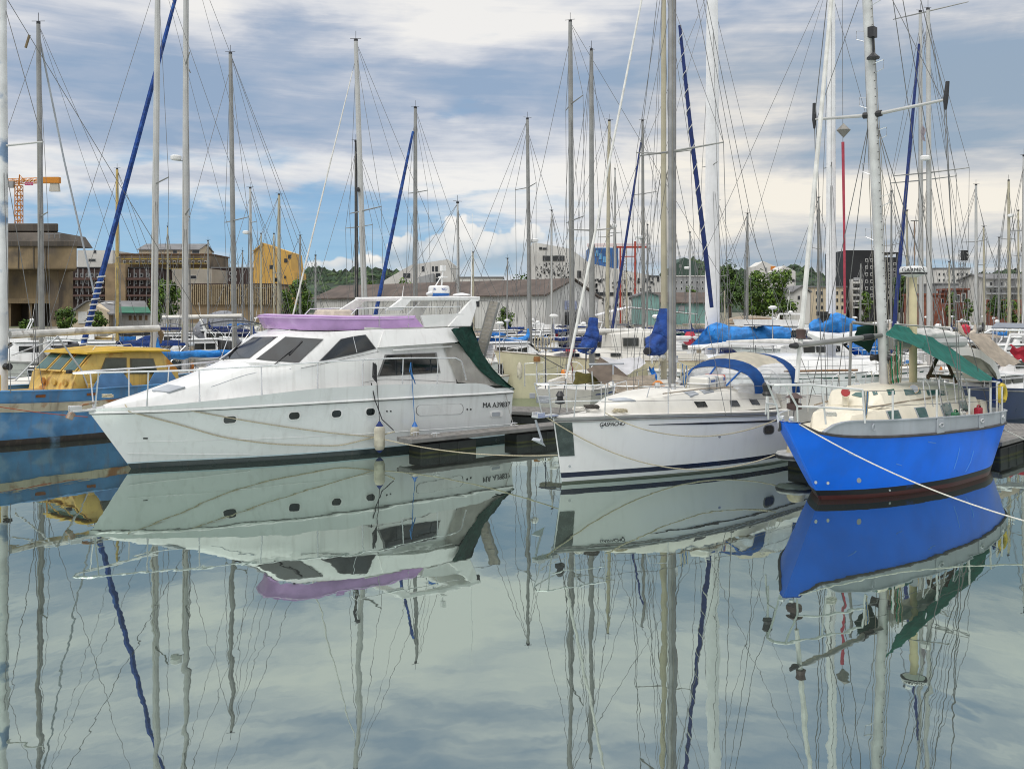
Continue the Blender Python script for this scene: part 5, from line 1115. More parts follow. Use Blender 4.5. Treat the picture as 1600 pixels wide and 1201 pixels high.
hill(1380, 1760, [(1380, 440), (1450, 428), (1520, 432), (1570, 424), (1620, 426), (1760, 436)], 1500, 260, 5)
hill(-120, 400, [(-120, 440), (100, 436), (350, 432), (400, 440)], 1400, 250, 6)
# --- old submarine bunker, left
d = 172
o = tag(empty('concrete_bunker', (X_of(40, d), d+15, GZ)), 'massive stained concrete bunker with overhanging roof ledge at the far left shore', 'bunker')
def pb(par, name, m, px0, px1, y0, y1, d0, dep, bev=.0):
    x0, x1, z0, z1 = X_of(px0, d0), X_of(px1, d0), Z_of(y1, d0), Z_of(y0, d0); q = par.location
    b = MB()
    if par.name.startswith('concrete_bunker') and dep > 4: xb = X_of(px1, d0+dep); b.loft([[(x0-q.x, d0-q.y, z-q.z), (x1-q.x, d0-q.y, z-q.z), (xb-.3-q.x, d0+dep-q.y, z-q.z), (x0-q.x, d0+dep-q.y, z-q.z)] for z in (z0, z1)], closed=True, cap=True)
    else: b.box(((x0+x1)/2-q.x, d0+dep/2-q.y, (z0+z1)/2-q.z), (x1-x0, dep, z1-z0))
    return b.build(name, m, par, False, bevel=bev)
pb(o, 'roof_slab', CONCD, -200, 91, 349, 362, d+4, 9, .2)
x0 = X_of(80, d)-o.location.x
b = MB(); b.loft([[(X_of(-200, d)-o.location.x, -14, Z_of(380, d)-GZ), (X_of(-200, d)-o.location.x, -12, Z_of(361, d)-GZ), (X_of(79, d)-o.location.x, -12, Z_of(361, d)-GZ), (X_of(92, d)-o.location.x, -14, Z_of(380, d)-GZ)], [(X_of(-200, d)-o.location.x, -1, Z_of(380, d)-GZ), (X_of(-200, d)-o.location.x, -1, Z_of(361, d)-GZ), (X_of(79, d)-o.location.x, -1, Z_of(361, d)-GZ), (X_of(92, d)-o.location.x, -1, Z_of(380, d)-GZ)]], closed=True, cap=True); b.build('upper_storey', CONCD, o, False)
pb(o, 'ledge', CONC, -200, 120, 379, 421, d-6, 9, .25); pb(o, 'ledge_coping', CONCD, -200, 121, 376, 385, d-6.3, 9.6, .1)
for px in (28, 52, 71): pb(o, 'ledge_joint', CONCD, px, px+1.2, 386, 420, d-6.12, .3)
pb(o, 'main_wall', CONC, -200, 84, 421, 470, d-2, 10); pb(o, 'corner_pier', CONC, 78, 92, 421, 522, d-4, 9, .15)
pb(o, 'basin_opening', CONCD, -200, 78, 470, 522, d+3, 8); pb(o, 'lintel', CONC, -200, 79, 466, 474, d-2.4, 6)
for px in (12, 45): pb(o, 'pier', CONC, px, px+5, 470, 522, d-1.8, 8)
b = MB(); q = o.location
for px in (98, 106, 114): b.tube([(X_of(px, d)-q.x, -20, Z_of(376, d)-q.z), (X_of(px, d)-q.x, -20, Z_of(368, d)-q.z)], .08)
b.tube([(X_of(92, d)-q.x, -20, Z_of(369, d)-q.z), (X_of(116, d)-q.x, -20, Z_of(369, d)-q.z)], .07); b.build('roof_railing', GREYR, o)
# --- tower crane
d = 420; CRO = mat('crane_orange', (.62, .24, .02), .55, var=.1)
o = tag(empty('tower_crane', (X_of(29.5, d), d, GZ)), 'orange tower crane rising above the concrete bunker roof', 'crane')
def lattice(par, name, a, c, w, n, r, m):
    a, c = Vector(a), Vector(c); t = (c-a).normalized(); u = t.orthogonal().normalized() if abs(t.z) < .9 else Vector((1, 0, 0)); v = t.cross(u)
    b = MB(); cr = [(1, 1), (1, -1), (-1, -1), (-1, 1)]
    for i, j in cr: b.tube([a+(u*i+v*j)*w/2, c+(u*i+v*j)*w/2], r, 4)
    for k in range(n):
        p0, p1 = a.lerp(c, k/n), a.lerp(c, (k+1)/n)
        for (i, j), (i2, j2) in zip(cr, cr[1:]+cr[:1]):
            s = 1 if k % 2 else 0
            b.tube([p0+(u*(i if s else i2)+v*(j if s else j2))*w/2, p1+(u*(i2 if s else i)+v*(j2 if s else j))*w/2], r*.7, 4); b.tube([p1+(u*i+v*j)*w/2, p1+(u*i2+v*j2)*w/2], r*.7, 4)
    return b.build(name, m, par, False)
zt = Z_of(290, d)-GZ
lattice(o, 'tower', (0, 0, 0), (0, 0, zt), 2.4, 26, .18, CRO); zj = Z_of(283, d)-GZ
lattice(o, 'jib', (0, 0, zj), (-38, 6, zj), 1.6, 22, .14, CRO); lattice(o, 'counter_jib', (0, 0, zj), (X_of(72, d)-X_of(29.5, d), -2, zj), 1.7, 7, .15, CRO)
b = MB(); b.tube([(0, 0, zt), (.3, 0, Z_of(273, d)-GZ), (2.5, 0, zj)], .4, 4); b.build('apex', CRO, o, False)
b = MB(); b.box((X_of(84, d)-X_of(29.5, d), -2, zj+.1), (7.2, 2.2, 2.6)); b.build('machinery_deck', CRO, o, False)
b = MB(); b.box((X_of(89, d)-X_of(29.5, d), -2, zj-3.0), (4.2, 1.8, 3.6), taper=.8); b.build('counterweight', mat('pale_concrete', (.5, .48, .42), .9), o, False)
b = MB(); b.box((-2.6, -1.2, zj-1.6), (2.2, 2.2, 2.8)); b.build('operator_cab', GREYW, o, False)
b = MB(); b.box((X_of(51, d)-X_of(29.5, d), -3.2, zj-1.6), (3.6, .2, 1.3)); so = b.build('banner', mat('magenta_banner', (.50, .02, .14), .6), o, False)
text('banner_lettering', 'NOAJU', 1.0, WFR, so, (X_of(51, d)-X_of(29.5, d), -3.33, zj-1.6), (1, 0, 0), (0, 0, 1), .02)
# --- apartment blocks behind the left boats
r = building('apartment_building', 'dark brown clad apartment block with thin pale posts beside the bunker', 'building', 93, 237, 419, 262, 16, BROWNW, grid(100, 424, 164, 470, 8, 4, .5, .5)+grid(197, 424, 236, 470, 4, 4, .5, .5), BLACKW)
for k, px in enumerate((104, 112, 121, 129, 138, 147, 156, 166, 200, 209, 218, 228)): pb(r[0], 'post', GREYW, px, px+.8, 420, 478, 261.2, .3)
for y in (434, 447, 460): pb(r[0], 'balcony_slab', mat('brown_rail', (.10, .055, .045), .7), 98, 236, y, y+3.4, 260.6, 1.3)
pb(r[0], 'wood_bay', TANW, 164, 196, 412, 474, 260.2, 3); pb(r[0], 'pale_bay', GREYW, 90, 97, 424, 482, 260, 3)
r = building('apartment_building', 'white flat roofed block behind the dark brown apartments', 'building', 121, 176, 391, 300, 20, WHITEW, [(146, 390.5+0, 151, 396), (138, 404, 150, 409)], None)
r = building('apartment_building', 'long building with brown roof wrapped in yellow scaffolding left of the ochre house', 'building', 182, 329, 398, 285, 18, mat('brown_weathered_cladding', (.17, .13, .09), .8, var=.3, scale=.3), grid(190, 404, 326, 440, 14, 3, .45, .45), mat('rust_roof', (.13, .07, .04), .8, var=.2))
for y in (404, 411, 419, 428): pb(r[0], 'scaffold_board', mat('scaffold_yellow', (.52, .38, .05), .7, var=.2), 178+(y % 3)*6, 318+(y % 2)*8, y, y+1.0, 283.2, 1.0)
b = MB()
for px in range(182, 330, 12): b.tube([(X_of(px, 283)-r[0].location.x, 283-r[0].location.y, 0), (X_of(px, 283)-r[0].location.x, 283-r[0].location.y, Z_of(399, 283)-GZ)], .09, 4)
b.build('scaffold_poles', GREYR, r[0])
r = building('apartment_building', 'cream rooftop block with grey pitched roof above the scaffolding', 'building', 217, 311, 390, 310, 14, CREAMW, [(270, 391, 277, 396), (300, 389.5, 312, 396)], GREYR, gable=('ridge', 380))
r = building('apartment_building', 'pale concrete block with one dark window in front of the scaffolding', 'building', 269, 331, 420, 255, 14, mat('pale_concrete_wall', (.40, .37, .32), .85, var=.15, scale=.2, streak=.2), [(297, 430, 307, 436)], None)
r = building('apartment_building', 'low dark brown building between concrete block and ochre house', 'building', 331, 396, 419, 275, 14, BROWNW, grid(334, 422, 372, 442, 5, 2, .55, .5), GREYR)
r = building('apartment_building', 'low building clad in upright wooden louvres with tall pale shutters', 'building', 297, 432, 445, 215, 14, TANW, [(336, 452, 347, 470, GREYW, GREYW), (354, 454, 361, 470), (375, 454, 382, 468), (392, 455, 398, 468), (410, 455, 416, 468)], BROWNW)
for k in range(44): pb(r[0], 'louvre', mat('pale_louvre', (.42, .34, .22), .8, var=.15), 298.5+k*3.05, 299.8+k*3.05, 444, 476, 214.4, .4)
d = 245
o = tag(empty('house', (X_of(428, d), d+8, GZ)), 'tall ochre yellow house with slanted roofline', 'house')
def prof(par, pts, d0, dep, name, m, rf=None):
    b = MB(); q = par.location; b.loft([[(X_of(x, d0)-q.x, d0+yy-q.y, max(Z_of(y, d0)-q.z, -.2)) for x, y in pts] for yy in (0, dep)], closed=True, cap=True); return b.build(name, m, par, False)
prof(o, [(396, 525), (396, 391), (410, 380), (453, 394), (456, 424), (460, 425), (460, 442), (455, 446), (455, 525)], d, 14, 'wall', YELLOWW)
for q in [(450, 398, 455, 404), (421, 414, 427, 420), (444, 431, 447, 435), (444, 404, 449, 410), (428, 434, 433, 440)]: pb(o, 'window', WGL, q[0], q[2], q[1], q[3], d-.12, .3)
prof(o, [(394, 392.5), (410, 379), (411, 380.5), (396, 393)], d-.4, 15, 'roof_edge', mat('ochre_trim', (.55, .33, .07), .7))
# cream workshop with green roof strip
d = 140
o = tag(empty('workshop', (X_of(170, d), d+8, GZ)), 'small cream gabled workshop with grey and green roof on the left shore', 'building')
prof(o, [(111, 530), (111, 485), (134, 471), (170, 486), (170, 530)], d, 16, 'wall', CREAMW)
prof(o, [(170, 530), (170, 489), (235, 490), (235, 530)], d+2, 12, 'side_wall', WHITEW)
prof(o, [(108, 486.5), (134, 469.5), (137, 470), (112, 487.5)], d-.6, 17, 'roof', GREYR)
b = MB(); q = o.location; A = lambda px, py, dd: Vector((X_of(px, dd), dd, Z_of(py, dd)))-q
b.poly([A(134, 470, d+4), A(226, 470, d+9), A(237, 490, d+1), A(172, 490, d-.6)], .2); b.build('roof_slope', GREYR, o, False)
b = MB(); b.poly([A(180, 480, d+2.0), A(231.5, 480.5, d+3), A(236.5, 489.5, d+.8), A(186, 489.5, d-.4)], .12, nrm=Vector((0, -.6, .8))); b.build('roof_strip', GREENR, o, False)
for px in (160, 172, 184): b = MB(); b.poly([A(px-6, 473, d+4), A(px+4, 474, d+4), A(px+6, 475.2, d+3.6), A(px-3, 474.4, d+3.6)], .1, nrm=Vector((0, -.6, .8))); b.build('skylight', WFR, o, False)
for px in (203, 211, 219, 228): pb(o, 'window', mat('brown_shutter', (.25, .17, .10), .8), px-2, px+2, 493, 500, d+1.85, .3)
pb(o, 'door', WFR, 122, 136, 487, 505, d-.12, .3)
# --- long white shed, set at 45 degrees
d0 = 137
A0 = Vector((X_of(852, d0), d0, GZ)); o = tag(empty('warehouse', A0, rad(135)), 'long white warehouse with brown roof and gable end behind the boats', 'warehouse'); Lw, Ww = 58.5, 11.7; ez, rz_ = 6.7-GZ, 9.0-GZ
# local x runs back-left along the shed, y = -gable width
SHW = mat('white_corrugated_wall', (.60, .60, .58), .75, var=.1, scale=.25, streak=.3)
b = MB(); b.loft([[(x, 0, 0), (x, 0, ez), (x, -Ww/2, rz_), (x, -Ww, ez-.35), (x, -Ww, 0)] for x in (0, Lw)], closed=True, cap=True); b.build('wall', SHW, o, False)
b = MB()
for (y0, z0), (y1, z1) in (((.5, ez-.2), (-Ww/2, rz_)), ((-Ww/2, rz_), (-Ww-.5, ez-.55))): b.loft([[(x, y0, z0+.08), (x, y1, z1+.08), (x, y1, z1+.26), (x, y0, z0+.26)] for x in (-.5, Lw+.5)], closed=True, cap=True)
b.build('roof', SLATE, o, False)
b = MB()
for k in range(90): b.box((.3+k*.65, .025, ez/2-.1), (.10, .05, ez-.3))
b.build('wall_ribs', SHW, o, False)
b = MB()
for s in (0, 1): b.tube([(-.55, .5-s*(Ww+1), ez-.16-.35*s), (-.55, -Ww/2, rz_+.12)], .09, 4)
b.build('barge_board', CONCD, o, False)
b = MB(); b.box((-.06, -5.4, 3.55), (.1, 2.6, 1.3)); so = b.build('sign_board', mat('pale_blue_board', (.30, .34, .50), .6), o, False)
for k, (t_, z) in enumerate([('ATELIER', 3.95), ('NAVAL', 3.5), ('MARINE', 3.12)]): text('sign_lettering', t_, .42, WFR, so, (-.13, -5.4, z), (0, -1, 0), (0, 0, 1), .01)
b = MB(); b.box((-.05, -5.3, 1.6), (.12, 2.3, 2.0)); b.build('door_opening', WGL, o, False)
b = MB(); b.box((8, .06, 1.6), (1.6, .12, 1.8)); do = b.build('window', WFR, o, False); b = MB(); b.box((8, .10, 1.6), (1.3, .12, 1.5)); b.build('pane', SHW, do, False)
# --- white stepped house, museum, frame
d = 330
o = tag(empty('apartment_building', (X_of(655, d), d+10, GZ)), 'white apartment building with a long sloping roof edge above the warehouse', 'building')
prof(o, [(598, 520), (598, 440), (604, 436), (642, 414), (700, 405), (708, 412), (708, 520)], d, 20, 'wall', WHITEW)
for q in [(630, 427, 634, 434), (635, 427, 641, 434), (659, 416, 663, 424), (675, 416, 678, 424), (680, 416, 684, 424), (681, 427, 688, 433), (681, 435, 688, 440)]: pb(o, 'window', WGL, q[0], q[2], q[1], q[3], d-.15, .4)
prof(o, [(654, 445), (654, 433), (677, 427), (677, 445)], d-5, 5, 'grey_wing', GREYW)
building('building', 'flat white building roof just over the warehouse ridge', 'building', 715, 786, 434, 300, 15, WHITEW, (), GREYR)
d = 265
o = tag(empty('museum', (X_of(935, d), d+15, GZ)), 'tall angular white building with slit opening and blue box on its roof', 'building')
prof(o, [(831, 520), (831, 380), (838, 379), (892, 389), (921, 411), (966, 421), (1036, 433), (1040, 520)], d, 30, 'wall', WHITEW)
for q in [(848, 399.5, 882, 407.5), (842.5, 386, 847, 390), (848, 387, 855, 390), (902, 423, 908, 434), (930, 456.5, 987, 462), (1040-28, 425.5+5, 1030, 432.5)]: pb(o, 'opening', WGL, q[0], q[2], q[1], q[3], d-.2, .5)
rnd = random.Random(12); b = MB(); q = o.location
for k in range(230):
    px, py = (rnd.uniform(838, 890), rnd.uniform(411, 440)) if k < 130 else (rnd.uniform(912, 1030), rnd.uniform(434, 480))
    if k >= 130 and 455 < py < 463: continue
    s = rnd.uniform(.12, .3) if k < 130 else rnd.uniform(.25, .65); b.box((X_of(px, d)-q.x, d-q.y-.08, Z_of(py, d)-q.z), (s, .25, s*rnd.uniform(.8, 1.8)))
struct(b.build('perforations', WGL, o, False), 'stuff')
pb(o, 'blue_roof_box', mat('blue_container', (.035, .13, .36), .5, var=.2, scale=.4), 921, 966, 387, 419, d+2, 12, .1)
for k, (px, py) in enumerate([(930, 394), (936, 399), (942, 404)]): pb(o, 'poster', mat('pale_blue_print', (.12, .36, .62), .6), px, px+5, py-3, py+6, d+1.8, .25)
for y in (381, 384): MB().tube([(X_of(918, d)-q.x, 2-15, Z_of(y, d)-q.z), (X_of(1012, d)-q.x, 2-15, Z_of(y, d)-q.z)], .10, 4).build('roof_railing', mat('red_steel', (.42, .05, .025), .5, var=.15), o)
d = 205; RS = mat('red_steel', (.42, .05, .025), .5)
o = tag(empty('gantry_frame', (X_of(981, d), d, GZ)), 'red steel gantry frame in front of the angular white building', 'gantry')
for px, y in ((969.5, 386), (992.5, 377)): pb(o, 'leg', RS, px-1.3, px+1.3, y, 520, d-.3, .4)
for y0, y1, a, c in ((385, 387.5, 958, 1012), (400, 401.5, 969, 993)): pb(o, 'crossbeam', RS, a, c, y0, y1, d-.25, .3)
lattice(o, 'pylon', (X_of(977, d)-o.location.x, 1.5, 0), (X_of(977, d)-o.location.x, 1.5, Z_of(386, d)-GZ), .9, 14, .05, mat('beige_steel', (.5, .46, .38), .6))
building('shed', 'teal clad shed with grey roof beyond the masts in the middle', 'shed', 997, 1030, 463, 185, 10, TEALW, (), GREYR, gable=('side', 1013, 457)); building('shed', 'low brown roofed shed with teal wall next to the grey houses', 'shed', 1030, 1108, 473, 190, 12, TEALW, [(1060, 477, 1070, 486, GREYW, GREYW)], SLATE, gable=('ridge', 458))
building('house', 'dark green house shaped block above the grey terrace', 'house', 1058, 1090, 411, 360, 20, mat('dark_green_cladding', (.05, .09, .07), .7), [(1061, 414, 1064, 418)], None, gable=('side', 1069, 402))
building('house', 'light grey flat roofed terrace with small square windows below the green block', 'building', 1040, 1104, 432, 300, 14, GREYW, grid(1044, 436, 1102, 456, 7, 2, .4, .45), WHITEW)
building('house', 'white gabled house with an orange bay on the far hill right of centre', 'house', 1181, 1212, 416, 420, 14, WHITEW, [(1195, 418, 1198, 424), (1204, 416, 1212, 427, ORANGE, ORANGE)], None, gable=('side', 1193, 408)); building('house', 'white gabled house at the right of the orange bay', 'house', 1213, 1243, 424, 400, 14, WHITEW, [(1220, 427, 1223, 433), (1231, 427, 1234, 433), (1237, 436, 1242, 441)], None, gable=('side', 1226, 415))
building('house', 'small white house with brown gable roof near the big white mast', 'house', 1240, 1266, 457, 200, 10, WHITEW, [(1246, 462, 1250, 468), (1256, 462, 1260, 468)], GREYR, gable=('side', 1253, 448))
r = building('apartment_building', 'black apartment tower with white balconies behind the right hand masts', 'tower', 1322, 1367, 391, 240, 16, BLACKW, [(1352+8*i, 404+11*j, 1356+8*i, 409+11*j) for i in range(2) for j in range(7)], None)
for k in range(5): pb(r[0], 'balcony', WHITEW, 1333, 1347, 440+9.6*k, 443+9.6*k, 237.6, 2.5)
for k in range(5): pb(r[0], 'window', GREYW, 1334, 1346, 433.5+9.6*k, 438.5+9.6*k, 239.7, .4)
for px in (1332, 1346.5): pb(r[0], 'balcony_wall', WHITEW, px, px+1.2, 436, 500, 237.8, 2.4)
r = building('apartment_building', 'black slatted block with open roof frame right of the black tower', 'building', 1367, 1404, 402, 262, 16, BLACKW, grid(1370, 408, 1402, 470, 4, 7, .5, .5), None)
pb(r[0], 'roof_frame', BLACKW, 1380, 1404, 394, 396, 262, 10); pb(r[0], 'roof_post', BLACKW, 1402, 1404, 394, 404, 262, 1); pb(r[0], 'roof_post', BLACKW, 1380, 1382, 394, 404, 262, 1)
building('apartment_building', 'cream apartment block left of the black tower', 'building', 1268, 1322, 449, 235, 14, CREAMW, grid(1272, 452, 1320, 486, 6, 3, .4, .5), GREYR)
building('apartment_building', 'white stepped apartments with dark windows left of the tall black sign', 'building', 1461, 1516, 420, 300, 16, WHITEW, grid(1464, 424, 1514, 452, 7, 3, .5, .55), GREYR); building('apartment_building', 'long grey building in front of the white stepped apartments', 'building', 1464, 1540, 444, 250, 12, GREYW, grid(1468, 448, 1536, 462, 9, 1, .5, .6), GREYR)
r = building('apartment_building', 'modern white and grey apartment row at the right edge of the shore', 'building', 1541, 1660, 436, 225, 14, WHITEW, grid(1544, 438, 1656, 470, 13, 3, .55, .6), GREYR, gable=('ridge', 428))
for y in (447, 457.5): pb(r[0], 'balcony_rail', GREYW, 1543, 1655, y, y+2.4, 223.4, 1.5)
for px in (1556, 1579, 1602): pb(r[0], 'grey_bay', GREYR, px, px+8, 438, 470, 224.2, 1)
building('brick_building', 'low red brick quay building behind the right hand pontoons', 'building', 1440, 1492, 461, 175, 8, BRICK, [(1447, 467, 1452, 473), (1470, 467, 1475, 473)], BRICK); building('kiosk', 'dark brick kiosk with rust coloured frame beside the low brick building', 'kiosk', 1489, 1512, 453, 172, 6, mat('dark_brick', (.16, .06, .04), .85, var=.25), [(1492, 460, 1500, 472), (1502, 458, 1509, 472)], BRICK)
building('brick_wall', 'long red brick quay wall in front of the right hand apartments', 'wall', 1546, 1680, 468, 176, 1.2, BRICK, (), None)
d = 235
o = tag(empty('sign_tower', (X_of(1507, d), d, GZ)), 'tall black sign panel on a lattice tower at right', 'sign'); lattice(o, 'tower', (-.6, 0, 0), (-.6, 0, Z_of(392, d)-GZ), 1.1, 16, .06, GREYR)
so = pb(o, 'sign_panel', BLACKW, 1503, 1513, 391, 407, d-1.1, .6); text('sign_lettering', 'P  P', .8, WFR, so, (X_of(1508, d)-o.location.x, -1.13, Z_of(399, d)-GZ), (0, 0, -1), (1, 0, 0), .02)
d = 120
o = tag(empty('street_lamp', (X_of(1497, d), 133, GZ)), 'tall brown lamp post with flat twin head beyond the right hand boats', 'street lamp'); zt = Z_of(345, 133)-GZ
MB().tube([(0, 0, 0), (0, 0, zt)], [.13, .09], 8).build('post', mat('brown_pole', (.25, .17, .12), .7), o); b = MB(); b.box((0, 0, zt), (.95, .3, .1)); b.build('lamp_head', GREYR, o)
# tent roof and barn-like timber stack on the quay
o = tag(empty('marquee', (X_of(1010, 136), 140, GZ)), 'wide low white marquee roof on the quay in the middle', 'tent'); b = MB(); w = 7.2
b.loft([[(-w, y, 2.1), (-w*.3, y, 3.15+.2), (w, y, 2.35), (w, y, 2.25), (-w*.3, y, 3.2), (-w, y, 2.0)] for y in (-4, 4)], closed=True, cap=True); b.build('roof', WTARP, o, False)
for x in (-w+.2, -w*.3, w*.3, w-.2): MB().tube([(x, -3.9, 0), (x, -3.9, 2.3)], .06).build('pole', ALU, o)
o = tag(empty('timber_hull', (X_of(1188, 135), 137, GZ)), 'weathered upturned timber hull lying in front of the round trees', 'old boat'); b = MB()
b.loft([[(-4.6+9.2*k/10, 2.0*math.cos(a)*math.sin(math.pi*(k+.6)/11.2)**.5, .6+1.7*math.sin(a)*math.sin(math.pi*(k+.6)/11.2)**.4*(1-.03*k)) for a in [math.pi*j/10 for j in range(11)]] for k in range(11)], cap=True); b.build('hull', TEAK, o)
for z in (.9, 1.4): MB().tube([(-4.4, -1.7, z), (0, -2.06+z*.25, z+.25), (4.4, -1.6, z)], .06, 4).build('plank_edge', WOOD, o)
# --- trees
LEAF = [mat('leaf_bright', (.15, .25, .028), .8, var=.3, scale=.6), mat('leaf_mid', (.10, .185, .028), .8, var=.3, scale=.6), mat('leaf_dark', (.055, .11, .025), .85, var=.3, scale=.6)]
BARK = mat('bark', (.085, .065, .045), .9, var=.3, scale=2)
def tree(name, label, px, ptop, pw, d, nleaf=2600, leaf=.42, mats=LEAF, seed=1, low=.25, cat='tree', group=None, base=None):
    r = random.Random(seed); zt = Z_of(ptop, d); zb = GZ if base is None else base; H = zt-zb; Rw = pw/F*d/2
    o = tag(empty(name, (X_of(px, d), d, zb)), label, cat, group); b = MB(); b.tube([(0, 0, 0), (.05*H*.1, 0, H*.3), (0, .05, H*.62)], [H*.03+.05, H*.022+.04, H*.01+.02], 8)
    cl = []
    for k in range(26):
        a = r.uniform(0, 6.28); u = r.random(); z = H*(low+(1-low)*(.08+.86*u)); rr = Rw*math.sin(math.pi*min(1, .12+.80*u*.98))**.75*math.sqrt(r.random())*.85
        cl.append((Vector((rr*math.cos(a), rr*math.sin(a), z)), r.uniform(.22, .42)*min(Rw, H*.4)))
        if k % 2 == 0: b.tube([(0, 0, H*(.2+.35*u)), (rr*.6*math.cos(a), rr*.6*math.sin(a), z*.9), cl[-1][0]], [H*.012+.02, H*.008+.015, .02], 5)
    b.build('trunk', BARK, o); b = MB()
    for k in range(nleaf):
        c, s = cl[r.randrange(len(cl))]; v = Vector((r.gauss(0, 1), r.gauss(0, 1), r.gauss(0, .8)))
        if v.length < 1e-3: continue
        v = v.normalized()*s*(r.random()**.5)*1.45; p = c+v; p.z = max(p.z, .15)
        n = (v.normalized()+Vector((r.gauss(0, .5), r.gauss(0, .5), .4+r.gauss(0, .5)))).normalized(); t = n.orthogonal().normalized(); t2 = n.cross(t); a = r.uniform(0, 6.28); e1 = t*math.cos(a)+t2*math.sin(a); e2 = n.cross(e1); q = leaf*r.uniform(.6, 1.3)
        f = b.bm.faces.new([b.bm.verts.new(p+e1*q*.5), b.bm.verts.new(p+e2*q*.3), b.bm.verts.new(p-e1*q*.5), b.bm.verts.new(p-e2*q*.3)]); f.material_index = min(2, int(r.random()*3))
    b.build('crown', mats, o, False, recalc=False); return o
TG = 'trees along the far shore'
for i, (px, pt, pw, d, n, lf, s, lb) in enumerate([
    (258, 436, 42, 150, 3000, .5, 1, 'bright green tree between the two white masts on the left shore'), (243, 466, 26, 145, 1000, .42, 2, 'small green tree left of the bright green one'),
    (104, 484, 42, 134, 1500, .38, 3, 'round green bush at the foot of the bunker'), (150, 487, 34, 134, 1100, .38, 4, 'low bush in front of the cream workshop'),
    (467, 438, 42, 165, 2600, .5, 5, 'tall olive green tree right of the ochre house'), (447, 452, 26, 168, 1100, .45, 6, 'narrow tree tucked against the ochre house'),
    (790, 482, 26, 134, 1100, .36, 7, 'bright spiky palm like bush beside the raised gangway'), (1140, 410, 44, 190, 2600, .6, 8, 'dark tall tree just right of the thick white mast'),
    (1185, 424, 52, 172, 3000, .55, 9, 'broad rounded tree left of the right hand tree pair'), (1221, 420, 52, 168, 3200, .55, 10, 'big rounded bright green tree behind the catamaran'),
    (1164, 440, 34, 178, 1500, .5, 11, 'shaded tree filling the gap between dark and rounded trees'), (1352, 455, 20, 165, 900, .45, 12, 'small tree below the black tower balconies'),
    (1408, 420, 34, 185, 1900, .55, 13, 'dark tree behind the cream radar post'), (1561, 458, 34, 168, 1400, .45, 14, 'dense dark green tree on the right in front of the brick wall'), (1486, 456, 16, 160, 700, .45, 15, 'small light tree beside the kiosk'),
    (1512, 464, 16, 165, 600, .45, 16, 'slim bush right of the kiosk'), (1582, 470, 26, 150, 800, .42, 17, 'low light green bush at the right edge of the shore'),
    (820, 430, 50, 290, 1500, .8, 18, 'dark tree top behind the warehouse ridge left of the angular building'), (580, 438, 22, 300, 700, .8, 19, 'tree top left of the sloping white apartments'), (635, 437, 44, 305, 1200, .8, 20, 'bushy hedge of trees under the sloping white apartments'),
    (40, 500, 24, 133, 700, .36, 21, 'low bush in the bunker shadow'), (1080, 445, 22, 260, 700, .7, 22, 'tree between grey terrace and thick white mast')]):
    tree('bush' if 'bush' in lb.split(' ')[:5] else 'tree', lb, px, pt, pw, d, n, lf, LEAF if s not in (8, 11, 13, 14, 18) else [LEAF[2], LEAF[2], LEAF[1]], s, .12 if 'bush' in lb else .2, 'bush' if 'bush' in lb else 'tree', TG)
# ================================================================== boats moored behind the front row
HULLS = {'w': GELH, 'd': GELD, 'c': CREAMH, 'o': GEL2,
 'n': mat('navy_hull_paint', (.018, .035, .11), .3, var=.1, coat=.3), 'b': mat('mid_blue_hull', (.03, .14, .40), .35, var=.12, scale=1), 'r': mat('dark_red_hull', (.22, .025, .025), .4, var=.12),
 'k': mat('dark_hull_paint', (.03, .034, .04), .35, var=.15), 'y': mat('ochre_hull', (.52, .34, .08), .5, var=.15), 't': mat('teal_hull', (.05, .25, .26), .45, var=.12),
 'wg': mat('white_hull_green_trim', (.72, .72, .69), .3, var=.06, streak=.1, bands=[(.34, (.015, .07, .05)), (.12, (.02, .03, .03))]),
 'wb': mat('white_hull_blue_trim', (.72, .72, .71), .3, var=.06, streak=.1, bands=[(.22, (.02, .06, .22))]), 'wr': mat('white_hull_red_trim', (.72, .72, .71), .3, var=.06, streak=.1, bands=[(.20, (.24, .03, .03))])}
COVERS = {'r': ROYAL, 'n': NAVY, 'b': BRIGHT, 'w': SAIL, 'g': GREYC, 'e': BEIGE, 'k': BLACK, 'G': DKGREEN, 'R': RED, 'o': OLIVE}
HAL = mat('halyard_line', (.30, .28, .24), .85)
STAYW = mat('white_stay', (.60, .60, .58), .5)
BG = 'sailing boats moored behind the front row'
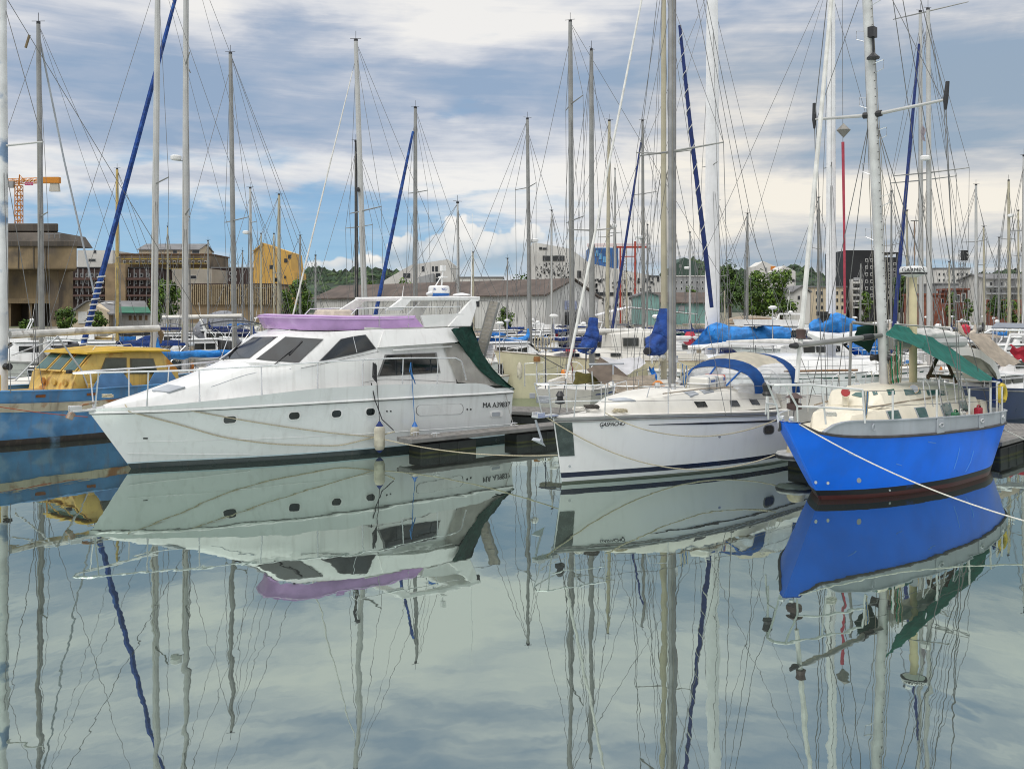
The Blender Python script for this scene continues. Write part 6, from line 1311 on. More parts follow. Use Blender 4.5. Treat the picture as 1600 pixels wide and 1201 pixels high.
def sailboat(name, label, px, top, d, w=7., lean=0., m=ALU, a=40, L=10., hull='w', J=None, spr=(), radar=None, furl=None, cover=None, boomlen=None, hood=None, house=None, wing=1., tall=None, extras=(), deckc=DECK, cabin=GEL2, fb=1.15, furlw=.055, dz=0., gear=True, group=BG, nsh=2):
    rr = random.Random(int(px*7+d)); X0 = X_of(px, d); loc = Vector((X0, d, 0)); A = rad(a); o = tag(empty(name, loc, A), label, 'sailing boat', group); Fm = Frame(o, loc, A)
    J = J if J is not None else L*.40; H = tall if tall else Z_of(top, d); Bm = L*.155+.1
    sh = [(0, fb*1.25), (.4, fb*1.03), (.75, fb), (1, fb*1.05)]
    h = Hull(lambda z: -J-.55*z*.6, lambda z: L-J+.25*z, [(0, .03), (.06, .26*Bm), (.15, .52*Bm), (.35, .88*Bm), (.6, Bm), (.85, .9*Bm), (1, .68*Bm)], [(0, .02), (.08, .18*Bm), (.2, .45*Bm), (.45, .8*Bm), (.7, .84*Bm), (1, .55*Bm)], sh, deckdrop=.05, camber=.07)
    h.mesh(20, 7).build('hull', HULLS[hull], o); h.deck(16).build('deck', deckc, o)
    for sd in (-1, 1): MB().tube([h.p(t, h.sh(t)-.02, sd, .01) for t in [k/16 for k in range(17)]], .028, 5).build('toe_rail', TEAK if rr.random() < .4 else ALU, o)
    if hull in ('w', 'd', 'o') and rr.random() < .7:
        c = COVERS[rr.choice('nnrkGR')]
        for sd in (-1, 1): MB().loft([[h.p(t, h.sh(t)-.20, sd, .006), h.p(t, h.sh(t)-.27, sd, .006)] for t in [.06+.9*k/14 for k in range(15)]]).__class__ and None
        for sd in (-1, 1):
            b = MB(); b.loft([[h.p(t, h.sh(t)-.20, sd, .006), h.p(t, h.sh(t)-.27, sd, .006)] for t in [.06+.9*k/14 for k in range(15)]]); b.build('cove_stripe', c, o)
    # coachroof with windows
    zc = fb*1.03; x0, x1 = -J*.62, L*.24; hw = Bm*.62
    b = MB(); b.loft([tsect(x0, hw*.3, zc, hw*.25, zc+.06, .02), tsect(x0+.5, hw*.55, zc, hw*.45, zc+.26), tsect(0, hw*.92, zc, hw*.75, zc+.42), tsect(x1, hw, zc-.02, hw*.82, zc+.46)], cap=True); co = b.build('coachroof', cabin, o, angle=30)
    for sd in (-1, 1):
        for k in range(3):
            xx = -.2+k*(x1+.0)/3.1; b = MB(); b.box((xx, sd*(hw*.90+.0), zc+.24), (.52, hw*.10+.04, .15)); b.build('portlight', GLASS, co, False)
    for xx in (-J*.3, L*.1): b = MB(); b.box((xx, 0, zc+.43), (.5, .5, .05)); b.build('deck_hatch', GREYP, o, False)
    # cockpit, wheel
    for sd in (-1, 1): b = MB(); b.box((L*.36, sd*Bm*.55, zc+.12), (L*.24, .22, .3)); b.build('cockpit_coaming', cabin, o, bevel=.03)
    if rr.random() < .6:
        xw = L*.42; b = MB(); b.tube([(xw, .42*math.cos(q), zc+.65+.42*math.sin(q)) for q in [2*math.pi*k/12 for k in range(13)]], .017, 5); b.tube([(xw, 0, zc-.1), (xw, 0, zc+.65)], .07, 6)
        for k in range(3): q = math.pi*k/3; b.tube([(xw, -.42*math.cos(q), zc+.65-.42*math.sin(q)), (xw, .42*math.cos(q), zc+.65+.42*math.sin(q))], .01, 4)
        b.build('steering_wheel', STEEL, o)
    # mast: leaning as seen
    Lw = Fm.I.to_3x3() @ Vector((-lean/F*d, 0, 0)); base = Vector((0, 0, zc+.38)); tip = Vector((Lw.x, Lw.y, H)); r = w*d/F/2
    def on(z): return base.lerp(tip, (z-base.z)/(H-base.z))
    b = MB(); b.loft([[Vector((q.x+r*wing*k_*math.cos(2*math.pi*k/10), q.y+r*k_*math.sin(2*math.pi*k/10), q.z)) for k in range(10)] for q, k_ in ((base, 1.08), (on(H*.5), 1.), (on(H*.9), .85), (tip, .7))], closed=True, cap=True); b.build('mast', m, o)
    b = MB(); b.tube([tip, tip+Vector((0, 0, .5))], .012, 4); b.tube([tip+Vector((-.25, .1, .12)), tip+Vector((.25, -.05, .16))], .012, 4); b.box(tip+Vector((0, 0, .06)), (.16, .12, .1)); b.build('masthead_gear', BLACK, o, False)
    sprs = []
    for py, hp in spr:
        z = Z_of(py, d); q = on(z); hl = min(1.9, hp/F*d/max(.35, abs(math.sin(A)))); sprs.append((z, hl))
        for sd in (-1, 1): wire('spreader', [q, q+Vector((.18, sd*hl, .06))], [.04, .025], ALU, o, 5)
    if not sprs and H > 8: sprs = [(H*.55, min(1.0, Bm*.6))] ; [wire('spreader', [on(H*.55), on(H*.55)+Vector((.15, sd*sprs[0][1], .05))], [.035, .022], ALU, o, 5) for sd in (-1, 1)]
    wr = max(.008, .0105*d/45)
    for sd in (-1, 1):
        if sprs:
            z, hl = sprs[0]; q = on(z)+Vector((.18, sd*hl, .06)); wire('shroud', [(.25, sd*Bm*.9, fb), q, on(H*.97)], wr, WIRE, o, 4)
            for dx in ((-.35, .5) if nsh > 1 else (.3,)): wire('shroud', [(dx, sd*Bm*.88, fb), on(z-.1)], wr*.9, WIRE, o, 4)
        else: wire('shroud', [(.25, sd*Bm*.9, fb), on(H*.95)], wr, WIRE, o, 4)
        if gear: wire('halyard', [base+Vector((-.1, sd*.14, .4)), on(H*.96)+Vector((-.05, sd*.06, 0))], wr*.9, HAL, o, 4)
    f0 = Vector((-J-.35, 0, fb*1.3)); ft = on(H*.96)
    wire('forestay', [f0, ft], wr, WIRE, o, 4); wire('backstay', [(L-J+.1, 0, fb*1.1), tip], wr, WIRE, o, 4)
    if gear: wire('topping_lift', [(L*.42, 0, zc+1.3), tip], wr*.8, WIRE, o, 4)
    if furl:
        fm = COVERS.get(furl, SAIL); wire('furled_sail', [f0.lerp(ft, k) for k in (.04, .10, .3, .7, .95)], [furlw*.8, furlw*1.25, furlw*1.15, furlw, furlw*.7], fm, o, 6); MB().lathe([(.12, -.06), (.12, .06)], f0.lerp(ft, .02), 8).build('furling_drum', BLACK, o)
    bl = boomlen or L*.40; zb_ = zc+1.25+dz; e = Vector((bl, 0, zb_+.08)); s_ = on(zb_)+Vector((r+.05, 0, 0))
    wire('boom', [s_, e], .065, m if m not in (WOODY, BLACK) else ALU, o, 7)
    if cover:
        cm = COVERS[cover]; n = 12; pts = [s_.lerp(e, .0+.97*k/n)+Vector((0, .02*math.sin(k*2.1), .13+.02*math.sin(k*1.7))) for k in range(n+1)]; bundle('sail_cover', [on(zb_+.9)+Vector((.06, 0, 0)), on(zb_+.45)+Vector((.10, 0, 0))]+pts[1:], [.10, .16, .22]+[.20-.09*k/n+.015*math.sin(k*3) for k in range(2, n+1)], cm, o, int(px), .10, 26, 12)
    elif rr.random() < .7: wire('flaked_sail', [s_+Vector((.1, 0, .14)), s_.lerp(e, .5)+Vector((0, 0, .16)), e+Vector((-.2, 0, .08))], [.13, .12, .06], SAIL, o, 7)
    if radar:
        z = Z_of(radar, d); q = on(z)+Vector((-r-.28, 0, 0)); MB().lathe([(.12, -.10), (.24, -.06), (.25, .08), (.2, .13)], q, 12).build('radar_dome', GEL, o); wire('radar_bracket', [q+Vector((0, 0, -.09)), on(z-.12)], .03, GREYP, o, 5)
    if hood:
        hm = COVERS[hood]; w0 = hw*.98; xh = x1+.1; SQ = [arc(xh-.9, w0*.9, zc+.42, .12, 10), arc(xh-.35, w0, zc+.38, .55, 10), arc(xh+.35, w0*1.02, zc+.36, .72, 10)]
        b = MB(); b.loft(SQ[1:]); bmesh.ops.solidify(b.bm, geom=b.bm.faces[:], thickness=.02); so = b.build('sprayhood', hm, o); b = MB(); b.loft(SQ[:2]); bmesh.ops.solidify(b.bm, geom=b.bm.faces[:], thickness=.012); b.build('sprayhood_window', CLEAR, so)
    if house:
        b = MB(); hx = x1-.2; b.loft([tsect(hx-1.3, hw*.8, zc+.3, hw*.6, zc+1.25), tsect(hx, hw*.9, zc+.1, hw*.75, zc+1.38), tsect(hx+1.9, hw*.9, zc, hw*.75, zc+1.34)], cap=True); ho = b.build('deckhouse', cabin, o, angle=25)
        for sd in (-1, 1):
            for k in range(2): b = MB(); b.box((hx-.35+k*1.1, sd*hw*.80, zc+.88), (.8, hw*.16, .42)); b.build('deckhouse_window', GLASS, ho, False)
        for k in (-.35, .35): b = MB(); b.box((hx-1.12, k*hw*.8*1.3, zc+.9), (.2, hw*.55, .42), ry=.25); b.build('deckhouse_window', GLASS, ho, False)
    # rails
    for sd in (-1, 1):
        ps = []
        for t in (.10, .28, .46, .64, .82, .96):
            p = h.p(t, h.sh(t), sd, -.05); q = p+Vector((0, 0, .62)); ps.append(q); wire('stanchion', [p, q], .015, STEEL, o, 4)
        for dz_ in (0, -.3): wire('guard_wire', [p+Vector((0, 0, dz_)) for p in ps], .009, WIRE, o, 4)
    p = [h.p(.10, h.sh(.1), sd, -.05)+Vector((0, 0, .62)) for sd in (-1, 1)]; bow = h.p(0, h.sh(0), 1)+Vector((.05, 0, .68))
    b = MB(); b.tube([p[0], bow+Vector((.1, -.12, 0)), bow, bow+Vector((.1, .12, 0)), p[1]], .02, 5); b.tube([bow, bow-Vector((-.1, 0, .66))], .016, 4); b.build('pulpit', STEEL, o)
    p = [h.p(.96, h.sh(.96), sd, -.05)+Vector((0, 0, .62)) for sd in (-1, 1)]; b = MB(); b.tube([p[0], Vector((L-J+.2, -Bm*.4, fb+.68)), Vector((L-J+.2, Bm*.4, fb+.68)), p[1]], .02, 5); b.build('pushpit', STEEL, o)
    x = rr.random()
    if x < .35: b = MB(); q = Vector((L-J+.12, Bm*.35, fb+.62)); b.tube([q+Vector((.05, .2*math.cos(k), .22*math.sin(k))) for k in [2*math.pi*j/10 for j in range(11)]], .06, 6); b.build('lifebuoy', rr.choice([ORANGE, GEL, mat('yellow_buoy', (.6, .45, .04), .6)]), o)
    elif x < .6: b = MB(); b.box((L-J-.2, 0, fb+1.75), (.75, Bm*1.3, .04)); b.tube([(L-J, -Bm*.5, fb), (L-J-.1, -Bm*.5, fb+1.73)], .02, 4); b.tube([(L-J, Bm*.5, fb), (L-J-.1, Bm*.5, fb+1.73)], .02, 4); b.build('solar_arch', mat('solar_panel', (.03, .04, .07), .2, var=.1), o, False)
    elif x < .8: b = MB(); b.box((L-J+.25, -Bm*.3, fb+.35), (.32, .3, .5)); b.box((L-J+.3, -Bm*.3, fb-.1), (.14, .14, .6)); b.build('outboard_motor', BLACK if x < .7 else GREYP, o, bevel=.04)
    for k in range(rr.randint(1, 3)):
        t = rr.uniform(.3, .8); sd = -1; q = h.p(t, h.sh(t)-.25, sd, .13); MB().lathe([(.04, .15), (.10, .05), (.11, -.35), (.03, -.46)], q, 8).build('fender', rr.choice([FW, NAVY, GEL]), o)
    r2 = random.Random(int(px*13+d*5))
    if r2.random() < .45 and a > -60:
        cm = COVERS[r2.choice('nrbgew')]; xa, xb = L*.30, L-J-.5; BQ = [arc(x_, Bm*.75, fb+1.75, .22, 8) for x_ in (xa, (xa+xb)/2, xb)]
        b = MB(); b.loft(BQ); bmesh.ops.solidify(b.bm, geom=b.bm.faces[:], thickness=.03); bo = b.build('bimini', cm, o)
        for x_ in (xa, xb): wire('bimini_hoop', [Vector(((xa+xb)/2, -Bm*.75, fb+.3)), Vector((x_, -Bm*.75, fb+1.75)), Vector((x_, 0, fb+1.97)), Vector((x_, Bm*.75, fb+1.75)), Vector(((xa+xb)/2, Bm*.75, fb+.3))], .016, STEEL, bo, 4)
    for k in range(r2.randint(2, 5)):
        x_, y_ = r2.uniform(-J*.5, L*.5), r2.uniform(-.8, .8)*Bm*.8; z_ = fb+.12 if abs(y_) > hw else zc+.5; mt_ = r2.choice([BEIGE, ROYAL, BRIGHT, ORANGE, GREYC, GEL, OLIVE, RED, TEAK, WTARP, BLACK])
        b = MB(); b.box((x_, y_, z_), (r2.uniform(.25, .8), r2.uniform(.2, .5), r2.uniform(.12, .38)), r2.uniform(0, 3), taper=.8); b.build('deck_bag', mt_, o, bevel=.04)
    if r2.random() < .35: q = Vector((L-J-.1, -Bm*.5, fb)); wire('generator_pole', [q, q+Vector((0, 0, 2.6))], .03, STEEL, o, 5); b = MB(); b.lathe([(.02, -.25), (.1, -.1), (.1, .15), (.03, .25)], q+Vector((0, 0, 2.7)), 8, axis='X'); b.build('wind_generator', GEL, o)
    if r2.random() < .35:
        q = Vector((L-J+.1, Bm*.2, fb+.3)); wire('flag_staff', [q, q+Vector((.35, 0, 1.3))], .014, WOOD, o, 4); b = MB(); b.sheet(lambda u, v: q+Vector((.33-.10*u+.05*math.sin(6*v), .05*math.sin(7*u+4*v), 1.25-.55*u-.30*v-.1*v*u)), 4, 6, .006); b.build('ensign', r2.choice([RED, ROYAL, WTARP]), o)
    if r2.random() < .5:
        for k in range(3): wire('slack_line', sag_pts(on(zc+2.2+.3*k)+Vector((-.1, -.1, 0)), on(zc+1.0)+Vector((-.2-.1*k, -.2, 0)), .3+.1*k, 6), .014, r2.choice([ROPE, ROPEW, ROPEB, HAL]), o, 4)
    return o, Fm, on, h
def motorboat(name, label, px, d, a, L, hull='w', fb=1.0, cab=1.2, roof=None, fly=False, arch=False, canvas=None, group='motor boats moored behind the front row', rail=True, hardtop=False):
    X0 = X_of(px, d); loc = Vector((X0, d, 0)); A = rad(a); o = tag(empty(name, loc, A), label, 'motor boat', group); Bm = L*.17+.2; rr = random.Random(int(px*3+d))
    h = Hull(lambda z: -L*.45-.5*z, lambda z: L*.52, [(0, .03), (.08, .34*Bm), (.2, .68*Bm), (.45, .98*Bm), (.7, Bm), (1, .92*Bm)], [(0, .02), (.1, .2*Bm), (.3, .62*Bm), (.6, .85*Bm), (1, .84*Bm)], [(0, fb*1.35), (.4, fb*1.15), (.75, fb), (1, fb)], pw=1.0, deckdrop=.06)
    h.mesh(18, 7).build('hull', HULLS[hull], o); h.deck(14).build('deck', DECK, o); hw = Bm*.78; z0 = fb*1.05
    for sd in (-1, 1): MB().tube([h.p(t, h.sh(t)-.12, sd, .015) for t in [k/14 for k in range(15)]], .03, 5).build('rub_rail', RUB, o)
    x0, x1 = -L*.25, L*.18
    b = MB(); b.loft([tsect(x0-.9, hw*.4, z0, hw*.3, z0+.15), tsect(x0, hw*.85, z0, hw*.75, z0+cab*.42), tsect(x0+cab*.75, hw, z0, hw*.78, z0+cab), tsect(x1, hw, z0, hw*.8, z0+cab)], cap=True); c = b.build('cabin', GEL if hull != 'y' else CREAM, o, angle=25)
    for sd in (-1, 1):
        n = 3
        for k in range(n):
            xx = x0+cab*.8+(x1-x0-cab*.9)*(k+.5)/n; b = MB(); b.box((xx, sd*hw*.87, z0+cab*.68), ((x1-x0-cab*.9)/n*.86, hw*.12, cab*.32)); b.build('cabin_window', GLASS, c, False)
    for k in (-1, 1):
        b = MB(); ym = k*hw*.38; b.loft([[(x0+.07, ym-hw*.33, z0+cab*.50), (x0+.07, ym+hw*.33, z0+cab*.50)], [(x0+cab*.62, ym-hw*.31, z0+cab*.94), (x0+cab*.62, ym+hw*.31, z0+cab*.94)]]); bmesh.ops.translate(b.bm, verts=b.bm.verts, vec=(-.05, 0, .05)); bmesh.ops.solidify(b.bm, geom=b.bm.faces[:], thickness=.03); b.build('windscreen', GLASS, c, False)
    b = MB(); b.box(((x0+x1)/2+cab*.45, 0, z0+cab+.06), (x1-x0-cab*.4, hw*1.75, .07)); b.build('roof', roof or GEL, o, bevel=.03)
    if fly: b = MB(); b.loft([[(x0+cab, -hw*.7, z0+cab+.09), (x0+cab-.2, -hw*.7, z0+cab+.55), (x0+cab-.2, hw*.7, z0+cab+.55), (x0+cab, hw*.7, z0+cab+.09)], [(x1, -hw*.75, z0+cab+.09), (x1, -hw*.75, z0+cab+.5), (x1, hw*.75, z0+cab+.5), (x1, hw*.75, z0+cab+.09)]], closed=True, cap=True); b.build('flybridge', GEL, o, angle=25)
    if arch or fly:
        b = MB()
        for sd in (-1, 1): b.tube([(x1-.2, sd*hw*.85, z0+cab*.9), (x1+.25, sd*hw*.8, z0+cab+.95)], .07, 5)
        b.tube([(x1+.25, -hw*.8, z0+cab+.95), (x1+.25, hw*.8, z0+cab+.95)], .07, 5); b.build('radar_arch', GEL, o); MB().lathe([(.2, 0), (.22, .1), (.1, .18)], (x1+.25, 0, z0+cab+1.02), 10).build('radar_dome', GEL, o); wire('aerial', [(x1+.25, .5, z0+cab+1), (x1+.5, .5, z0+cab+2.8)], .015, GEL, o, 4)
    if canvas: b = MB(); SQ = [arc(x1+.05, hw, z0+.1, cab*.95, 10), arc(x1+L*.16, hw, z0, cab*.92, 10), arc(x1+L*.28, hw*.95, z0, cab*.5, 10)]; b.loft(SQ); bmesh.ops.solidify(b.bm, geom=b.bm.faces[:], thickness=.02); b.build('cockpit_cover', COVERS[canvas], o)
    if rail:
        for sd in (-1, 1):
            ps = [h.p(t, h.sh(t), sd, -.06)+Vector((0, 0, .55)) for t in (0.01, .1, .2, .32, .45)]; wire('bow_rail', ps, .018, STEEL, o, 5)
            for q in ps[1:]: wire('stanchion', [q, q-Vector((0, 0, .55))], .014, STEEL, o, 4)
    return o, Frame(o, loc, A), h
# ---- left group
s, f, on, h = sailboat('sailing_boat', 'sailing boat with slim grey mast second from the left edge', 66, 38, 42, 8.5, 6, ALU, 30, 10.5, 'w', spr=[(338, 26)], cover='w'); wire('bare_furled_sail', [on(H_ := Z_of(45, 42)-.2)+Vector((0, 0, 0)), f.L(100, 250, 43), f.L(150, 470, 44)], .045, GREYP, s, 6); b = MB(); b.tube([f.L(40, 75, 41.5), f.L(46, 55, 41.5)], .06, 6); b.build('wooden_flag_toggle', mat('brown_line', (.2, .15, .09)), s)
sailboat('sailing_boat', 'boat with short yellow wooden mast near the cream workshop', 183, 265, 78, 5.2, 0, WOODY, 25, 9, 'y', cover='k')
sailboat('sailing_boat', 'sailing boat with tall white mast leaning slightly right left of the radar mast', 240, -80, 41, 10, -7, ALUW, 30, 11, 'w', spr=[(287, 49)], cover='b', tall=19.5, hood='b')
s, f, on, h = sailboat('sailing_boat', 'sailing boat with tall white mast carrying a radar dome and a blue furled foresail', 289, -120, 44, 9.5, -2, ALUW, 18, 12, 'w', J=4.3, spr=[(335, 53), (100, 36)], radar=248, furl='r', tall=21.5, furlw=.11, cover=None, hood='g')
fs = [Vector((-4.65, 0, 1.5)), on(21.5*.96)]
MB().tube(helix(fs[0].lerp(fs[1], .045), fs[0].lerp(fs[1], .24), .145, 15), .035, 5).build('sail_lashing', STAYW, s)
wire('second_boom', [f.L(254, 496, 45), f.L(378, 493.5, 45)], .10, GEL2, s, 8)
for k in range(3): wire('bimini_bow', [f.L(345+k*26, 560, 42+k*.4), f.L(362+k*20, 512-(k == 1)*3, 42.6), f.L(392+k*14, 506, 44)], .02, STEEL, s, 5)
b = MB(); b.sheet(lambda u, v: f.L(312+110*u, 508-8*math.sin(math.pi*u)+2*v, 43+2.2*v), 10, 3, .03); b.build('bimini_top', GREYC, s)
sailboat('sailing_boat', 'sailing boat with grey mast just left of the motor yacht windscreen', 367, 85, 52, 8, 7, ALU, 35, 10.5, 'd', spr=[(345, 31)], cover='g', furl=None)
sailboat('sailing_boat', 'small sailing boat with white cylinder on its mast left of the ochre house', 394, 295, 72, 4.6, 3, ALUW, 40, 8.5, 'w', spr=[(348, 9)], cover='r', radar=364)
sailboat('sailing_boat', 'sailing boat with yellowish mast in front of the ochre house', 436, 305, 74, 5.5, 0, ALUC, 215, 9, 'o', cover='n')
for px, top, d, w, c, lb in [(262, 355, 96, 3.2, 'w', 'in front of the bright green tree'), (325, 377, 104, 2.8, 'd', 'in front of the pale concrete block'), (379, 393, 108, 2.6, 'w', 'just left of the ochre house'), (408, 366, 100, 3, 'wb', 'at the left corner of the ochre house'), (428, 366, 106, 2.8, 'w', 'in the middle of the ochre house'), (469, 369, 98, 3.4, 'wr', 'right of the ochre house by the olive tree'), (493, 400, 92, 3.4, 'wg', 'before the wooded hill by the warehouse end')]:
    sailboat('sailing_boat', 'distant sailing boat whose thin mast stands %s' % lb, px, top, d, w, 0, ALU if px % 2 else ALUC, 30+(px % 5)*38, 8, c, cover='nrbwg'[px % 5], gear=False, nsh=1)
# ---- behind the motor yacht
s, f, on, h = sailboat('sailing_boat', 'sailing boat with tall white mast leaning left behind the motor yacht flybridge', 573, 65, 46, 9, 17, ALUW, 32, 11, 'w', J=4.0, spr=[(330, 39)], furl='w', furlw=.034, cover='r')
MB().lathe([(.1, -.1), (.12, 0), (.08, .1)], on(Z_of(297, 46))+Vector((-.2, -.1, 0)), 8).build('mast_lamp', BLACK, s)
sailboat('sailing_boat', 'sailing boat with slender black mast close beside the leaning white mast', 558, 222, 62, 5.2, 2, BLACK, 40, 10, 'k', spr=[(355, 26)], cover='k')
sailboat('sailing_boat', 'sailing boat with grey mast and long blue furled foresail behind the yacht radar arch', 649, 170, 58, 6.8, 0, ALU, 42, 10, 'wb', J=3.2, spr=[(301, 17)], furl='r', furlw=.10, cover='r')
sailboat('sailing_boat', 'white sailing boat with green trim and short mast behind the motor yacht stern', 716, 318, 57, 4.2, 1, ALUW, 197, 10.5, 'wg', J=3.9, spr=[(420, 8)], cover='w', fb=1.3)
sailboat('sailing_boat', 'sailing boat with radar on a grey mast right of the raised gangway', 828, 187, 62, 6.4, 4, ALU, 200, 11, 'w', spr=[(293, 17)], radar=376, cover='b', hood='b')
s, f, on, h = sailboat('sailing_boat', 'cream hulled ketch with deckhouse and very tall grey mast behind the slack mooring line', 894, -80, 50, 8.5, 3, ALU, 10, 14, 'c', J=3.3, spr=[(163, 32), (345, 36)], cover=None, tall=19.5, fb=1.95, house=True, cabin=GEL2)
for k in range(6): MB().tube([f.L(838+k*5, 535+3*(k % 2), 49.5)+Vector((.1*math.cos(j), 0, .35*math.sin(j))) for j in [2*math.pi*i/10 for i in range(11)]], .03, 5).build('hung_rope_coil', ROPE, s)
wire('anchor_line', [f.L(838, 552, 48.6), f.L(880, 575, 47.5)], .025, BLACK, s)
sailboat('sailing_boat', 'sailing boat with mid height cream mast and radar left of the red gantry', 948, 190, 64, 6, -4, ALUC, 205, 10.5, 'w', radar=353, cover='n', hood='n')
s, f, on, h = sailboat('sailing_boat', 'small white sailing boat seen from astern with blue sail bundled on its mast', 925, 80, 46.5, 8, 1, ALU, -105, 10.5, 'o', spr=[(360, 36)], cover=None, boomlen=1.0)
q = [f.L(927, 497, 46.4), f.L(926, 515, 46.3), f.L(924, 530, 46.2), f.L(917, 541, 46.0), f.L(906, 545, 45.6)]; bundle('sail_bundle', q, [.20, .30, .40, .36, .17], ROYAL, s, 5)
b = MB(); b.lathe([(.16, -.12), (.17, 0), (.15, .12)], f.L(839, 561, 44), 12); b.build('copper_barbecue', mat('copper_brown', (.26, .12, .035), .5), s); wire('barbecue_post', [f.L(839, 565, 44), f.L(838, 600, 44)], .03, STEEL, s)
for px, y0, y1 in [(871, 604, 634), (876, 606, 636)]: wire('yellow_danbuoy', [f.L(px, y0, 43), f.L(px-1, y1, 43)], .06, mat('yellow_orange', (.62, .30, .02), .6), s, 6)
for px, tw in [(945, 1), (952, -1), (958, 1)]: wire('yellow_strut', [f.L(px, 600, 43), f.L(px+tw*9, 632, 43)], .035, mat('yellow_orange', (.62, .30, .02)), s, 5)
b = MB(); b.box(f.L(890, 604, 42.8), (.3, .4, .28)); b.build('outboard_motor', mat('dark_olive_cowl', (.07, .07, .02), .4), s, bevel=.06)
for px, y0, y1, dd, lab in [(812, 566, 604, 45, 0)]: MB().lathe([(.04, .5), (.13, .3), (.13, -.2), (.04, -.35)], f.L(812, 582, 46), 10).build('fender', FW, s)
for px, py, w_, h_ in [(848, 624, .55, .3), (905, 620, .3, .25), (832, 618, .25, .22)]: b = MB(); b.box(f.L(px, py, 40.2), (.06, w_, h_)); b.build('transom_hatch', GREYP, s, bevel=.02)
b = MB()
for y_ in (-.2, .2): b.tube([f.L(888, 612, 40.3)+Vector((0, y_, 0)), f.L(888, 640, 40.3)+Vector((0, y_, 0))], .02, 5)
for z_ in (0, .25, .5): b.tube([f.L(888, 634, 40.3)+Vector((0, -.2, z_)), f.L(888, 634, 40.3)+Vector((0, .2, z_))], .018, 5)
b.build('swim_ladder', STEEL, s)
wire('stern_gantry', [f.L(820, 604, 44), f.L(820, 568, 44), f.L(850, 566, 44), f.L(850, 604, 44)], .025, STEEL, s); wire('stern_gantry', [f.L(820, 585, 44), f.L(856, 585, 44)], .02, STEEL, s)
s, f, on, h = sailboat('sailing_boat', 'sailing boat with cream mast, bundled blue sail and white tarp tent behind the sloop', 1037, -60, 40, 9, 0, ALUC, -106, 10.5, 'o', spr=[(240, 40)], cover=None, boomlen=1.2, tall=19)
q = [f.L(1037, 482, 39.8), f.L(1037, 500, 39.8), f.L(1035, 520, 39.7), f.L(1028, 536, 39.5), f.L(1018, 546, 39.0), f.L(1013, 548, 38.8)]; bundle('sail_bundle', q, [.16, .30, .42, .46, .28, .17], ROYAL, s, 8); wire('boom_end', [q[-1], f.L(1010, 549, 38.6)], .15, BLACK, s, 10)
def px_sheet(o, f, pts, name, m, n=8, wr=.03, sag=.1, seed=1):
    c = [f.L(*p) for p in pts]
    def fn(u, v): return (c[0].lerp(c[1], u)).lerp(c[3].lerp(c[2], u), v)+Vector((wr*math.sin(7*u+5*v+seed), wr*math.cos(9*v+seed), wr*math.sin(12*u+3*v)-sag*4*u*(1-u)*(1-v)))
    return MB().sheet(fn, n, n, .012).build(name, m, o)
px_sheet(s, f, [(937, 557, 38), (1000, 556, 39.5), (1010, 568, 37.5), (980, 586, 36.5)], 'tarp_tent', WTARP, 10, .02); px_sheet(s, f, [(916, 577, 37.2), (937, 557, 38), (982, 588, 36.5), (940, 600, 36.4)], 'tarp_tent', mat('dull_taupe_tarp', (.27, .22, .18), .85, var=.15), 8, .015)
px_sheet(s, f, [(900, 580, 38), (938, 578, 37.2), (942, 600, 36.8), (896, 600, 37.5)], 'cockpit_cover', OLIVE, 8, .02); px_sheet(s, f, [(956, 585, 35.8), (1024, 583, 36.6), (1026, 610, 36.2), (962, 612, 35.4)], 'cockpit_cover', BEIGE, 10, .025); px_sheet(s, f, [(1014, 572, 38.6), (1022, 571, 38.8), (1028, 600, 37.5), (1020, 600, 37.3)], 'cockpit_cover', BRIGHT, 6, .03)
wire('tent_pole', [f.L(920, 569, 36.4), f.L(975, 568, 36.6)], .04, GREYP, s); wire('tent_pole', [f.L(958, 569, 36.4), f.L(958, 612, 36.2)], .03, GREYP, s); wire('tent_pole', [f.L(925, 580, 36.2), f.L(927, 612, 36.2)], .03, STEEL, s)
nv = [f.L(1062, 40, 38.5), f.L(1080, 210, 38.8), f.L(1103, 400, 39.4), f.L(1112, 480, 39.8)]
wire('furled_sail', nv, [.06, .085, .10, .08], NAVY, s, 8)
for q0, q1, n_ in ((nv[0], nv[1], 6), (nv[1], nv[2], 6)): MB().tube(helix(q0, q1, .105, n_), .016, 4).build('sail_lashing', STAYW, s)
sailboat('sailing_boat', 'sailing boat with thin mast, radar and dark blue furled foresail beyond the red gantry', 1006, 190, 68, 5, 2, ALU, 36, 9.5, 'w', J=3.0, spr=[(303, 16)], radar=371, furl='n', furlw=.085, cover='r')
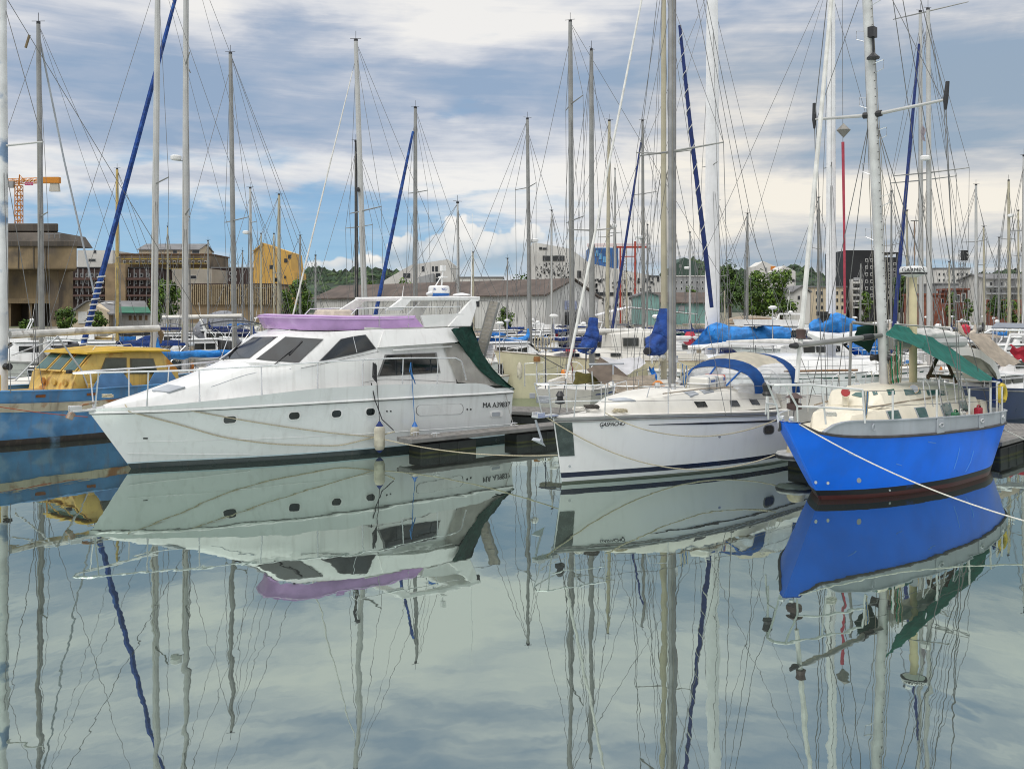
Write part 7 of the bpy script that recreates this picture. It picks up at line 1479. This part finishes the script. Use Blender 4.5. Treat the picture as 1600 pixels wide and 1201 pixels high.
for px, top, d, w, c, lb in [(961, 265, 84, 3.4, 'd', 'beside the cream mast with radar'), (980, 425, 100, 2.6, 'w', 'between the legs of the red gantry'), (1011, 352, 96, 2.8, 'wb', 'right of the red gantry'), (1078, 364, 90, 3.6, 'w', 'in front of the green house shaped block'), (1133, 454, 104, 2.6, 'o', 'below the dark tree'), (1167, 335, 82, 4.2, 'w', 'in front of the broad rounded tree'), (1278, 310, 86, 3.8, 'wr', 'left of the second thick white mast'), (1344, 412, 100, 3, 'w', 'in front of the black tower'), (1484, 410, 98, 3.2, 'w', 'in front of the white stepped apartments'), (1525, 290, 80, 4.6, 'wb', 'right of the tall black sign'), (1538, 355, 92, 3.4, 'd', 'by the left corner of the right hand apartments'), (1577, 283, 76, 4.8, 'w', 'before the right hand apartments with a small radar'), (1560, 372, 102, 2.8, 'w', 'in front of the dense dark green tree'), (1592, 330, 95, 3.2, 'o', 'near the right edge behind the solar panel'), (1418, 330, 84, 3.6, 'w', 'right behind the cream radar post'), (740, 395, 92, 3.0, 'w', 'behind the yacht radar aerial'), (862, 330, 88, 3.2, 'd', 'before the slit opening of the angular building'), (1392, 300, 90, 3.2, 'o', 'between the black tower and the cream radar post'), (792, 405, 100, 2.6, 'wr', 'in front of the warehouse right of the raised gangway')]:
    sailboat('sailing_boat', 'distant sailing boat whose mast stands %s' % lb, px, top, d, w, (px % 3)-1, [ALU, ALUW, ALUC][px % 3], 30+(px % 7)*27, 8.5, c, cover='nrbwgke'[px % 7], gear=d < 90, nsh=1, hood='nbg'[px % 3] if px % 2 else None, radar=top+55 if px in (1577, 1078) else None, spr=[(top+(485-top)*.45, 10)] if top < 360 else ())
# ---- right group
s, f, on, h = sailboat('sailing_boat', 'white sailing boat with the thickest white mast and bright blue tarp on its boom', 1113, -80, 54, 15, 0, mat('bright_white_mast', (.76, .76, .77), .35, var=.05), -168, 14, 'w', J=5, wing=1.55, tall=23, fb=1.5, cabin=GEL)
q = [f.L(1113, 506, 53.6), f.L(1117, 522, 53.3), f.L(1140, 524, 53.0), f.L(1180, 523, 52.6), f.L(1215, 521, 52.2), f.L(1236, 523, 52)]
bundle('boom_tarp', [f.L(1112, 507, 53.4), f.L(1119, 520, 53.3)]+q[2:], [.30, .62, .50, .42, .40, .34], BRIGHT, s, 6, .09, 40, 24)
px_sheet(s, f, [(1112, 506, 53.2), (1118, 508, 53.2), (1126, 545, 52.6), (1075, 543, 52.9)], 'boom_tarp', BRIGHT, 8, .05); MB().lathe([(.05, -.4), (.36, -.2), (.40, .05), (.2, .42)], f.L(1078, 530, 54), 12).build('red_buoy', RED, s); wire('boom_trough', [f.L(1075, 543, 52.6), f.L(1236, 532, 52.2)], .12, GEL, s, 8)
wire('deck_rail', [f.L(1095, 545, 50.5), f.L(1110, 538, 50.5), f.L(1160, 533, 50.5), f.L(1245, 536, 50.2)], .05, GEL, s, 6)
sailboat('sailing_boat', 'sailing boat with black mast standing right of the thickest white mast', 1123, 315, 76, 4.6, 1, BLACK, 35, 9.5, 'k', cover='k')
s, f, on, h = sailboat('sailing_boat', 'white yacht with second thick white mast, blue boom tarp and red sleeved stay', 1298, -80, 47, 11, -1, mat('bright_white_mast', (.76, .76, .77)), 172, 13, 'w', J=4.5, wing=1.3, tall=21, fb=1.5, cabin=GEL)
q = [f.L(1266, 513, 46), f.L(1285, 508, 46), f.L(1305, 506, 46.2), f.L(1330, 512, 46.4), f.L(1352, 519, 46.6)]
bundle('boom_tarp', q, [.20, .42, .48, .40, .25], BRIGHT, s, 4); wire('boom_hull', [f.L(1262, 520, 45.8), f.L(1280, 527, 45.6), f.L(1310, 530, 45.8), f.L(1345, 522, 46)], [.10, .28, .30, .2], GEL, s, 8)
b = MB(); b.box(f.L(1285, 490, 45.8), (.5, .4, .2)); b.loft([[f.L(1279, 490, 45.7), f.L(1298, 490, 45.7)], [f.L(1286, 507, 45.7), f.L(1290, 507, 45.7)]]); b.build('dark_bracket', BLACK, s, False)
wire('red_sleeve', [f.L(1317, 222, 46.5), f.L(1319, 360, 46.5), f.L(1320, 490, 46.5)], [.075, .06, .06], mat('faded_red_sleeve', (.42, .05, .08), .7, var=.2), s, 6); wire('stay', [f.L(1316, 0, 46.5), f.L(1317, 222, 46.5)], .012, WIRE, s, 4)
c = f.L(1318, 204, 46.5); b = MB(); b.loft([[c+Vector((0, 0, .36))]*6, [c+Vector((.34*math.cos(x), .34*math.sin(x), .02)) for x in [math.pi*j/3 for j in range(6)]], [c+Vector((0, 0, -.36))]*6], closed=True); bmesh.ops.remove_doubles(b.bm, verts=b.bm.verts, dist=.001); b.build('diamond_radar_reflector', mat('reflector_grey', (.25, .24, .22), .5, .3), s, False)
b = MB(); b.loft([tsect(-2.0, 1.6, 1.5, 1.2, 2.15), tsect(2, 1.9, 1.5, 1.5, 2.35), tsect(6, 1.8, 1.5, 1.5, 2.25)], cap=True); b.build('bridge_deck', GEL, s, angle=30); wire('dark_deck_stripe', [f.L(1225, 580, 42), f.L(1340, 578, 42)], .05, WOOD, s, 5)
s, f, on, h = sailboat('sailing_boat', 'sailing boat with white mast, limp flag and navy furled foresail near the right edge', 1440, 20, 53, 6.6, 2, ALUW, 40, 10.5, 'w', J=3.0, spr=[(282, 46)], furl='n', furlw=.10, cover='g')
px_sheet(s, f, [(1441, 188, 52.5), (1446, 200, 52.5), (1445, 222, 52.5), (1439, 218, 52.5)], 'flag', mat('faded_flag', (.55, .50, .54), .8, var=.2), 5, .04)
sailboat('sailing_boat', 'sailing boat with tall white mast, blue based radar and long twin spreaders at right', 1453, -60, 48, 8, 3, ALUW, 42, 11.5, 'wb', spr=[(270, 62), (18, 45)], radar=249, cover='w', hood='g', tall=19.5, boomlen=4.6)
sailboat('sailing_boat', 'sailing boat with tall thin mast at the very right edge of the photo', 1600, 245, 60, 5.4, 0, ALUW, 38, 10, 'n', spr=[(360, 14)], cover='b')
# ---- motor boats and small craft
o, f, h = motorboat('motor_cruiser', 'white hardtop motor cruiser with rounded roof and navy hull astern of the blue boat', 1548, 41, 38, 8.5, 'n', 1.15, .55, fly=False)
c = [f.L(1488, 545, 38.8), f.L(1520, 541, 39.2), f.L(1550, 556, 39.6), f.L(1566, 592, 40)]
b = MB(); n = 12; fx = [(1486, 548), (1496, 543), (1515, 542), (1534, 547), (1549, 557), (1558, 570), (1564, 590)]
b.loft([[f.L(x, y, 38.4), f.L(x-2, y+13, 38.4), f.L(x-2, y+13, 41.2), f.L(x, y, 41.2)] for x, y in fx], closed=True, cap=True); b.build('hardtop', GEL, o, angle=30)
b = MB(); b.poly([f.L(x-2, y+12, 38.6) for x, y in fx]+[f.L(1561, 597, 38.6), f.L(1484, 597, 38.6)], .03, nrm=Vector((0, 1, 0))); b.build('side_curtain', mat('smoked_vinyl', (.36, .35, .29), .3, var=.2), o, False)
o, f, h = motorboat('motor_boat', 'white motor boat with beige awning sheet and red buoy on deck at the right edge', 1575, 46, 30, 9, 'w', 1.2, 1.1, arch=True)
px_sheet(o, f, [(1487, 503, 37.6), (1498, 502, 38), (1522, 552, 36.6), (1506, 524, 36.8)], 'awning', BEIGE, 6, .02); px_sheet(o, f, [(1500, 519, 37), (1534, 519, 38.4), (1594, 568, 37.6), (1562, 572, 36.6)], 'awning', BEIGE, 10, .04)
MB().lathe([(.03, -.28), (.20, -.14), (.22, .1), (.08, .22)], f.L(1508, 514, 43), 12).build('red_buoy', RED, o); px_sheet(o, f, [(1576, 538, 43), (1612, 540, 43.5), (1606, 566, 43), (1584, 560, 42.8)], 'red_cover', RED, 8, .06)
b = MB(); b.poly([f.L(1549, 513, 44), f.L(1612, 514, 44), f.L(1620, 507, 46.5), f.L(1556, 506, 46.5)], .06); b.build('solar_panel', mat('pale_solar_panel', (.20, .22, .26), .3, var=.1), o, False); wire('panel_rail', [f.L(1538, 520, 44), f.L(1548, 515, 44), f.L(1600, 516, 44)], .04, STEEL, o); wire('panel_post', [f.L(1552, 513, 44), f.L(1550, 560, 44)], .03, STEEL, o)
o, f, h = motorboat('motor_cruiser', 'flybridge motor cruiser with long dark windows behind the thick white mast', 1190, 74, 18, 13, 'w', 1.5, 1.7, fly=True); 
MOT = [(208, 112, 20, 8.5, 'y', 0, 0, 'e', 'ochre motor boat near the cream workshop'), (232, 106, 200, 7, 'w', 0, 0, 'b', 'white motor boat with an orange hatch under the twin white masts'), (375, 118, 15, 9, 'w', 1, 0, None, 'white flybridge motor boat far left under the wooden louvres'), (345, 96, 200, 9, 'w', 0, 1, 'g', 'motor boat with grey cover below the wooden louvres'), (128, 110, 15, 8, 'w', 0, 0, None, 'white cabin cruiser behind the yellow wheelhouse'), (780, 98, 12, 9, 'w', 0, 0, None, 'small white cruiser by the palm like bush'), (812, 78, 30, 8, 'wb', 0, 1, 'b', 'white motor boat with blue tarpaulin right of the raised gangway'), (858, 104, 190, 9, 'w', 1, 0, 'r', 'motor boat with royal blue awning before the warehouse gable'), (905, 92, 25, 9.5, 'w', 0, 1, None, 'white motor boat with radar arch behind the cream ketch'), (975, 84, 200, 9, 'w', 0, 0, 'r', 'motor boat with long blue cover under the red gantry'), (1042, 98, 15, 9, 'k', 0, 0, 'k', 'dark hulled boat below the teal shed'), (1068, 66, 30, 8.5, 'w', 0, 0, 'n', 'white boat with navy cockpit cover behind the sloop mast'), (1240, 100, 200, 10, 'w', 1, 0, None, 'white flybridge boat in front of the small white house'), (1342, 104, 20, 9, 'w', 0, 0, None, 'white boat with square wheelhouse below the black tower'), (1400, 70, 200, 9, 'w', 0, 1, 'b', 'motor boat with bright blue cover behind the green awning'), (1470, 86, 20, 9.5, 'b', 0, 0, None, 'blue hulled motor boat in front of the low brick building'), (1530, 96, 190, 9, 'w', 1, 0, 'r', 'white flybridge boat in front of the kiosk'), (1590, 72, 25, 9.5, 'w', 0, 1, 'e', 'white motor boat with beige cover at the far right'), (1620, 104, 15, 9, 'w', 0, 0, None, 'cabin boat half outside the right edge'), (740, 72, 200, 8, 'w', 0, 0, 'b', 'white boat with blue cover behind the motor yacht arch'), (500, 70, 20, 9, 'w', 0, 0, 'g', 'motor boat hidden mostly by the purple cowl'), (300, 66, 35, 8, 'd', 0, 0, 'k', 'weathered white motor boat behind the radar mast'), (60, 62, 30, 9, 'd', 0, 0, 'g', 'grimy white motor boat behind the second mast from left'), (175, 60, 205, 9, 'k', 0, 0, 'k', 'dark hulled boat behind the ketch boom'), (1300, 74, 15, 9, 'w', 0, 0, 'n', 'white boat with navy cover behind the second thick white mast')]
MOT += [(560, 88, 25, 9, 'w', 0, 0, 'n', 'white boat with navy cover under the warehouse left end'), (620, 104, 200, 8, 'wb', 0, 0, None, 'small blue trimmed cabin boat below the warehouse wall'), (690, 82, 30, 9, 'w', 0, 1, None, 'white boat with arch behind the yacht radar dome'), (760, 64, 195, 8, 'd', 0, 0, 'b', 'grubby white boat with blue tarp just right of the gangway foot'), (795, 60, 200, 7.5, 'w', 0, 0, None, 'white cabin boat before the cream ketch bow'), (840, 92, 15, 8, 'wr', 0, 0, 'R', 'red trimmed boat with red cover below the warehouse gable'), (880, 70, 25, 8, 'w', 0, 1, 'r', 'white boat with blue canopy beyond the cream ketch foredeck'), (935, 100, 20, 8, 'y', 0, 0, None, 'ochre boat below the angular building'), (950, 70, 195, 8.5, 'w', 0, 0, 'n', 'white boat with navy canopy beyond the cream ketch deckhouse'), (1005, 72, 20, 8.5, 'w', 0, 0, 'k', 'white boat with black cover right of the red gantry'), (1090, 88, 200, 8, 't', 0, 0, 'G', 'teal hulled boat with green cover left of the thickest mast'), (1145, 94, 20, 8, 'y', 0, 0, 'e', 'ochre boat below the dark tree'), (1215, 84, 25, 8, 'w', 0, 1, 'n', 'white boat with navy canopy below the rounded trees'), (1270, 62, 195, 9, 'w', 0, 0, None, 'white cabin boat just left of the second thick mast'), (1370, 88, 30, 8, 'w', 0, 1, 'R', 'white boat with red cover below the slatted block'), (1440, 60, 20, 8.5, 'w', 0, 0, 'b', 'white boat with blue cover right of the cream radar post'), (1500, 62, 200, 8.5, 'd', 0, 1, 'n', 'grubby boat with navy canopy behind the beige awning'), (1560, 56, 25, 8.5, 'w', 0, 0, 'g', 'white boat with grey cover behind the solar panel'), (280, 84, 200, 8, 'w', 0, 0, 'r', 'white boat with blue cover between the two tall white masts'), (420, 90, 25, 8.5, 'w', 0, 0, 'e', 'white boat with beige cover in front of the ochre house'), (460, 108, 200, 8, 'wr', 0, 0, None, 'red trimmed cabin boat by the olive tree'), (20, 100, 20, 8.5, 'w', 0, 1, None, 'white boat with arch in the bunker basin mouth')]
for px, d, a, L, c, fl, ar, cv, lb in MOT: motorboat('motor_boat', lb, px, d, a, L, c, 1.15, 1.25, fly=bool(fl), arch=bool(ar), canvas=cv)
o = tag(empty('covered_boat', (X_of(350, 116), 116, 0)), 'boat wintering under a big dome of dark grey sheeting below the wooden louvres', 'boat'); b = MB()
b.loft([[(-3.6+7.2*k/12, 1.6*math.cos(x)*math.sin(math.pi*(k+.5)/13)**.5, 1.6+2.9*math.sin(x)**.8*math.sin(math.pi*(k+.6)/13.2)**.6) for x in [math.pi*j/10 for j in range(11)]] for k in range(13)], cap=True); b.build('cover', GREYC, o)
hh = Hull(lambda z: -4-.3*z, lambda z: 3.8, [(0, .05), (.2, 1.0), (.6, 1.5), (1, 1.3)], [(0, .05), (.3, .8), (1, 1.1)], [(0, 1.7), (1, 1.6)]); hh.mesh(14, 5).build('hull', GELD, o)
# back pontoons and piles
for y, x0, x1, lb in [(64, -34, 44, 'grey pontoon running across behind the second row of boats'), (90, -50, 60, 'far grey pontoon running across in front of the last row of boats'), (120, -62, 76, 'pontoon along the far quay wall')]:
    fr0 = Frame(None, Vector((0, y, 0)), rad(-2)); pontoon('long_pontoon', lb, fr0, x0, x1, -.9, .9, .5, [(x0+1+5*k, x0+3.6+5*k) for k in range(int((x1-x0)/5))])
for i, (px, d, lb) in enumerate([(300, 60, 'behind the radar mast boat'), (408, 58, 'in front of the ochre house'), (768, 66, 'right of the raised gangway'), (1092, 62, 'left of the thickest white mast'), (1385, 60, 'behind the blue boat mast'), (1520, 62, 'behind the beige awning'), (160, 60, 'behind the yellow wheelhouse')]):
    o = tag(empty('mooring_pile', (X_of(px, d), d, 0)), 'weathered mooring pile standing %s' % lb, 'pile', 'mooring piles'); MB().tube([(0, 0, -.5), (0, 0, 2.3)], .16, 10).build('post', TEAK, o); MB().lathe([(.18, 2.3), (.17, 2.42), (.02, 2.5)], (0, 0, 0), 10).build('cap', GREYP, o)
